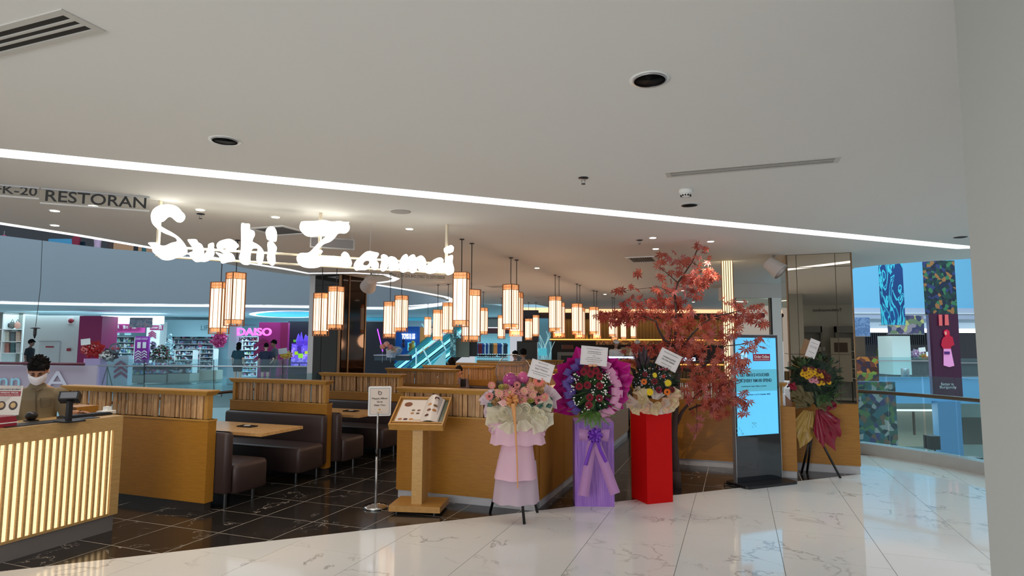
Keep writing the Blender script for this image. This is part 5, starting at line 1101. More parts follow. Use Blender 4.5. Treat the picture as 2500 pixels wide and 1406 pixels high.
text('lettering', 'Better in', frame(rd(2313, 937.5, 18.94), RT, UP), MC['white_plastic'], t, width=30/1490*19, height=7/1490*19); text('lettering', 'Burgundy', frame(rd(2315, 946, 18.94), RT, UP), MC['white_plastic'], t, width=40/1490*19, height=8/1490*19)
t = fth('stage_speaker', 'black loudspeaker on a stand down on the lower floor', 'speaker', 2285, 1090, 19); FB('cabinet', blk, t, 2273, 1065, 2296, 1098, 22, .4); FB('bracket', blk, t, 2272, 1104, 2292, 1112, 22, .3); FB('pole', blk, t, 2283, 1098, 2285, 1114, 22.1, .05)
FB('base_box', blk, fth('black_case', 'black flat case on the lower floor by the white pillar', 'case', 2387, 1122, 19), 2376, 1118, 2400, 1128, 22, .4)

area('lower_floor_fill', tuple(rd(2240, 1000, 31)-UP*.2), (radians(-25), 0, YAW), 5, 3, 260, (.9, 1, 1))  # added fill lamp, unseen, brightens the lower atrium
# ------------------------------------------------------------------ menu stand, seating sign, kiosk
mw = wood('menu_stand_wood', (176, 132, 70), (196, 154, 88), .4, (3, 3, 14)); mwh = wood('menu_stand_wood_side', (170, 120, 56), (190, 140, 72), .4, (3, 14, 3))
t = thing('menu_stand', 'wooden pedestal stand with slanted tray holding an open menu', 'menu stand', (-3.2, 5.9, 0), radians(13))
R = RM[t.name]
MB(R).box(-.27, -.205, .025, .27, .205, .085).build('base_board', mwh, t)
for x in (-.2, .2):
    for y in (-.15, .15): MB(R @ Matrix.Translation((x, y, 0))).lathe([(.02, 0), (.02, .025)], (0, 0, 0), 10).build('castor', blk, t)
MB(R).box(-.055, -.12, .085, .055, .13, .95).build('post', mw, t)
TT = R @ Matrix.Translation((0, -.02, 1.0)) @ Matrix.Rotation(radians(32), 4, 'X')
MB(TT).box(-.29, -.22, -.04, .29, .26, -.01).build('tray_board', mwh, t)
mb = MB(TT); mb.box(-.29, -.22, -.01, .29, -.2, .035); mb.box(-.29, -.165, -.01, .29, -.15, .02); mb.build('front_lip', mwh, t)
for x in (-.29, .275): MB(TT).box(x, -.2, -.01, x+.015, .26, .03).build('side_lip', mwh, t)
MB(TT).box(-.275, .245, -.01, .275, .26, .03).build('back_lip', mwh, t)
m = thing('menu_booklet', 'open menu booklet with food photos and dark green cover on the wooden stand', 'menu', R @ Vector((0, 0, 1.0)), radians(13))
page = mat('menu_page', (216, 202, 192), .4); cov = mat('menu_cover', (62, 70, 50), .3, noise=.3, nscale=20)
MB(TT).box(-.25, -.145, -.008, .27, .24, -.002).build('cover', cov, m)
lp_ = MB(TT).box(-.25, -.14, -.002, .02, .235, .006).build('left_page', page, m)
def pg(u, v):
    x = .02+.19*u; return TT @ Vector((x+.0, -.145+.385*v, .004+.07*sin(pi*min(1, u*1.05))*(.35+.65*v)+.012*u))
tp_ = MB().grid(pg, 12, 6).build('turned_page', page, m, True)
def pg2(u, v): return pg(u, v)-(TT.to_3x3() @ Vector((0, 0, .006)))+(TT.to_3x3() @ Vector((.012*u, 0, 0)))
MB().grid(pg2, 12, 6).build('pages_below', mat('menu_page_grey', (170, 160, 156), .5), m, True)
fd = [(120, 66, 40), (170, 110, 60), (90, 50, 36), (190, 130, 70), (110, 84, 50)]
def food(x, y, w, h, c, u=None):
    z = .0075
    T = TT @ Matrix.Translation((x, y, z)); MB(T).lathe([(1, 0), (.9, .001), (.001, .0012)], (0, 0, 0), 12).build('x', None) if False else None
    mb = MB(TT)
    n = 12; 
    if u is None: mb.add([(x+w*cos(2*pi*k/n), y+h*sin(2*pi*k/n), z) for k in range(n)], [tuple(range(n))]); mb.build('food_picture', mat('food%d' % (sum(c) % 97), c, .4, noise=.4, nscale=60), lp_)
    else:
        pts = [pg(x+w*cos(2*pi*k/n), y+h*sin(2*pi*k/n))+(TT.to_3x3() @ Vector((0, 0, .002))) for k in range(n)]; MB().add(pts, [tuple(range(n))]).build('food_picture', mat('food%d' % (sum(c) % 97), c, .4, noise=.4, nscale=60), tp_)
for k, (x, y, w, h) in enumerate(((-.17, .15, .045, .04), (-.2, -.1, .025, .018), (-.14, -.1, .025, .018), (-.08, -.1, .025, .018), (-.09, .05, .02, .015), (-.03, .05, .02, .015), (-.09, .0, .02, .015), (-.03, 0, .02, .015))): food(x, y, w, h, fd[k % 5])
for k, (x, y, w, h) in enumerate(((.7, .86, .16, .07), (.35, .62, .12, .05), (.7, .58, .12, .05), (.4, .4, .12, .05), (.7, .4, .12, .05), (.35, .2, .12, .05))): food(x, y, w, h, fd[(k+2) % 5], 1)
# seating sign
bx, by = -3.674, 5.80
t = thing('seating_sign', 'chrome pole sign in white frame asking guests to wait to be seated', 'sign stand', (bx, by, 0))
MB().lathe([(.13, 0), (.132, .012), (.12, .026), (.09, .03), (.085, .036), (.05, .038), (.045, .044), (.015, .046)], (bx, by, 0), 36).build('round_base', chrome, t, True)
D = Vector((bx, by, 0)).dot(FW); c = rd(914, 976, D-.03); c = Vector((bx, by, c.z))
MB().tube([(bx, by, .04), (bx, by, .55)], .0125, 12).build('pole_lower', alu, t, True); MB().tube([(bx, by, .55), (bx, by, 1.0)], .0095, 12).build('pole_upper', alu, t, True); MB().tube([(bx, by, .54), (bx, by, .61)], .016, 12).build('black_clamp', blk, t, True)
T = frame(Vector((bx, by, 1.125))+RT*.02-FW*.01, RT*cos(.1)+UP*.0+FW*.25, UP+RT*.11-FW*.12)
wfr = mat('frame_white', (232, 228, 224), .35)
def rrect(w, h, r, n=4):
    out = []
    for cx, cy, s in ((w-r, h-r, 0), (-w+r, h-r, 1), (-w+r, -h+r, 2), (w-r, -h+r, 3)):
        for k in range(n+1): a = (s+k/n)*pi/2; out.append((cx+r*cos(a), cy+r*sin(a)))
    return out
MB(T).prism(rrect(.122, .162, .018), -.008, .004).build('frame', wfr, t)
pap_ = MB(T).prism([(-.102, -.142), (.102, -.142), (.102, .142), (-.102, .142)], .004, .006).build('paper', mat('sign_paper', (222, 206, 192), .5), t)
mb = MB(T); 
for q in ((-.106, -.146, .106, -.14), (-.106, .14, .106, .146), (-.106, -.14, -.1, .14), (.1, -.14, .106, .14)): mb.box(q[0], q[1], .004, q[2], q[3], .008)
mb.build('inner_edge', mat('edge_grey', (176, 174, 176), .4), t)
ink = mat('ink_brown', (92, 74, 66), .6)
for s_, y, w in (('Please Allow', .032, .165), ('Us to', -.004, .06), ('Seat You', -.04, .115)): text('lettering', s_, T @ Matrix.Translation((0, y, .0075)), ink, pap_, width=w, height=.019, bold=.02)
MB(T).lathe([(.020, .0065), (.020, .008), (.013, .008), (.013, .0065)], (0, .09, 0), 20, cap=False).build('emblem_ring', ink, pap_); MB(T).box(-.018, .085, .0065, -.012, .118, .008).build('emblem_bar', ink, pap_); MB(T).lathe([(.011, .0065), (.001, .009)], (0, -.09, 0), 14).build('flower_mark', mat('mark_orange', (222, 160, 70), .5), pap_)
text('lettering', 'THANK YOU', T @ Matrix.Translation((0, -.118, .0075)), MC['mark_orange'], pap_, width=.06, height=.006)
# kiosk
A = Vector((-.044, 8.311, 0)); B = Vector((.50, 8.82, 0)); kd = (B-A).normalized(); kn = Vector((kd.y, -kd.x, 0)); KW = (B-A).length
t = thing('screen_kiosk', 'tall black floor kiosk with glowing blue ordering screen', 'kiosk', ((A.x+B.x)/2, (A.y+B.y)/2, 0))
KF = frame(A, kd, UP); kg = mat('kiosk_black_glass', (14, 18, 24), .05, spec=.9); kb = mat('kiosk_body', (22, 22, 24), .4)
MB(KF).box(0, .03, -.06, KW, 1.875, -.006).build('body', kb, t)
MB(KF).box(.004, .034, -.006, KW-.004, 1.871, .0).build('front_glass', kg, t)
mb = MB(KF); mb.box(-.008, .03, -.05, 0, 1.88, .004); mb.box(KW, .03, -.05, KW+.008, 1.88, .004); mb.box(-.008, 1.875, -.05, KW+.008, 1.883, .004); mb.build('silver_edge', alu, t)
MB(KF @ Matrix.Rotation(-pi/2, 4, 'X')).prism([(x+KW/2, y-.03) for x, y in rrect(KW*.57, .2, .06)], 0, .03).build('base_plate', kb, t)
scr = mat('screen_blue', (96, 190, 232), .3, emit=.62, ec=(90, 188, 236)); band = mat('screen_teal', (84, 164, 184), .3, emit=.5, ec=(84, 170, 196)); pale = mat('screen_pale', (176, 220, 240), .3, emit=.6, ec=(168, 220, 244))
def ky(y): return ry(1850, y, 1).z if False else 1.75+(835-y)/186.5
sc_o = MB(KF).box(.03, ky(1049), 0, KW-.03, ky(818), .003).build('screen', scr, t); MB(KF).box(.03, ky(946), .003, KW-.03, ky(894), .004).build('teal_band', band, sc_o)
MB(KF).box(KW*.36, ky(1043), .003, KW*.93, ky(1010), .004).build('pale_patch', pale, t) if False else None
drk = mat('screen_ink', (28, 60, 84), .5); red = mat('screen_red', (124, 22, 54), .4, emit=.35)
def kx(x): return (x-1798)/(1913-1798)*KW
MB(KF).box(kx(1847), ky(874), .003, kx(1892), ky(857), .005).build('red_label', red, sc_o)
def kt(s_, x0, x1, y, h, m_): text('lettering', s_, KF @ Matrix.Translation(((kx(x0)+kx(x1))/2, ky(y), .006)), m_, sc_o, width=kx(x1)-kx(x0), height=h, bold=.015)
kt('Order Online', 1850, 1889, 863.5, .042, MC['white_plastic']); kt('& pick up at your preferred store', 1850, 1889, 870.5, .016, MC['white_plastic'])
kt('GET RM10 E-VOUCHER', 1812, 1888, 907, .042, drk); kt('FOR EVERY RM100 SPEND', 1804, 1894, 920.5, .042, drk); kt('exclusively for Super Alliance member', 1815, 1880, 934, .018, drk); kt('Valid from 1 to 31 October 2025', 1825, 1889, 953.5, .018, drk)
MB(KF).prism([(kx(1821)+.07*cos(2*pi*k/24), ky(862)+.06*sin(2*pi*k/24)) for k in range(24)], .003, .0045).build('round_logo', pale, sc_o); kt('re', 1814, 1827, 863, .045, band)
rng = random.Random(5)
for x0, x1, y0, y1 in ((1879, 1892, 818, 842), (1802, 1820, 1030, 1046), (1838, 1850, 1020, 1032)):
    for k in range(7):
        x, y = rng.uniform(kx(x0), kx(x1)), rng.uniform(ky(y1), ky(y0)); MB(KF @ Matrix.Translation((x, y, .003)) @ Matrix.Rotation(.5, 4, 'Z')).prism([(.008*cos(2*pi*q/8), .016*sin(2*pi*q/8)) for q in range(8)], 0, .001).build('leaf_dash', band, sc_o)
MB(KF).tube([(0, .02, -.07), (-.12, .015, -.1), (-.2, .015, .0), (-.1, .015, .06), (-.02, .012, -.02)], .006, 6).build('cable', blk, t, True)

# ------------------------------------------------------------------ flowers
def mesh_of(mb, name, mats, split=None):
    me = bpy.data.meshes.new(name); me.from_pydata([tuple(v) for v in mb.v], [], mb.f)
    for m_ in mats: me.materials.append(m_)
    if split:
        for p in me.polygons: p.material_index = 1 if p.index >= split else 0
    return me
GM = {}
def gerbera_mesh(c, cc, n=15):
    k = ('g', c, cc)
    if k in GM: return GM[k]
    mb = MB()
    for lay, (r, zt, w, ph) in enumerate(((1.0, .16, .17, 0), (.78, .3, .15, .2))):
        for i in range(n):
            a = 2*pi*(i+ph)/n; d = Vector((cos(a), sin(a), 0)); s_ = Vector((-sin(a), cos(a), 0))
            mb.add([d*.15+UP*.05, d*r*.6+s_*w*r+UP*zt*.9, d*r+UP*zt, d*r*.6-s_*w*r+UP*zt*.9], [(0, 1, 2, 3)])
    sp_ = len(mb.f); mb.lathe([(.26, .12), (.22, .24), (.001, .2)], (0, 0, 0), 10)
    GM[k] = mesh_of(mb, 'gerbera', [mat('petal_%02x%02x%02x' % c, c, .55), mat('eye_%02x%02x%02x' % cc, cc, .7)], sp_); return GM[k]
def rose_mesh(c):
    k = ('r', c)
    if k in GM: return GM[k]
    mb = MB()
    for lay in range(4):
        r = 1-.22*lay; n = 5
        for i in range(n):
            a = 2*pi*(i+lay*.4)/n
            def f(u, v, a=a, r=r): b = a+(u-.5)*1.5; rr = r*(.35+.65*sin(v*1.7)); return (rr*cos(b), rr*sin(b), -.2+v*(.75+.12*lay)-.25*(u-.5)**2)
            mb.grid(f, 3, 3)
    GM[k] = mesh_of(mb, 'rose', [mat('petal_%02x%02x%02x' % c, c, .55)]); GM[k].shade_smooth(); return GM[k]
def leaf_mesh(c, w=.3, key='l'):
    k = (key, c, w)
    if k in GM: return GM[k]
    mb = MB(); mb.add([(0, 0, 0), (w*.8, .3, .06), (w, .55, .05), (0, 1, -.05), (-w, .55, .05), (-w*.8, .3, .06), (0, .5, -.03)], [(0, 1, 6), (1, 2, 6), (2, 3, 6), (3, 4, 6), (4, 5, 6), (5, 0, 6)])
    GM[k] = mesh_of(mb, 'leaf', [mat('leaf_%02x%02x%02x' % c, c, .5)]); return GM[k]
def fern_mesh(c):
    k = ('f', c)
    if k in GM: return GM[k]
    mb = MB(); n = 16
    for i in range(n):
        y = .08+.9*i/n; L = .38*(1-(i/n)**1.4)+.03; z = -.35*(y**2)
        for s_ in (-1, 1): mb.add([(0, y, z), (s_*L*.5, y+.02, z+.01), (s_*L, y+.10, z-.05), (s_*L*.5, y+.085, z)], [(0, 1, 2, 3)])
    mb.tube([(0, 0, 0), (0, .5, -.0875), (0, .98, -.336)], [.012, .008, .003], 5)
    GM[k] = mesh_of(mb, 'fern', [mat('leaf_%02x%02x%02x' % c, c, .5)]); return GM[k]
def look(p, d, s_, roll=0):
    """matrix placing local +Z along d, scale s_"""
    q = Vector(d).to_track_quat('Z', 'Y').to_matrix().to_4x4(); return Matrix.Translation(p) @ q @ Matrix.Rotation(roll, 4, 'Z') @ Matrix.Scale(s_, 4)
def leafy(p, d, s_, rng=random): # local +Y along d
    return Matrix.Translation(p) @ Vector(d).to_track_quat('Y', 'Z').to_matrix().to_4x4() @ Matrix.Rotation(rng.uniform(-.8, .8), 4, 'Y') @ Matrix.Scale(s_, 4)
def wrap_sheet(base, out, width, length, m, parent, name='wrapping_sheet', folds=3, amp=.03, point=.5, lean=0, seed=0):
    """a crumpled sheet standing from base in direction out (in the picture plane) leaning to the viewer by lean"""
    rng = random.Random(seed); o = Vector(out).normalized(); s_ = o.cross(FW).normalized(); ph = rng.random()*6; n = s_.cross(o)
    def f(u, v):
        uu = u-.5; w = width*(.35+.65*v); tip = 1-point*abs(uu)*2*v*.5
        z = amp*sin(folds*2*pi*u+ph)*(.3+v)+amp*.6*sin(v*5+u*4+ph)
        return Vector(base)+s_*uu*w+o*length*v*tip+n*z-FW*(lean*v*length)
    return MB().grid(f, 14, 8).build(name, m, parent, True)
def soft(name, c, rough=.6, tr=.35):
    if name in MC: return MC[name]
    m_, t_, b = _new(name); b.inputs['Base Color'].default_value = (*lin(c), 1); b.inputs['Roughness'].default_value = rough
    out = t_.nodes['Material Output']; tl = t_.nodes.new('ShaderNodeBsdfTranslucent'); tl.inputs[0].default_value = (*lin(c), 1); mx = t_.nodes.new('ShaderNodeMixShader'); mx.inputs[0].default_value = tr
    t_.links.new(b.outputs[0], mx.inputs[1]); t_.links.new(tl.outputs[0], mx.inputs[2]); t_.links.new(mx.outputs[0], out.inputs[0]); MC[name] = m_; return m_
def card_part(parent, P, corners, lines, bd=(110, 100, 96), paper_=(226, 218, 216), th=.004):
    c = [Vector(q) for q in corners]; r_ = (c[1]-c[0]); u_ = (c[0]-c[3]); T = frame(c[3], r_, u_); w, h = r_.length, abs(u_.dot(T.to_3x3() @ Vector((0, 1, 0))))
    k = MB(T).box(0, 0, -th, w, h, 0).build('greeting_card', mat('card_paper', paper_, .5), parent)
    mb = MB(T); b = w*.035
    for q in ((b, b, w-b, b*1.4), (b, h-b*1.4, w-b, h-b), (b, b, b*1.4, h-b), (w-b*1.4, b, w-b, h-b)): mb.box(q[0], q[1], 0, q[2], q[3], .0012)
    mb.build('border', mat('card_border', bd, .6), k)
    for s_, y, ww, hh, mm in lines: text('lettering', s_, T @ Matrix.Translation((w/2, h*y, .002)), mm, k, width=w*ww, height=h*hh)
    return T
ink2 = mat('card_ink', (70, 66, 70), .6)
def ribbon(pts, w, m_, parent, name='ribbon', nrm=None):
    """flat ribbon along pts"""
    nrm = nrm or -FW; vs = []; n = len(pts)
    for i, p in enumerate(pts):
        d = (Vector(pts[min(i+1, n-1)])-Vector(pts[max(i-1, 0)])).normalized(); s_ = d.cross(nrm).normalized(); ww = w[i] if isinstance(w, (list, tuple)) else w
        vs += [Vector(p)-s_*ww/2, Vector(p)+s_*ww/2]
    vs += [v+nrm*-.002 for v in vs]; k = 2*n; fs = []
    for i in range(n-1): fs += [(2*i, 2*i+1, 2*i+3, 2*i+2), (k+2*i, k+2*i+2, k+2*i+3, k+2*i+1), (2*i, 2*i+2, k+2*i+2, k+2*i), (2*i+1, k+2*i+1, k+2*i+3, 2*i+3)]
    return MB().add(vs, fs).build(name, m_, parent, True)
def loop(c, axis, out, L, w, m_, parent, name='ribbon_loop'):
    """a ribbon bent into a loop: axis = width direction, out = direction the loop sticks out"""
    axis = Vector(axis).normalized(); out = Vector(out).normalized(); up = axis.cross(out)
    def f(u, v): a = 2*pi*u; return Vector(c)+out*(L/2-L/2*cos(a))+up*(L*.33*sin(a))+axis*(v-.5)*w
    return MB().grid(f, 14, 2).build(name, m_, parent, True)

# --- pink stand with clear balloon
D1 = 6.40; P = lambda x, y, d=0: rd(x, y, D1-d)
base = P(1256, 1250); t = thing('flower_stand', 'pink flower stand on black tripod with clear balloon on top', 'flower stand', (base.x, base.y, 0))
hub = P(1256, 1010, -.02); hub.z = .98
feet = [Vector((-2.455, 6.05, 0)), Vector((-1.992, 5.80, 0)), Vector((-2.0, 6.24, 0))]
for f in feet: MB().tube([f, f+(hub-f)*.96], .014, 10).build('tripod_leg', blk, t, True)
pk = soft('pale_pink_cloth', (238, 198, 214), .7, .3); pk2 = soft('lilac_pink_cloth', (204, 182, 196), .7, .3); cream = soft('cream_mesh', (240, 234, 212), .7, .45); wpk = soft('white_pink_wrap', (226, 208, 218), .6, .35)
def skirt(y0, y1, x0t, x1t, x0b, x1b, m_, name, folds, d=.0, seed=0, hem=.02, ext=0):
    rng = random.Random(seed); ph = rng.random()*6
    def f(u, v):
        xa = x0t+(x0b-x0t)*v; xb = x1t+(x1b-x1t)*v; a = pi*(1-u)   # front half of an oval
        xm, xr = (xa+xb)/2, (xb-xa)/2; p = P(xm+xr*cos(a), y0+(y1-y0)*v+hem*200*sin(folds*2*pi*u+ph)*.06*v, 0)
        return p-FW*(.09+.06*v)*sin(a)-FW*ext*v*(.4+.6*sin(a))-FW*(.012*sin(folds*2*pi*u+ph)*v)-FW*d
    return MB().grid(f, 36, 8).build(name, m_, t, True)
skirt(1120, 1216, 1215, 1308, 1203, 1316, pk2, 'skirt_lower', 4, .06, 1, .06, .10); skirt(1050, 1160, 1232, 1296, 1207, 1310, pk, 'skirt_upper', 3, .05, 2, .04, .09); skirt(1030, 1080, 1205, 1320, 1196, 1332, pk, 'skirt_ruffle', 5, .07, 3, .1)
wrap_sheet(P(1300, 1035, .1), RT*.9-UP*.8, .14, .17, pk, t, seed=4); wrap_sheet(P(1222, 1035, .1), -RT*.9-UP*.6, .14, .14, pk, t, seed=5)
for k, (x, y, dx, dy, w, L) in enumerate(((1230, 1020, -1, -.35, .2, .2), (1225, 1005, -1, .1, .18, .16), (1240, 1015, -.5, .2, .18, .12), (1262, 1000, .2, .6, .16, .1), (1285, 1005, .3, -.2, .18, .13), (1300, 1000, 1, -.1, .2, .19), (1308, 1012, 1, -.5, .2, .2), (1302, 1022, .8, -1, .2, .16), (1315, 990, 1, .2, .18, .15), (1246, 1030, -.4, -1, .22, .12), (1275, 1025, .2, -1, .22, .12))):
    wrap_sheet(P(x, y, .10+.01*k), RT*dx+UP*dy, w, L, cream, t, seed=k+20, amp=.02, folds=2)
for k, (x, y, dx, dy, w, L) in enumerate(((1215, 1000, -.7, .9, .2, .22), (1208, 985, -1, .6, .18, .14), (1322, 990, .75, .9, .22, .22), (1330, 985, 1, .3, .18, .12), (1218, 1005, -1, .05, .14, .16))):
    wrap_sheet(P(x, y, .02), RT*dx+UP*dy, w, L, wpk, t, seed=k+40, amp=.015, folds=2, point=.2)
dgm = mat('deep_green_base', (30, 44, 30), .8, noise=.4, nscale=30)
MB(frame(P(1267, 972, .06), RT, UP)).ball((0, 0, 0), (.30, .085, .09), 24, 12).build('foliage_base', dgm, t, True)
MB(frame(P(1266, 1008, .05), RT, UP)).ball((0, 0, 0), (.26, .13, .07), 24, 12).build('inner_wrap', cream, t, True)
def rosette(c, nrm, r, m_, parent, turns=2.6, seed=0, name='ruffle'):
    rng = random.Random(seed); T = look(c, nrm, 1, rng.random()*6); ph = rng.random()*6
    def f(u, v):
        a = 2*pi*turns*u; rr = r*(.12+.75*u)*(.75+.3*v); return T @ Vector((rr*cos(a), rr*sin(a)*.8, r*(.1+.55*v*(.6+.4*u))+.12*r*sin(a*2.3+ph)*v-r*.35*u))
    return MB().grid(f, 60, 4).build(name, m_, parent, True)
for k, (x, y, r) in enumerate(((1284, 1000, .085), (1303, 1004, .07), (1318, 1012, .075), (1232, 1008, .085), (1213, 1018, .07), (1262, 1004, .06), (1328, 1028, .06), (1245, 1022, .06))):
    rosette(P(x, y, .26), -FW+RT*(x-1267)/120+UP*.1, r, cream, t, seed=k)
G1 = [(1200, 941, 8), (1195, 968, 9), (1219, 960, 10), (1239, 948, 9), (1245, 958, 13), (1261, 956, 9), (1280, 955, 9), (1262, 968, 11), (1276, 976, 11), (1270, 961, 9), (1297, 946, 11), (1316, 930, 12), (1329, 970, 10), (1315, 977, 10), (1301, 965, 8), (1288, 965, 8), (1232, 972, 9), (1262, 940, 8), (1306, 953, 8)]
rng = random.Random(21)
for k, (x, y, r) in enumerate(G1):
    c = [(226, 150, 140), (222, 138, 132), (230, 166, 150), (214, 146, 148)][k % 4]
    if (x, y) == (1316, 930): c = (230, 130, 112)
    inst(gerbera_mesh(c, [(200, 170, 110), (90, 50, 40)][k % 2]), 'gerbera', look(P(x, y, .17+.03*rng.random()), -FW+RT*rng.uniform(-.4, .4)+UP*rng.uniform(-.1, .6), 1.3*r/233), t)
for x, y in ((1213, 978), (1206, 985), (1234, 945), (1292, 970), (1320, 955), (1285, 985), (1311, 948), (1243, 985), (1296, 978), (1224, 946)): inst(rose_mesh([(222, 214, 130), (226, 190, 140)][(x+y) % 2]), 'rose_bud', look(P(x, y, .19), -FW+UP*.4, 7.5/233), t)
for k in range(46):
    a = rng.random()*2*pi; x, y = 1267+80*sqrt(rng.random())*cos(a), 964+22*sqrt(rng.random())*sin(a); inst(leaf_mesh([(60, 92, 76), (40, 66, 50), (78, 110, 90)][k % 3], .42), 'eucalyptus_leaf', leafy(P(x, y, .1+.05*rng.random()), RT*(x-1267)/60+UP*rng.uniform(-.6, .8)-FW*.5, .065), t)
for x in (1318, 1328, 1338, 1295, 1340, 1203): inst(leaf_mesh((70, 104, 92), .5), 'eucalyptus_leaf', leafy(P(x, 985, .2), RT*rng.uniform(-1, 1)-UP*.5-FW*.6, .07), t)
peach = soft('peach_ribbon', (226, 160, 96), .4, .2)
for k in range(9): a = 2*pi*k/9; loop(P(1251, 977, .24), FW*.4+UP*cos(a)*.7, RT*cos(a)+UP*sin(a)-FW*.5, .07, .035, peach, t)
ribbon([P(1253, 985, .30), P(1258, 1040, .32), P(1262, 1110, .34), P(1264, 1192, .36)], [.05, .022, .015, .012], peach, t, 'long_ribbon'); wrap_sheet(P(1238, 985, .22), -RT*.9+UP*.1, .1, .1, mat('lily_pink', (226, 176, 170), .5), t, 'lily_petal', folds=1, amp=.01, point=1.6)
bc = P(1253, 908, .05); cf = glass('clear_balloon', (252, 248, 248), .04, .03)
MB().ball(bc, .182, 36, 24).build('clear_balloon', cf, t, True); MB().ball(P(1246, 929, .1), (.078, .078, .08), 28, 18).build('magenta_balloon', mat('magenta_rubber', (164, 36, 120), .12), t, True); MB().ball(P(1277, 923, .02), (.062, .062, .066), 28, 18).build('pink_balloon', mat('pink_rubber', (214, 88, 146), .15), t, True)
MB().tube([P(1256, 951, .1), P(1258, 985, .12)], .006, 6).build('balloon_stick', white_p, t)
text('balloon_lettering', 'Cong', frame(P(1270, 892, .24), RT, UP), ink2, t, width=.10, height=.045, shear=.3)
card_part(t, P, [P(1304, 876, .2), P(1359, 893, .2), P(1340, 936, .2), P(1287, 918, .2)], [('Thank you from us all', .88, .42, .045, ink2), ('Congratulations', .70, .6, .1, mat('card_grey', (150, 140, 140), .6)), ('Best Wishes', .55, .55, .1, MC['card_grey']), ('on your grand opening of your new outlet', .38, .8, .05, ink2), ('from your friends and partners', .26, .6, .045, ink2)], bd=(220, 208, 204))
MB().tube([P(1322, 930, .19), P(1312, 985, .12)], .004, 6).build('card_pick', mat('green_stick', (80, 130, 60), .6), t)

# --- purple pedestal stand
D2 = 6.76; P = lambda x, y, d=0: rd(x, y, D2-d)
t = thing('flower_stand', 'tall purple pedestal with magenta wrapped red gerbera bouquet', 'flower stand', (-1.55, 6.87, 0), radians(18)); R = RM[t.name]
cl = wood('purple_cloth', (120, 74, 176), (184, 134, 206), .6, (16, 16, .5)); MB(R).box(-.213, -.19, 0, .213, .19, .90).build('pedestal', cl, t)
cx, cy = 1443, 945
rng = random.Random(15)
mag = soft('magenta_wrap', (196, 36, 146), .35, .4)
for k in range(15):
    a = radians(-38+k*18.2); r0 = 30
    if -100 < math.degrees(a)-360 < -60: continue
    x, y = cx+r0*cos(a)*1.2, cy-r0*sin(a); wrap_sheet(P(x, y, .02), RT*cos(a)*1.15+UP*sin(a), .26+.08*rng.random(), .25+.10*rng.random(), mag, t, seed=k, folds=2, amp=.03, point=1.0, lean=.25)
for k in range(8):
    a = radians(-25+k*32); x, y = cx+25*cos(a)*1.2, cy-25*sin(a); wrap_sheet(P(x, y, .10), RT*cos(a)*1.15+UP*sin(a), .22, .2, mag, t, seed=k+50, folds=2, amp=.02, point=.6, lean=.5)
MB(frame(P(1443, 948, .06), RT, UP)).ball((0, 0, 0), (.24, .27, .10), 24, 14).build('foliage_base', dgm, t, True)
vl = soft('violet_ribbon', (92, 66, 146), .5, .15); pr = soft('pink_ribbon', (220, 150, 186), .5, .2)
for k, (x, y, a) in enumerate(((1414, 893, 95), (1396, 912, 150), (1408, 905, 110), (1392, 935, 190), (1402, 930, 140), (1400, 945, 205), (1396, 962, 200), (1406, 958, 170), (1404, 982, 215), (1412, 995, 240))):
    a = radians(a); loop(P(x, y, .2), RT*sin(a)+UP*cos(a)*-1, RT*cos(a)+UP*sin(a)*.6-FW*.3, .09, .075, vl, t, 'violet_loop')
for k, (x, y, a) in enumerate(((1474, 900, 70), (1482, 912, 40), (1488, 930, 30), (1496, 938, 20), (1492, 955, 0), (1500, 960, -5), (1490, 975, -20), (1496, 988, -25), (1480, 998, -60), (1486, 925, 50), (1468, 1000, -70))):
    a = radians(a); loop(P(x, y, .18), RT*sin(a)+UP*cos(a)*-1, RT*cos(a)+UP*sin(a)*.6-FW*.3, .09, .08, pr, t, 'pink_loop')
rng = random.Random(31)
for x, y in ((1433, 899), (1442, 913), (1464, 919), (1425, 908), (1455, 905), (1414, 943), (1434, 940), (1464, 942), (1440, 970), (1463, 972), (1438, 989)): inst(gerbera_mesh((140, 14, 40), (30, 12, 14), 18), 'gerbera', look(P(x, y, .27+.03*rng.random()), -FW+RT*rng.uniform(-.2, .2)+UP*rng.uniform(0, .3), 10/220), t)
for k in range(190):
    a = rng.random()*2*pi; rr = sqrt(rng.random()); x, y = 1443+44*rr*cos(a), 950+52*rr*sin(a); inst(leaf_mesh([(36, 66, 34), (66, 100, 48), (44, 78, 50)][k % 3], .16), 'leaf', leafy(P(x, y, .14+.09*(1-rr)), RT*cos(a)-UP*sin(a)+UP*.2-FW*.5, .10), t)
for k in range(12): a = 2*pi*k/12; inst(fern_mesh((70, 104, 52)), 'fern_frond', Matrix.Translation(P(1443+12*cos(a), 950-12*sin(a), .22)) @ Vector(RT*cos(a)+UP*sin(a)-FW*.25).to_track_quat('Y', 'Z').to_matrix().to_4x4() @ Matrix.Rotation(pi, 4, 'Y') @ Matrix.Scale(.17, 4), t)
mb = MB()
for k in range(90):
    x, y = rng.choice(((1406, 925), (1398, 950), (1445, 935), (1408, 980), (1480, 960), (1430, 995), (1470, 985), (1482, 915), (1452, 955), (1476, 935))); mb.ball(P(x+rng.gauss(0, 5), y+rng.gauss(0, 6), .27+.03*rng.random()), .0075, 6, 4)
mb.build('baby_breath', mat('tiny_white', (232, 230, 220), .7), t, kind='stuff')
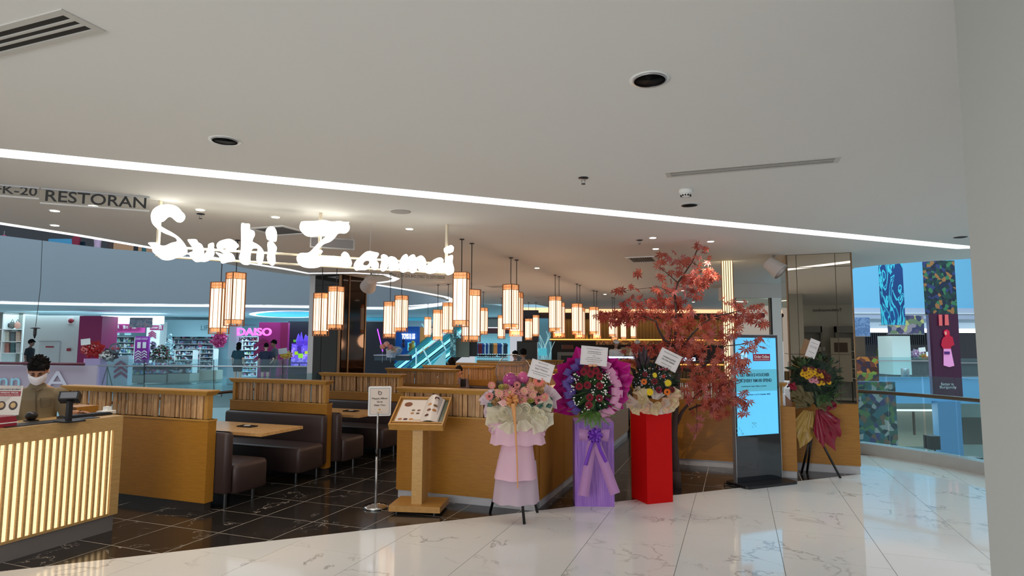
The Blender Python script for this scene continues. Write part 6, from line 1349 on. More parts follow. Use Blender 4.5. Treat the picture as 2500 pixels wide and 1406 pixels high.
for k, (x, y, dx, dy, s_) in enumerate(((1430, 1000, -.9, -.35, .2), (1435, 1003, -.5, -.8, .2), (1440, 1004, -.2, -1, .18), (1450, 1003, .15, -1, .2), (1455, 1003, .45, -.9, .2), (1445, 1000, -.7, -.6, .18), (1465, 1000, .7, -.6, .17), (1490, 985, .9, -.9, .15), (1450, 1000, -.1, -.9, .22))):
    inst(fern_mesh((96, 134, 60)), 'fern_frond', Matrix.Translation(P(x, y, .2)) @ Vector(RT*dx+UP*dy-FW*.35).to_track_quat('Y', 'Z').to_matrix().to_4x4() @ Matrix.Rotation(pi, 4, 'Y') @ Matrix.Scale(s_, 4), t)
card_part(t, P, [P(1419, 843, .31), P(1484, 849, .31), P(1481, 894, .31), P(1416, 889, .31)], [('With warmest congratulations to you', .86, .6, .04, ink2), ('Congratulations', .72, .5, .06, ink2), ('On Your Grand Opening', .62, .5, .05, ink2), ('From', .5, .1, .035, ink2), ('your partners and suppliers', .4, .5, .04, ink2), ('all the management and staff', .3, .62, .04, ink2), ('with our very best wishes', .2, .5, .04, ink2)], bd=(150, 148, 140))
MB().tube([P(1450, 893, .30), P(1448, 930, .16)], .004, 6).build('card_pick', MC['green_stick'], t); loop(P(1447, 892, .34), UP, RT-FW*.2, .045, .02, mat('gold_bow', (214, 150, 110), .4), t, 'gold_bow'); loop(P(1447, 892, .34), UP, -RT-FW*.2, .045, .02, MC['gold_bow'], t, 'gold_bow')
pb = soft('pale_violet_bow', (196, 142, 196), .5, .2); bv = mat('bright_violet', (112, 48, 176), .25)
ribbon([P(1452, 1062, .25), P(1432, 1062, .28), P(1414, 1061, .24)], [.05, .11, .13], pb, t, 'bow_wing'); ribbon([P(1452, 1062, .25), P(1470, 1062, .28), P(1487, 1063, .24)], [.05, .11, .13], pb, t, 'bow_wing')
ribbon([P(1446, 1078, .25), P(1436, 1140, .23), P(1424, 1211, .22)], [.09, .1, .11], pb, t, 'bow_tail'); ribbon([P(1455, 1078, .25), P(1478, 1140, .23), P(1502, 1206, .22)], [.09, .1, .11], pb, t, 'bow_tail')
for k in range(14): a = 2*pi*k/14; loop(P(1452, 1062, .29), FW*.5+UP*cos(a)-RT*sin(a), RT*cos(a)+UP*sin(a)-FW*(.4+.6*(k % 2)), .085, .03, bv, t, 'violet_bow_loop')
ribbon([P(1448, 1075, .29), P(1438, 1105, .27), P(1429, 1136, .26)], .035, bv, t, 'violet_tail'); ribbon([P(1458, 1075, .29), P(1466, 1100, .27), P(1480, 1128, .26)], .035, bv, t, 'violet_tail')

# --- red pedestal stand
D3 = 7.0; P = lambda x, y, d=0: rd(x, y, D3-d)
t = thing('flower_stand', 'plain bright red pedestal with dark leafy bouquet in cream wrap', 'flower stand', (-.95, 7.217, 0), radians(40)); R = RM[t.name]
MB(R).box(-.165, -.165, 0, .165, .165, .985).build('pedestal', mat('bright_red', (192, 6, 6), .6, spec=.15), t)
cm2 = soft('cream_wrap', (226, 210, 170), .6, .3); ow = soft('offwhite_wrap', (222, 208, 198), .6, .3); ph = soft('peach_hem', (232, 196, 166), .6, .3)
for k, (x, y, dx, dy, w, L) in enumerate(((1570, 965, -.4, .6, .18, .12), (1560, 985, -1, .2, .16, .16), (1562, 985, -.6, -.8, .16, .14), (1580, 985, -.3, -1, .2, .12), (1600, 985, .1, -1, .22, .13), (1620, 985, .4, -1, .2, .12), (1630, 980, 1, -.6, .18, .13), (1630, 970, 1, .2, .2, .13), (1640, 965, .8, .6, .14, .1), (1600, 975, .1, .4, .2, .1), (1585, 975, -.5, -.2, .18, .13), (1615, 978, .6, -.3, .2, .14), (1575, 972, -.2, .8, .16, .11))):
    wrap_sheet(P(x, y, .14+.008*k), RT*dx+UP*dy, w, L, [cm2, ow, cm2, ph][k % 4], t, seed=k+70, amp=.022, folds=2, point=.5)
rng = random.Random(41)
for k, (x, y, r) in enumerate(((1568, 975, .07), (1585, 988, .06), (1604, 990, .065), (1622, 984, .07), (1640, 978, .06), (1556, 990, .05))): rosette(P(x, y, .25), -FW+RT*(x-1597)/120+UP*.1, r, [cm2, ow][k % 2], t, seed=k+30)
MB(frame(P(1597, 936, .04), RT, UP)).ball((0, 0, 0), (.25, .17, .09), 24, 14).build('foliage_base', dgm, t, True)
for k in range(150):
    a = rng.random()*2*pi; rr = sqrt(rng.random()); x, y = 1596+54*rr*cos(a), 928+36*rr*sin(a); inst(leaf_mesh([(24, 36, 26), (36, 56, 34), (30, 44, 38), (58, 74, 50)][k % 4], .24), 'leaf', leafy(P(x, y, .1+.1*(1-rr)), RT*cos(a)-UP*sin(a)+UP*.5-FW*.5, .075), t)
for x0, y0, x1, y1 in ((1562, 920, 1549, 860), (1568, 918, 1560, 850), (1575, 915, 1571, 842), (1582, 915, 1585, 862), (1588, 915, 1608, 858), (1590, 920, 1618, 880), (1555, 930, 1537, 890), (1600, 915, 1620, 885), (1572, 912, 1578, 848)):
    a, b = P(x0, y0, .1), P(x1, y1, .14); L = (b-a).length; inst(leaf_mesh((52, 34, 40), .13), 'long_dark_leaf', Matrix.Translation(a) @ (b-a).to_track_quat('Y', 'Z').to_matrix().to_4x4() @ Matrix.Rotation(rng.uniform(-.5, .5)+(0), 4, 'Y') @ Matrix.Scale(L, 4), t)
for x, y, c, e, r in ((1598, 916, (232, 206, 40), (220, 190, 30), 7), (1631, 935, (232, 206, 40), (220, 190, 30), 9), (1586, 957, (236, 204, 30), (220, 190, 30), 10), (1572, 932, (226, 116, 34), (80, 40, 20), 8), (1629, 957, (230, 120, 30), (50, 24, 14), 9), (1575, 914, (120, 16, 30), (30, 12, 14), 7), (1598, 931, (110, 14, 28), (30, 12, 14), 9), (1608, 952, (124, 14, 34), (30, 12, 14), 10), (1640, 952, (110, 14, 28), (30, 12, 14), 9), (1620, 919, (190, 60, 40), (70, 20, 14), 5)):
    inst(gerbera_mesh(c, e), 'gerbera', look(P(x, y, .25), -FW+RT*rng.uniform(-.4, .4)+UP*.2, r/211), t)
mb = MB()
for k in range(70): a = rng.random()*2*pi; rr = sqrt(rng.random()); mb.ball(P(1594+50*rr*cos(a), 928+34*rr*sin(a), .24), .006, 6, 4)
mb.build('tiny_blossoms', mat('tiny_lilac', (196, 186, 204), .7), t, kind='stuff')
card_part(t, P, [P(1618, 848, .15), P(1667, 872, .15), P(1650, 910, .15), P(1599, 886, .15)], [('with compliments from your partner', .84, .7, .05, ink2), ('CONGRATULATION', .58, .62, .085, ink2), ('ON YOUR OPENING', .42, .62, .085, ink2), ('with best regards', .2, .5, .045, ink2)])
for s_ in (-1, 1): loop(P(1620, 901, .22), UP, RT*s_-FW*.2, .05, .025, mat('wine_ribbon', (110, 16, 34), .4), t, 'wine_bow')

# --- right hand stand on tripod before the mirror pillar
D4 = 8.42; P = lambda x, y, d=0: rd(x, y, D4-d)
base = P(1990, 1160); t = thing('flower_stand', 'tripod flower stand with gold and crimson cloth at the mirror pillar', 'flower stand', (base.x, base.y, 0))
hub = P(1985, 1040); feet = [rz(1954, 1150, 0), rz(1970, 1153, 0), rz(2052, 1167, 0)]; feet[0] = Vector((.78, 9.4, 0))
for f in feet: MB().tube([f, f+(hub-f)*.95], .015, 10).build('tripod_leg', blk, t, True)
gold_c = soft('gold_cloth', (168, 134, 62), .35, .15); crim = soft('crimson_cloth', (136, 20, 46), .35, .15); olive = soft('olive_paper', (96, 84, 50), .5, .15)
for k, (x, y, dx, dy, w, L, m_) in enumerate(((1975, 1003, -.25, -1, .3, .52, gold_c), (1970, 1005, -.5, -1, .26, .36, gold_c), (1988, 1003, .15, -1, .22, .32, gold_c), (2000, 1000, .35, -1, .3, .58, crim), (2008, 1000, .6, -1, .28, .42, crim), (1996, 1000, .1, -1, .22, .50, crim), (2015, 1000, 1, .6, .14, .2, crim), (2005, 1010, 1, -.9, .2, .28, crim), (1970, 990, -1, .4, .2, .2, olive), (1965, 975, -.9, 1, .24, .26, olive), (1985, 985, -.7, .9, .22, .2, olive), (1995, 990, .8, .1, .2, .16, olive), (1945, 950, -1, .7, .14, .12, crim))):
    wrap_sheet(P(x, y, .1+.01*k), RT*dx+UP*dy, w, L, m_, t, 'wrapping_cloth', seed=k+90, amp=.02, folds=2, point=.9)
rng = random.Random(51)
MB(frame(P(1990, 932, .03), RT, UP)).ball((0, 0, 0), (.32, .30, .12), 24, 14).build('foliage_base', dgm, t, True)
for k in range(210):
    a = rng.random()*2*pi; rr = sqrt(rng.random()); x, y = 1990+60*rr*cos(a)-10*sin(a)*rr, 930+58*rr*sin(a); inst(leaf_mesh([(30, 46, 34), (48, 70, 38), (44, 58, 50), (70, 96, 56)][k % 4], .2), 'leaf', leafy(P(x, y, .05+.16*(1-rr)), RT*cos(a)-UP*sin(a)-FW*.5, .085), t)
for x0, y0, x1, y1, c in ((1950, 905, 1913, 895, (44, 66, 40)), (1955, 900, 1932, 888, (170, 150, 70)), (1960, 898, 1945, 880, (60, 84, 50)), (1965, 895, 1962, 872, (64, 90, 50)), (1958, 890, 1950, 868, (50, 70, 44)), (1970, 890, 1982, 868, (70, 92, 56)), (2035, 975, 2055, 955, (120, 140, 80)), (2030, 985, 2050, 985, (110, 130, 70)), (2025, 990, 2040, 1000, (150, 160, 100))):
    a, b = P(x0, y0, .1), P(x1, y1, .14); inst(leaf_mesh(c, .22), 'broad_leaf', Matrix.Translation(a) @ (b-a).to_track_quat('Y', 'Z').to_matrix().to_4x4() @ Matrix.Rotation(rng.uniform(-.5, .5), 4, 'Y') @ Matrix.Scale((b-a).length, 4), t)
for k in range(7): a = radians(-110+k*25); inst(fern_mesh((60, 92, 48)), 'fern_frond', Matrix.Translation(P(2010+10*cos(a), 960, .16)) @ Vector(RT*cos(a)+UP*sin(a)-FW*.4).to_track_quat('Y', 'Z').to_matrix().to_4x4() @ Matrix.Rotation(pi, 4, 'Y') @ Matrix.Scale(.22, 4), t)
Y_, B_, K_ = (226, 176, 30), (92, 8, 26), (222, 150, 166)
for k in range(34):
    a = 2.4*k; rr = sqrt((k+.5)/34); x, y = 1993+36*rr*cos(a), 918+17*rr*sin(a)+9*rr*cos(a); c = [Y_, B_, Y_, B_, Y_][k % 5]
    if x < 1993 and y > 922: c = K_
    inst(gerbera_mesh(c, (120, 80, 30)), 'gerbera', look(P(x, y, .26+.02*rng.random()), -FW+RT*rng.uniform(-.3, .3)+UP*.35, 7.5/177), t)
card_part(t, P, [P(1962, 818, .1), P(1985, 827, .1), P(1990, 872, .1), P(1965, 868, .1)], [('Best wishes to you', .8, .7, .03, ink2), ('on the opening', .62, .7, .03, ink2), ('of your new outlet', .55, .7, .03, ink2), ('with regards', .3, .6, .03, ink2)], bd=(220, 210, 206))

# ------------------------------------------------------------------ red maple
def maple_mesh(c, i):
    mb = MB(); L = [(0, 1.0, .13), (.75, .92, .12), (-.75, .92, .12), (1.45, .72, .1), (-1.45, .72, .1), (2.2, .42, .07), (-2.2, .42, .07)]
    for a, l, w in L:
        d = Vector((sin(a), cos(a), 0)); s_ = Vector((cos(a), -sin(a), 0)); z = -.12*l
        mb.add([(0, 0, 0), d*l*.45+s_*w+UP*.03, d*l+UP*z, d*l*.45-s_*w+UP*.03], [(0, 1, 2), (0, 2, 3)])
    mb.add([(0, 0, 0), (.012, -.4, .02), (-.012, -.4, .02)], [(0, 1, 2)])
    m_ = soft('maple_leaf_%d' % i, c, .55, .3); me = mesh_of(mb, 'maple_leaf', [m_]); return me
MC_ = [(168, 72, 56), (190, 92, 70), (204, 122, 104), (150, 54, 46), (188, 108, 106)]
MM = [maple_mesh(c, i) for i, c in enumerate(MC_)]
D5 = 7.72; P = lambda x, y, d=0: rd(x, y, D5-d)
base = rz(1647, 1192, 0); t = thing('maple_tree', 'artificial red leaved maple tree behind the red pedestal', 'tree', (base.x, base.y, 0)); bark = mat('maple_bark', (64, 46, 42), .85, noise=.3, nscale=30)
tr = [(1647, 1192, 0), (1647, 1120, 0), (1645, 1060, .0), (1648, 1020, 0), (1652, 960, .05), (1655, 900, .05), (1650, 850, 0)]
mb = MB(); q = [P(*p) for p in tr]; q[0].z = 0; mb.tube(q, [.075, .055, .045, .04, .036, .034, .03], 10); mb.tube([P(1647, 1195, .0), P(1650, 1150, .02)], [.09, .06], 10); mb.build('trunk', bark, t, True)
BR = [([(1652, 1035), (1665, 1005), (1682, 985), (1700, 965), (1720, 948)], .024), ([(1682, 1000), (1705, 990), (1740, 985), (1770, 982)], .014), ([(1652, 900), (1690, 905), (1720, 892), (1745, 870), (1770, 845)], .02),
      ([(1648, 845), (1622, 830), (1608, 805), (1602, 785), (1580, 775)], .02), ([(1580, 775), (1545, 765), (1505, 762), (1475, 765)], .009), ([(1638, 860), (1636, 832), (1640, 800)], .014), ([(1650, 850), (1649, 800), (1650, 750), (1647, 715), (1655, 690), (1668, 672), (1690, 640), (1702, 610)], .018), ([(1648, 720), (1610, 700), (1560, 705), (1510, 712)], .006), ([(1655, 690), (1620, 660), (1600, 645)], .006),
      ([(1652, 855), (1672, 838), (1690, 815), (1715, 790), (1745, 772), (1780, 765)], .018), ([(1780, 765), (1820, 755), (1865, 742)], .008), ([(1720, 948), (1760, 940), (1815, 925)], .008), ([(1770, 845), (1815, 840), (1860, 825)], .007), ([(1690, 640), (1730, 665), (1755, 672)], .006), ([(1770, 982), (1800, 990), (1825, 1005)], .006), ([(1700, 985), (1702, 1020), (1700, 1060)], .005), ([(1650, 850), (1610, 862), (1560, 868), (1520, 870)], .008)]
rng = random.Random(77); tips = []
for pts, r in BR:
    dd = rng.uniform(-.15, .2); q = [P(x, y, dd*i/len(pts)) for i, (x, y) in enumerate(pts)]; MB().tube(q, [r*(1-.6*i/(len(q)-1)) for i in range(len(q))], 7).build('branch', bark, t, True); tips += q
CLU = [(1700, 612, 28, 16, 9, .1), (1640, 640, 38, 26, 20, 0), (1700, 655, 50, 36, 46, 0), (1650, 695, 62, 32, 50, 0), (1735, 668, 26, 16, 18, .1), (1558, 665, 14, 6, 4, 0), (1548, 700, 12, 6, 3, 0), (1508, 710, 16, 12, 7, 0), (1700, 700, 46, 26, 24, 0),
       (1590, 745, 85, 28, 70, 0), (1520, 775, 55, 20, 62, .05), (1470, 768, 24, 8, 8, 0), (1640, 765, 55, 40, 60, -.1), (1680, 805, 60, 45, 80, 0), (1760, 800, 48, 40, 56, 0), (1830, 755, 42, 22, 34, 0), (1862, 785, 20, 12, 10, 0), (1780, 735, 20, 10, 6, 0), (1800, 785, 36, 22, 22, 0),
       (1580, 855, 62, 16, 46, 0), (1650, 850, 50, 22, 40, 0), (1700, 872, 70, 34, 80, 0), (1780, 895, 42, 45, 60, 0), (1725, 950, 62, 44, 110, .05), (1780, 960, 34, 34, 42, 0), (1740, 1000, 50, 18, 30, 0), (1838, 845, 28, 12, 12, .12), (1860, 826, 16, 5, 4, .1), (1812, 880, 20, 10, 7, .1), (1810, 960, 14, 24, 10, .12), (1822, 990, 14, 14, 8, .12), (1697, 1040, 17, 22, 9, 0), (1540, 880, 40, 12, 16, 0), (1820, 1010, 12, 6, 3, .1)]
LV = []
for cx_, cy_, ax, ay, n, dd in CLU:
    for k in range(n):
        a = rng.random()*2*pi; rr = sqrt(rng.random()); x, y = cx_+ax*rr*cos(a), cy_+ay*rr*sin(a); d = dd+rng.uniform(-.22, .25)*(1-rr*.5)
        if x > 1792 and y > 815: d = max(d, .15)
        p = P(x, y, d); T = Matrix.Translation(p) @ Matrix.Rotation(YAW, 4, 'Z') @ Matrix.Rotation(pi/2+rng.gauss(0, .6), 4, 'X') @ Matrix.Rotation(rng.gauss(0, .6), 4, 'Y') @ Matrix.Rotation(pi+rng.gauss(0, 1.0), 4, 'Z') @ Matrix.Scale(rng.uniform(.062, .098), 4)
        col = 4 if (cx_ == 1697) else (rng.choice((0, 0, 1, 3, 3)) if cx_ < 1610 else rng.choice((0, 1, 1, 2, 3, 4)))
        if cx_ == 1735: col = 1
        LV.append((d, T, col))
LV.sort(key=lambda v: -v[0])
for d, T, c in LV[:295]: inst(MM[c], 'maple_leaf', T, t)
rest = {}
for d, T, c in LV[295:]:
    mb = rest.setdefault(c, MB()); mb.T = T; mb.add([v.co for v in MM[c].vertices], [tuple(p.vertices) for p in MM[c].polygons])
allv = MB(); idx = []
for c, mb in rest.items():
    k = len(allv.v); allv.v += mb.v; allv.f += [tuple(i+k for i in f) for f in mb.f]; idx += [c]*len(mb.f)
me = bpy.data.meshes.new('foliage'); me.from_pydata([tuple(RM[t.name].inverted() @ v) for v in allv.v], [], allv.f)
for m_ in MM: me.materials.append(m_.materials[0])
for p, c in zip(me.polygons, idx): p.material_index = c
link('foliage', me, t, kind='stuff')
l = bpy.data.lights.new('maple_spot', 'SPOT'); l.energy = 70; l.spot_size = radians(34); l.color = (1, .8, .6); lo = bpy.data.objects.new('maple_spot', l); COL.objects.link(lo); lo.location = rz(1735, 589, HC)-Vector((0, 0, .06)); lo.rotation_euler = (P(1728, 670)-lo.location).to_track_quat('-Z', 'Y').to_euler()
# ------------------------------------------------------------------ people
def skin_verts(nodes, edges, sub=1, R=Matrix()):
    """grow a tapered surface along connected edges; returns verts, faces in world space"""
    names = list(nodes); me = bpy.data.meshes.new('sk'); me.from_pydata([nodes[n][0] for n in names], [(names.index(a), names.index(b)) for a, b in edges], [])
    o = bpy.data.objects.new('sk', me); COL.objects.link(o); o.modifiers.new('s', 'SKIN'); sv = me.skin_vertices[0].data
    for i, n in enumerate(names):
        r = nodes[n][1]; r = r if isinstance(r, tuple) else (r, r); sv[i].radius = r; sv[i].use_root = (i == 0)
    if sub: m_ = o.modifiers.new('u', 'SUBSURF'); m_.levels = sub; m_.render_levels = sub
    ev = o.evaluated_get(bpy.context.evaluated_depsgraph_get()); m2 = ev.to_mesh(); vs = [R @ v.co for v in m2.vertices]; fs = [tuple(p.vertices) for p in m2.polygons]; ev.to_mesh_clear()
    bpy.data.objects.remove(o); bpy.data.meshes.remove(me); return vs, fs
def remeshed(mb, name, m_, parent, vox, smooth=2):
    o = mb.build(name, m_, None, True); r = o.modifiers.new('r', 'REMESH'); r.mode = 'VOXEL'; r.voxel_size = vox; r.use_smooth_shade = True
    if smooth: s_ = o.modifiers.new('s', 'SMOOTH'); s_.iterations = smooth; s_.factor = .5
    me = bpy.data.meshes.new_from_object(o.evaluated_get(bpy.context.evaluated_depsgraph_get())); bpy.data.objects.remove(o)
    me.transform(RM[parent.name].inverted()); me.materials.clear(); me.materials.append(m_); me.shade_smooth(); me.name = name; return link(name, me, parent)
skin_m = mat('skin', (176, 128, 100), .55); hair_m = mat('black_hair', (14, 11, 11), .8, spec=.15); eye_m = mat('eye_dark', (24, 18, 16), .3)
def head_verts(mb, R, c, s_=1, face=True, tilt=0, turn=0):
    """skull, jaw, nose, ears; face looks along local -Y"""
    H = R @ Matrix.Translation(c) @ Matrix.Rotation(turn, 4, 'Z') @ Matrix.Rotation(tilt, 4, 'X') @ Matrix.Scale(s_, 4); o = mb.T; mb.T = H
    mb.ball((0, .012, .03), (.076, .094, .09), 24, 16); mb.ball((0, -.02, -.045), (.058, .066, .066), 20, 12); mb.ball((0, -.045, -.085), (.03, .03, .022), 14, 8)
    mb.ball((0, -.092, -.012), (.012, .02, .028), 12, 8); mb.ball((0, -.099, -.025), (.016, .014, .011), 10, 8)
    for x in (-1, 1): mb.ball((x*.077, .012, -.005), (.010, .018, .03), 10, 8); mb.ball((x*.03, -.078, .022), (.024, .014, .009), 10, 6); mb.ball((x*.042, -.062, -.022), (.022, .02, .02), 10, 8)
    mb.ball((0, -.082, -.052), (.022, .01, .008), 10, 6); mb.T = o; return H
def hair_part(H, parent, kind='short', m_=hair_m):
    mb = MB(H); nu, nv = 40, 16
    def f(u, v):
        a = 2*pi*u-pi/2; front = max(0, cos(a+pi/2)); lim = .63-.31*front**1.5; th = v*pi*lim
        r = 1.05+.03*sin(a*7+1)*v+.035*sin(a*13+v*14)+.10*(1-v)*.6; ed = 1-.18*max(0, v-.7)/.3
        return Vector(((.084*r)*sin(th)*cos(a)*ed, .012+.104*r*sin(th)*sin(a)*ed, .03+.110*r*cos(th)))
    mb.grid(f, nu, nv); rng = random.Random(3)
    for k in range(60 if kind == 'short' else 0):
        a, th = rng.random()*2*pi, rng.random()*1.1; d = Vector((sin(th)*cos(a), sin(th)*sin(a), cos(th))); p = Vector((.082*d.x, .012+.10*d.y, .03+.106*d.z)); q = p+(d+Vector((rng.uniform(-.7, .7), -.5, rng.uniform(-.2, .4)))).normalized()*.035
        mb.tube([p, (p+q)/2, q], [.016, .012, .003], 5)
    for k in range(12 if kind == 'short' else 0): x = -.055+.01*k; mb.tube([(x, -.055, .10), (x*1.05, -.088, .075), (x*1.1+.006, -.097, .048)], [.012, .01, .003], 5)
    if kind == 'long':
        mb.ball((0, .05, -.06), (.078, .055, .12), 18, 12)
        for x in (-1, 1): mb.ball((x*.072, .01, -.06), (.018, .04, .09), 10, 8)
    if kind == 'bun': mb.ball((0, .1, .05), .04, 14, 10); mb.ball((0, .05, -.02), (.072, .05, .07), 16, 10)
    return mb.build('hair', m_, parent, True)
def face_bits(H, parent):
    mb = MB(H)
    for x in (-1, 1): mb.ball((x*.03, -.086, .004), (.012, .006, .006), 10, 6)
    mb.build('eyes', eye_m, parent, True); mb = MB(H)
    for x in (-1, 1): mb.tube([(x*.015, -.094, .022), (x*.03, -.094, .027), (x*.046, -.082, .02)], [.003, .004, .002], 6)
    mb.build('eyebrows', hair_m, parent, True)
    MB(H).tube([(-.02, -.091, -.052), (0, -.095, -.053), (.02, -.091, -.052)], [.002, .0045, .002], 6).build('lips', mat('lips', (150, 84, 76), .5), parent, True)
def hand(mb, R, w, d, thumb, s_=1, curl=.35):
    """palm and five fingers; w wrist, d direction, thumb side vector"""
    w, d, tv = Vector(w), Vector(d).normalized(), Vector(thumb).normalized(); n = d.cross(tv).normalized(); tv = n.cross(d)
    if n.z > 0: n = -n
    palm = {'a': (w, .022*s_), 'b': (w+d*.045*s_, (.034*s_, .016*s_)), 'c': (w+d*.085*s_, (.036*s_, .014*s_))}
    v, f = skin_verts({k: (tuple(p), r) for k, (p, r) in palm.items()}, [('a', 'b'), ('b', 'c')], 1, R); o = mb.T; mb.T = None; mb.add(v, f)
    for k, L in enumerate((.066, .074, .07, .056)):
        b = w+d*.078*s_+tv*(.027-.018*k)*s_; p1 = b+d*L*.45*s_; p2 = p1+(d+n*curl).normalized()*L*.32*s_; p3 = p2+(d+n*curl*2.2).normalized()*L*.26*s_
        mb.tube([R @ q for q in (b-d*.01, b, p1, p2, p3)], [.0085*s_, .009*s_, .0082*s_, .0075*s_, .005*s_], 8)
    b = w+d*.03*s_+tv*.028*s_; mb.tube([R @ q for q in (b-tv*.012*s_, b, b+(d+tv*.9).normalized()*.032*s_, b+(d*1.3+tv*.5).normalized()*.058*s_)], [.011*s_, .011*s_, .0095*s_, .006*s_], 8); mb.T = o
def person(label, foot, rot, J, shirt, legs, hair='short', s_=1, vox=.014, shoes=(30, 30, 34), extra=None, top='tee', tilt=.1, turn=0, face=True, hairm=hair_m, skinc=None, group=None, sc=None):
    t = thing('person', label, 'person', foot, rot); R = RM[t.name] @ Matrix.Scale(s_, 4)
    B = dict(pel=((0, 0, .95), (.14, .10)), sp=((0, 0, 1.12), (.125, .09)), ch=((0, 0, 1.32), (.15, .10)), nk=((0, .005, 1.45), .052), hb=((0, -.01, 1.55), .05),
             sl=((-.17, 0, 1.395), .055), el=((-.235, .03, 1.12), .040), wl=((-.25, -.05, .89), .026), sr=((.17, 0, 1.395), .055), er=((.235, .03, 1.12), .040), wr=((.25, -.05, .89), .026),
             hl=((-.09, 0, .88), .085), kl=((-.10, -.02, .48), .056), al=((-.10, .02, .08), .036), tl=((-.11, -.11, .035), .034), hr=((.09, 0, .88), .085), kr=((.10, -.02, .48), .056), ar=((.10, .02, .08), .036), tr=((.11, -.11, .035), .034))
    for k, v in J.items(): B[k] = (v, B[k][1])
    E = [('pel', 'sp'), ('sp', 'ch'), ('ch', 'nk'), ('nk', 'hb'), ('ch', 'sl'), ('sl', 'el'), ('el', 'wl'), ('ch', 'sr'), ('sr', 'er'), ('er', 'wr'), ('pel', 'hl'), ('hl', 'kl'), ('kl', 'al'), ('al', 'tl'), ('pel', 'hr'), ('hr', 'kr'), ('kr', 'ar'), ('ar', 'tr')]
    mb = MB(); v, f = skin_verts(B, E, 1, R); mb.add(v, f); hb = Vector(B['hb'][0]); H = head_verts(mb, R, hb+Vector((0, -.02, .075)), 1, face, tilt, turn)
    for w_, e_, sd_ in (('wl', 'el', 1), ('wr', 'er', -1)):
        w = Vector(B[w_][0]); d = (w-Vector(B[e_][0])).normalized(); hand(mb, R, w, d, (sd_, -.3, .2), .95)
    sm = mat('skin_%02x%02x%02x' % skinc, skinc, .55) if skinc else skin_m
    remeshed(mb, 'body', sm, t, vox); hair_part(H, t, hair, hairm)
    if face: face_bits(H, t)
    g = lambda k, r: (B[k][0], r)
    mid = lambda a, b, q: tuple(Vector(B[a][0]).lerp(Vector(B[b][0]), q))
    q = .55 if top == 'tee' else .97
    mb = MB(R); V = {k: Vector(B[k][0]) for k in B}
    def ring_loft(st, n=20):
        vs = []; fs = []
        for c_, rx_, ry_ in st: vs += [Vector(c_)+Vector((rx_*cos(2*pi*k/n), ry_*sin(2*pi*k/n), 0)) for k in range(n)]
        for j_ in range(len(st)-1):
            for k in range(n): fs.append((j_*n+k, j_*n+(k+1) % n, (j_+1)*n+(k+1) % n, (j_+1)*n+k))
        fs += [tuple(range(n-1, -1, -1)), tuple(range((len(st)-1)*n, len(st)*n))]; mb.add(vs, fs)
    sh_ = (V['sl']+V['sr'])/2
    ring_loft([(V['pel']+Vector((0, 0, -.10)), .178, .13), (V['pel'], .172, .128), (V['sp'], .158, .118), (V['ch'], .182, .128), (V['ch'].lerp(sh_, .6), .182, .115), (sh_+Vector((0, 0, .03)), .165, .10), (sh_.lerp(V['nk'], .55)+Vector((0, 0, .02)), .12, .09), (V['nk']+Vector((0, 0, -.01)), .078, .078), (V['nk']+Vector((0, 0, .03)), .062, .062)])
    for sl_, el_, wl_ in (('sl', 'el', 'wl'), ('sr', 'er', 'wr')):
        a_, b_, c_ = V[sl_], V[el_], V[wl_]; ins = a_.lerp(sh_, .25)
        if top == 'tee': mb.tube([ins, a_, a_.lerp(b_, .4), a_.lerp(b_, .75)], [.07, .076, .066, .066], 14)
        elif top == 'elbow': mb.tube([ins, a_, a_.lerp(b_, .5), b_, b_.lerp(c_, .18)], [.066, .07, .062, .058, .056], 14)
        else: mb.tube([ins, a_, a_.lerp(b_, .5), b_, b_.lerp(c_, .5), b_.lerp(c_, .9)], [.07, .074, .062, .054, .046, .042], 14)
        mb.ball(a_, .068, 14, 10)
    remeshed(mb, 'shirt', mat('shirt_%02x%02x%02x' % shirt, shirt, .8, noise=.12, nscale=5), t, vox, 3)
    lc, ln = legs
    N = dict(pel=g('pel', (.158, .118)), hl=g('hl', .105), hr=g('hr', .105)); EE = [('pel', 'hl'), ('pel', 'hr')]
    for h_, k_, a_ in (('hl', 'kl', 'al'), ('hr', 'kr', 'ar')):
        if ln == 'short': N[k_] = (mid(h_, k_, .62), .092); EE += [(h_, k_)]
        else: N[k_] = g(k_, .074); N[a_] = (mid(k_, a_, .93), .055); EE += [(h_, k_), (k_, a_)]
    mb = MB(); v, f = skin_verts(N, EE, 1, R); mb.add(v, f); remeshed(mb, 'trousers' if ln != 'short' else 'shorts', mat('legs_%02x%02x%02x' % lc, lc, .8), t, vox)
    for a_, t_ in (('al', 'tl'), ('ar', 'tr')):
        a, b = Vector(B[a_][0]), Vector(B[t_][0]); MB(R).tube([a+Vector((0, .05, -.04)), a+Vector((0, 0, -.035)), b+Vector((0, 0, .008)), b+(b-a).normalized()*.05], [.035, .045, .042, .025], 10).build('shoe', mat('shoe_%02x%02x%02x' % shoes, shoes, .5), t, True)
    return t, R, H, B
def gpt(x, D): p = rd(x, 835, D); return Vector((p.x, p.y, 0))
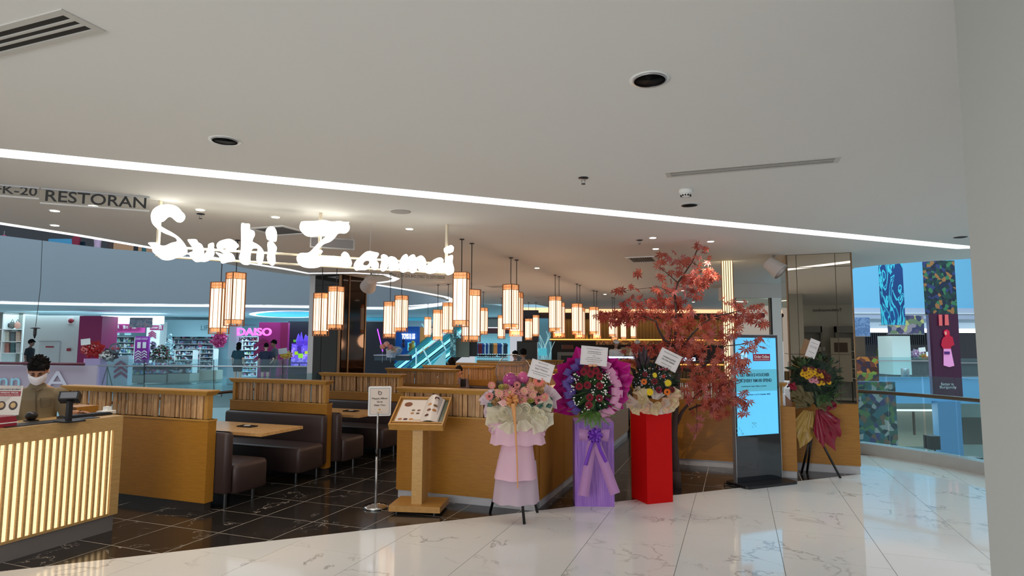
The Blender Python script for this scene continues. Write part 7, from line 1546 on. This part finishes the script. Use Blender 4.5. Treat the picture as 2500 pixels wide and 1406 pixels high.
# cashier behind the counter
f0 = gpt(104, 5.9)
t, R, H, B = person('cashier in olive brown shirt and white face mask looking down at the till', f0, .88,
    dict(ch=(0, -.07, 1.26), sp=(0, -.02, 1.1), nk=(.0, -.11, 1.385), hb=(.005, -.155, 1.455), sl=(-.172, -.075, 1.30), sr=(.172, -.075, 1.30), el=(-.235, -.09, 1.10), wl=(-.22, -.27, 1.105), er=(.24, -.06, 1.10), wr=(.36, -.22, 1.12)), (112, 98, 74), ((40, 38, 40), 'long'), vox=.0075, s_=.965, top='elbow', tilt=.42, turn=.0, skinc=(170, 120, 92))
mk = mat('mask_white', (222, 218, 222), .7)
def mf(u, v):
    a = (u-.5)*2.5; z = -.012-.088*v; bul = 1+.1*sin(pi*v); return H @ Vector((.074*sin(a)*(1-.12*v)*bul, -.012-.098*cos(a)*bul*(1-.06*v), z+.018*abs(sin(a))))
MB().grid(mf, 16, 8).build('face_mask', mk, t, True)
for x in (-1, 1): MB(H).tube([(x*.068, -.04, -.02), (x*.084, .0, .0), (x*.086, .022, .01)], .0016, 5).build('mask_strap', mk, t)
for z in (-.04, -.055, -.07): MB().tube([mf(u/10, (-z-.012)/.088)+(H.to_3x3() @ Vector((0, -.002, 0))) for u in range(2, 9)], .0012, 5).build('mask_pleat', mat('mask_shade', (196, 192, 198), .7), t)
oc = mat('shirt_seam', (84, 72, 54), .8)
def chest(x, z, d=.135): return R @ Vector((x, -.02-d-(1.3-z)*-.12, z))
MB().tube([R @ Vector((0, -.205, 1.355)), R @ Vector((.004, -.2, 1.27)), R @ Vector((.008, -.168, 1.15)), R @ Vector((.01, -.145, 1.06))], .004, 6).build('button_placket', oc, t)
MB(R).tube([(-.06, -.15, 1.375), (-.03, -.19, 1.355), (0, -.2, 1.345), (.03, -.19, 1.355), (.06, -.15, 1.375)], .008, 6).build('collar', mat('shirt_70624a', (112, 98, 74), .8), t, True)
MB(R).tube([(.04, -.198, 1.27), (.12, -.185, 1.275), (.12, -.17, 1.19), (.045, -.18, 1.18), (.04, -.198, 1.27)], .0022, 5).build('pocket_seam', oc, t)
MB(R).tube([Vector(B['wr'][0])+Vector((0, .012, .022)), Vector(B['wr'][0])+Vector((.018, .012, .0)), Vector(B['wr'][0])+Vector((0, .012, -.022))], .006, 6).build('wrist_band', blk, t)
# things on the counter
Pc = lambda x, y, z=CT: rz(x, y, z)
a = Pc(64, 1043); t = thing('cash_box', 'red cash box with white stripe at the left end of the counter', 'box', (a.x-.08, a.y-.18, CT)); rm = mat('box_red', (150, 26, 44), .35)
cb = rd(36, 1030, 5.15); x1 = -5.62; y1 = a.y+.02; MB().box(x1-.17, y1-.42, CT, x1, y1, CT+.055).build('lower_shell', rm, t); MB().box(x1-.172, y1-.422, CT+.03, x1+.003, y1+.003, CT+.038).build('white_stripe', white_p, t); MB().box(x1-.165, y1-.415, CT+.055, x1-.005, y1-.005, CT+.085).build('lid', rm, t)
t = thing('flyer_stand', 'clear acrylic stand with food flyer at the left edge of the counter', 'flyer stand', rd(16, 1010, 5.15)); T = frame(rd(-16, 1013, 5.0), RT, UP+FW*.12)
t.location = T.translation; RM[t.name] = Matrix.Translation(T.translation); MB(T).box(0, .0, -.004, .2, .235, -.001).build('flyer', mat('flyer_paper', (222, 210, 204), .4), t); MB(T).box(0, .15, -.001, .19, .19, .0).build('red_band', rm, t)
text('lettering', 'WEEKDAY SPECIAL', T @ Matrix.Translation((.1, .178, .001)), white_p, t, width=.15, height=.012); text('lettering', 'every Monday to Friday', T @ Matrix.Translation((.1, .16, .001)), white_p, t, width=.16, height=.009); text('lettering', 'NEW LUNCH SET MEALS', T @ Matrix.Translation((.1, .205, .001)), ink2, t, width=.17, height=.009)
for x in (.05, .145): MB(T).lathe([(.036, -.0005), (.033, .001), (.001, .001)], (x, .075, 0), 16).build('food_picture', mat('food_bowl', (60, 42, 36), .4, noise=.6, nscale=50), t); MB(T).lathe([(.022, .001), (.001, .002)], (x, .078, 0), 12).build('food_topping', mat('food_top', (196, 160, 110), .4, noise=.5, nscale=80), t)
MB(T).box(-.005, -.005, -.001, .205, .24, .003).build('acrylic_cover', acr, t); MB(T).box(-.005, -.012, -.06, .205, -.004, .04).build('acrylic_foot', acr, t)
t = thing('payment_terminal', 'black customer display on a short black post in front of the cashier', 'terminal', (-5.72, 3.98, CT)); g = rd(167, 1030, 5.42); gx, gy = g.x, g.y; t.location = (gx, gy, CT); RM[t.name] = Matrix.Translation((gx, gy, CT))
MB().box(gx-.09, gy-.07, CT, gx+.09, gy+.09, CT+.012).build('foot', blk, t); MB().box(gx-.018, gy-.018, CT+.012, gx+.018, gy+.018, CT+.19).build('post', blk, t); TT2 = Matrix.Translation((gx, gy, CT+.21)) @ Matrix.Rotation(YAW+.35, 4, 'Z') @ Matrix.Rotation(-.5, 4, 'X')
MB(TT2).box(-.075, -.045, -.035, .075, .045, .04).build('head', mat('terminal_black', (20, 20, 22), .3), t); MB(TT2).box(-.06, -.047, -.025, .06, -.045, .03).build('display', kg, t); MB(TT2).box(-.05, -.02, .04, .05, .02, .042).build('red_mark', mat('dark_red_header', (1, 1, 1)), t)
def slab(name, label, x, y, w, d, h, m_, rot=0, z=CT):
    c = Pc(x, y, z); t = thing(name, label, 'counter item', c, rot); MB(RM[t.name]).box(-w/2, -d/2, 0, w/2, d/2, h).build('body', m_, t); return t
q = slab('keyboard', 'long black keyboard on the counter right of the post display', 208, 1017, .13, .42, .02, mat('terminal_black', (1, 1, 1)), -.1)
mb = MB(RM[q.name])
for i in range(14):
    for j in range(4): mb.box(-.055+j*.028, -.2+i*.029, .02, -.031+j*.028, -.175+i*.029, .026)
mb.build('keys', blk, q, kind='stuff')
slab('black_mat', 'flat black mat on the counter top in front of the cashier', 120, 1030, .2, .75, .006, blk, -.05)
q = slab('card_reader', 'small white device with a paper roll standing at the counter end', 259, 1010, .1, .13, .03, white_p, .2); MB(RM[q.name]).box(-.02, -.02, .03, .03, .03, .07).build('paper_roll', white_p, q); MB(RM[q.name]).box(.05, -.05, .005, .052, .05, .025).build('label', mat('sign_paper', (1, 1, 1)), q)
q = slab('barcode_scanner', 'dark barcode scanner beside the red cash box', 76, 1028, .08, .08, .01, blk, 0); MB(RM[q.name]).ball((0, 0, .045), (.04, .05, .04), 16, 10).build('scanner_head', blk, q, True); MB(RM[q.name]).tube([(0, 0, .01), (0, 0, .04)], .015, 8).build('neck', blk, q)
c = rd(195, 998, 6.2); t = thing('wooden_tray_box', 'small open wooden box behind the counter beside the slatted partition', 'box', (c.x, c.y, 0), 0); MB().box(c.x-.13, c.y-.1, 0, c.x+.1, c.y+.1, c.z-.05).build('stand', cw_, t); MB().box(c.x-.14, c.y-.11, c.z-.05, c.x+.11, c.y+.11, c.z+.03).build('tray', w_panel, t)
# guests and passers-by
def seated(rot_, h=0):
    return dict(pel=(0, .0, .52), sp=(0, 0, .7), ch=(0, -.02, .9), nk=(0, -.03, 1.04), hb=(0, -.05, 1.13), sl=(-.17, -.02, .975), sr=(.17, -.02, .975), el=(-.22, -.12, .74), wl=(-.1, -.33, .76), er=(.22, -.12, .74), wr=(.1, -.33, .76),
                hl=(-.09, -.02, .5), kl=(-.11, -.42, .5), al=(-.11, -.42, .09), tl=(-.11, -.54, .035), hr=(.09, -.02, .5), kr=(.11, -.42, .5), ar=(.11, -.42, .09), tr=(.11, -.54, .035))
g = gpt(1121, 13.9); person('seated woman in grey blouse looking down at her phone in the booths', (g.x, g.y, 0), .45, seated(0), (104, 96, 104), ((40, 40, 50), 'long'), hair='bun', tilt=.25, turn=-.35, skinc=(206, 156, 130), vox=.012, s_=.93)
ph = thing('mobile_phone', 'dark phone held up by the seated woman', 'phone', rd(1131, 938, 13.1)); T = frame(rd(1124, 944, 13.1), RT, UP); MB(T).box(0, 0, 0, .12, .16, .01).build('case', blk, ph); MB(T).box(.006, .006, -.001, .114, .154, 0).build('display', kg, ph)
g = gpt(1101, 14.75); person('seated guest with short black hair seen from behind in the left booths', g, pi-.1, seated(0), (150, 160, 166), ((40, 40, 50), 'long'), hair='long', face=False, vox=.02, skinc=(190, 150, 126), s_=1.05)
g = gpt(1278, 19); person('guest in a beige top seen from behind in the far booths', g, YAW+pi, seated(0), (150, 116, 96), ((40, 40, 50), 'long'), hair='short', face=False, vox=.02, s_=1.18)
g = gpt(1258, 20.6); person('guest with dark cap half hidden beside the beige one', g, YAW+pi, seated(0), (40, 36, 36), ((40, 40, 50), 'long'), hair='short', face=False, vox=.02, s_=1.12)
g = gpt(75, 23.5); person('man in dark shirt walking past the far clothes shop', g, YAW+pi/2+.2, {}, (24, 30, 34), ((30, 30, 36), 'long'), face=False, vox=.02, s_=1.04, skinc=(120, 90, 76))
g = gpt(583, 23.2); q, R, H, B = person('woman in dark teal top and shorts seen from behind by the white column', g, YAW+pi-.2, {}, (20, 66, 80), ((22, 26, 34), 'short'), hair='long', face=False, vox=.02, s_=1.0, skinc=(214, 178, 160))
g = gpt(650, 23.3); q, R, H, B = person('person in navy top with hand on hip seen from behind', g, YAW+pi+.1, dict(el=(-.33, .06, 1.14), wl=(-.17, .0, .98)), (30, 40, 66), ((20, 22, 30), 'short'), face=False, vox=.02, s_=.98, skinc=(210, 170, 150))
g = gpt(671, 23.7); person('man in grey shirt facing left beside the navy dressed person', g, YAW-1.0, dict(el=(.1, -.1, 1.12), wl=(.05, -.25, 1.2)), (84, 92, 104), ((60, 70, 90), 'long'), face=False, vox=.02, s_=1.05, skinc=(150, 112, 92))
wht = (226, 222, 216)
for x, D, lb, rt in ((1503, 22.3, 'sushi chef in white with a white cap bending at the counter', .3), (1556, 22.4, 'second white dressed chef half hidden by the maple', -.3)):
    g = gpt(x, D); q, R, H, B = person(lb, g, YAW+rt, dict(el=(-.25, -.1, 1.12), wl=(-.1, -.3, 1.1), er=(.25, -.1, 1.12), wr=(.1, -.3, 1.1)), wht, (wht, 'long'), hair='flat', face=False, vox=.02, s_=1.08, top='long', tilt=.3); MB(H).ball((0, .012, .085), (.104, .122, .075), 18, 10).build('chef_cap', mat('chef_white', wht, .7), q, True)
g = gpt(1705, 22.2); person('cook in black behind the maple branches', g, YAW, {}, (24, 22, 24), ((20, 20, 22), 'long'), face=False, vox=.025, s_=1.02)
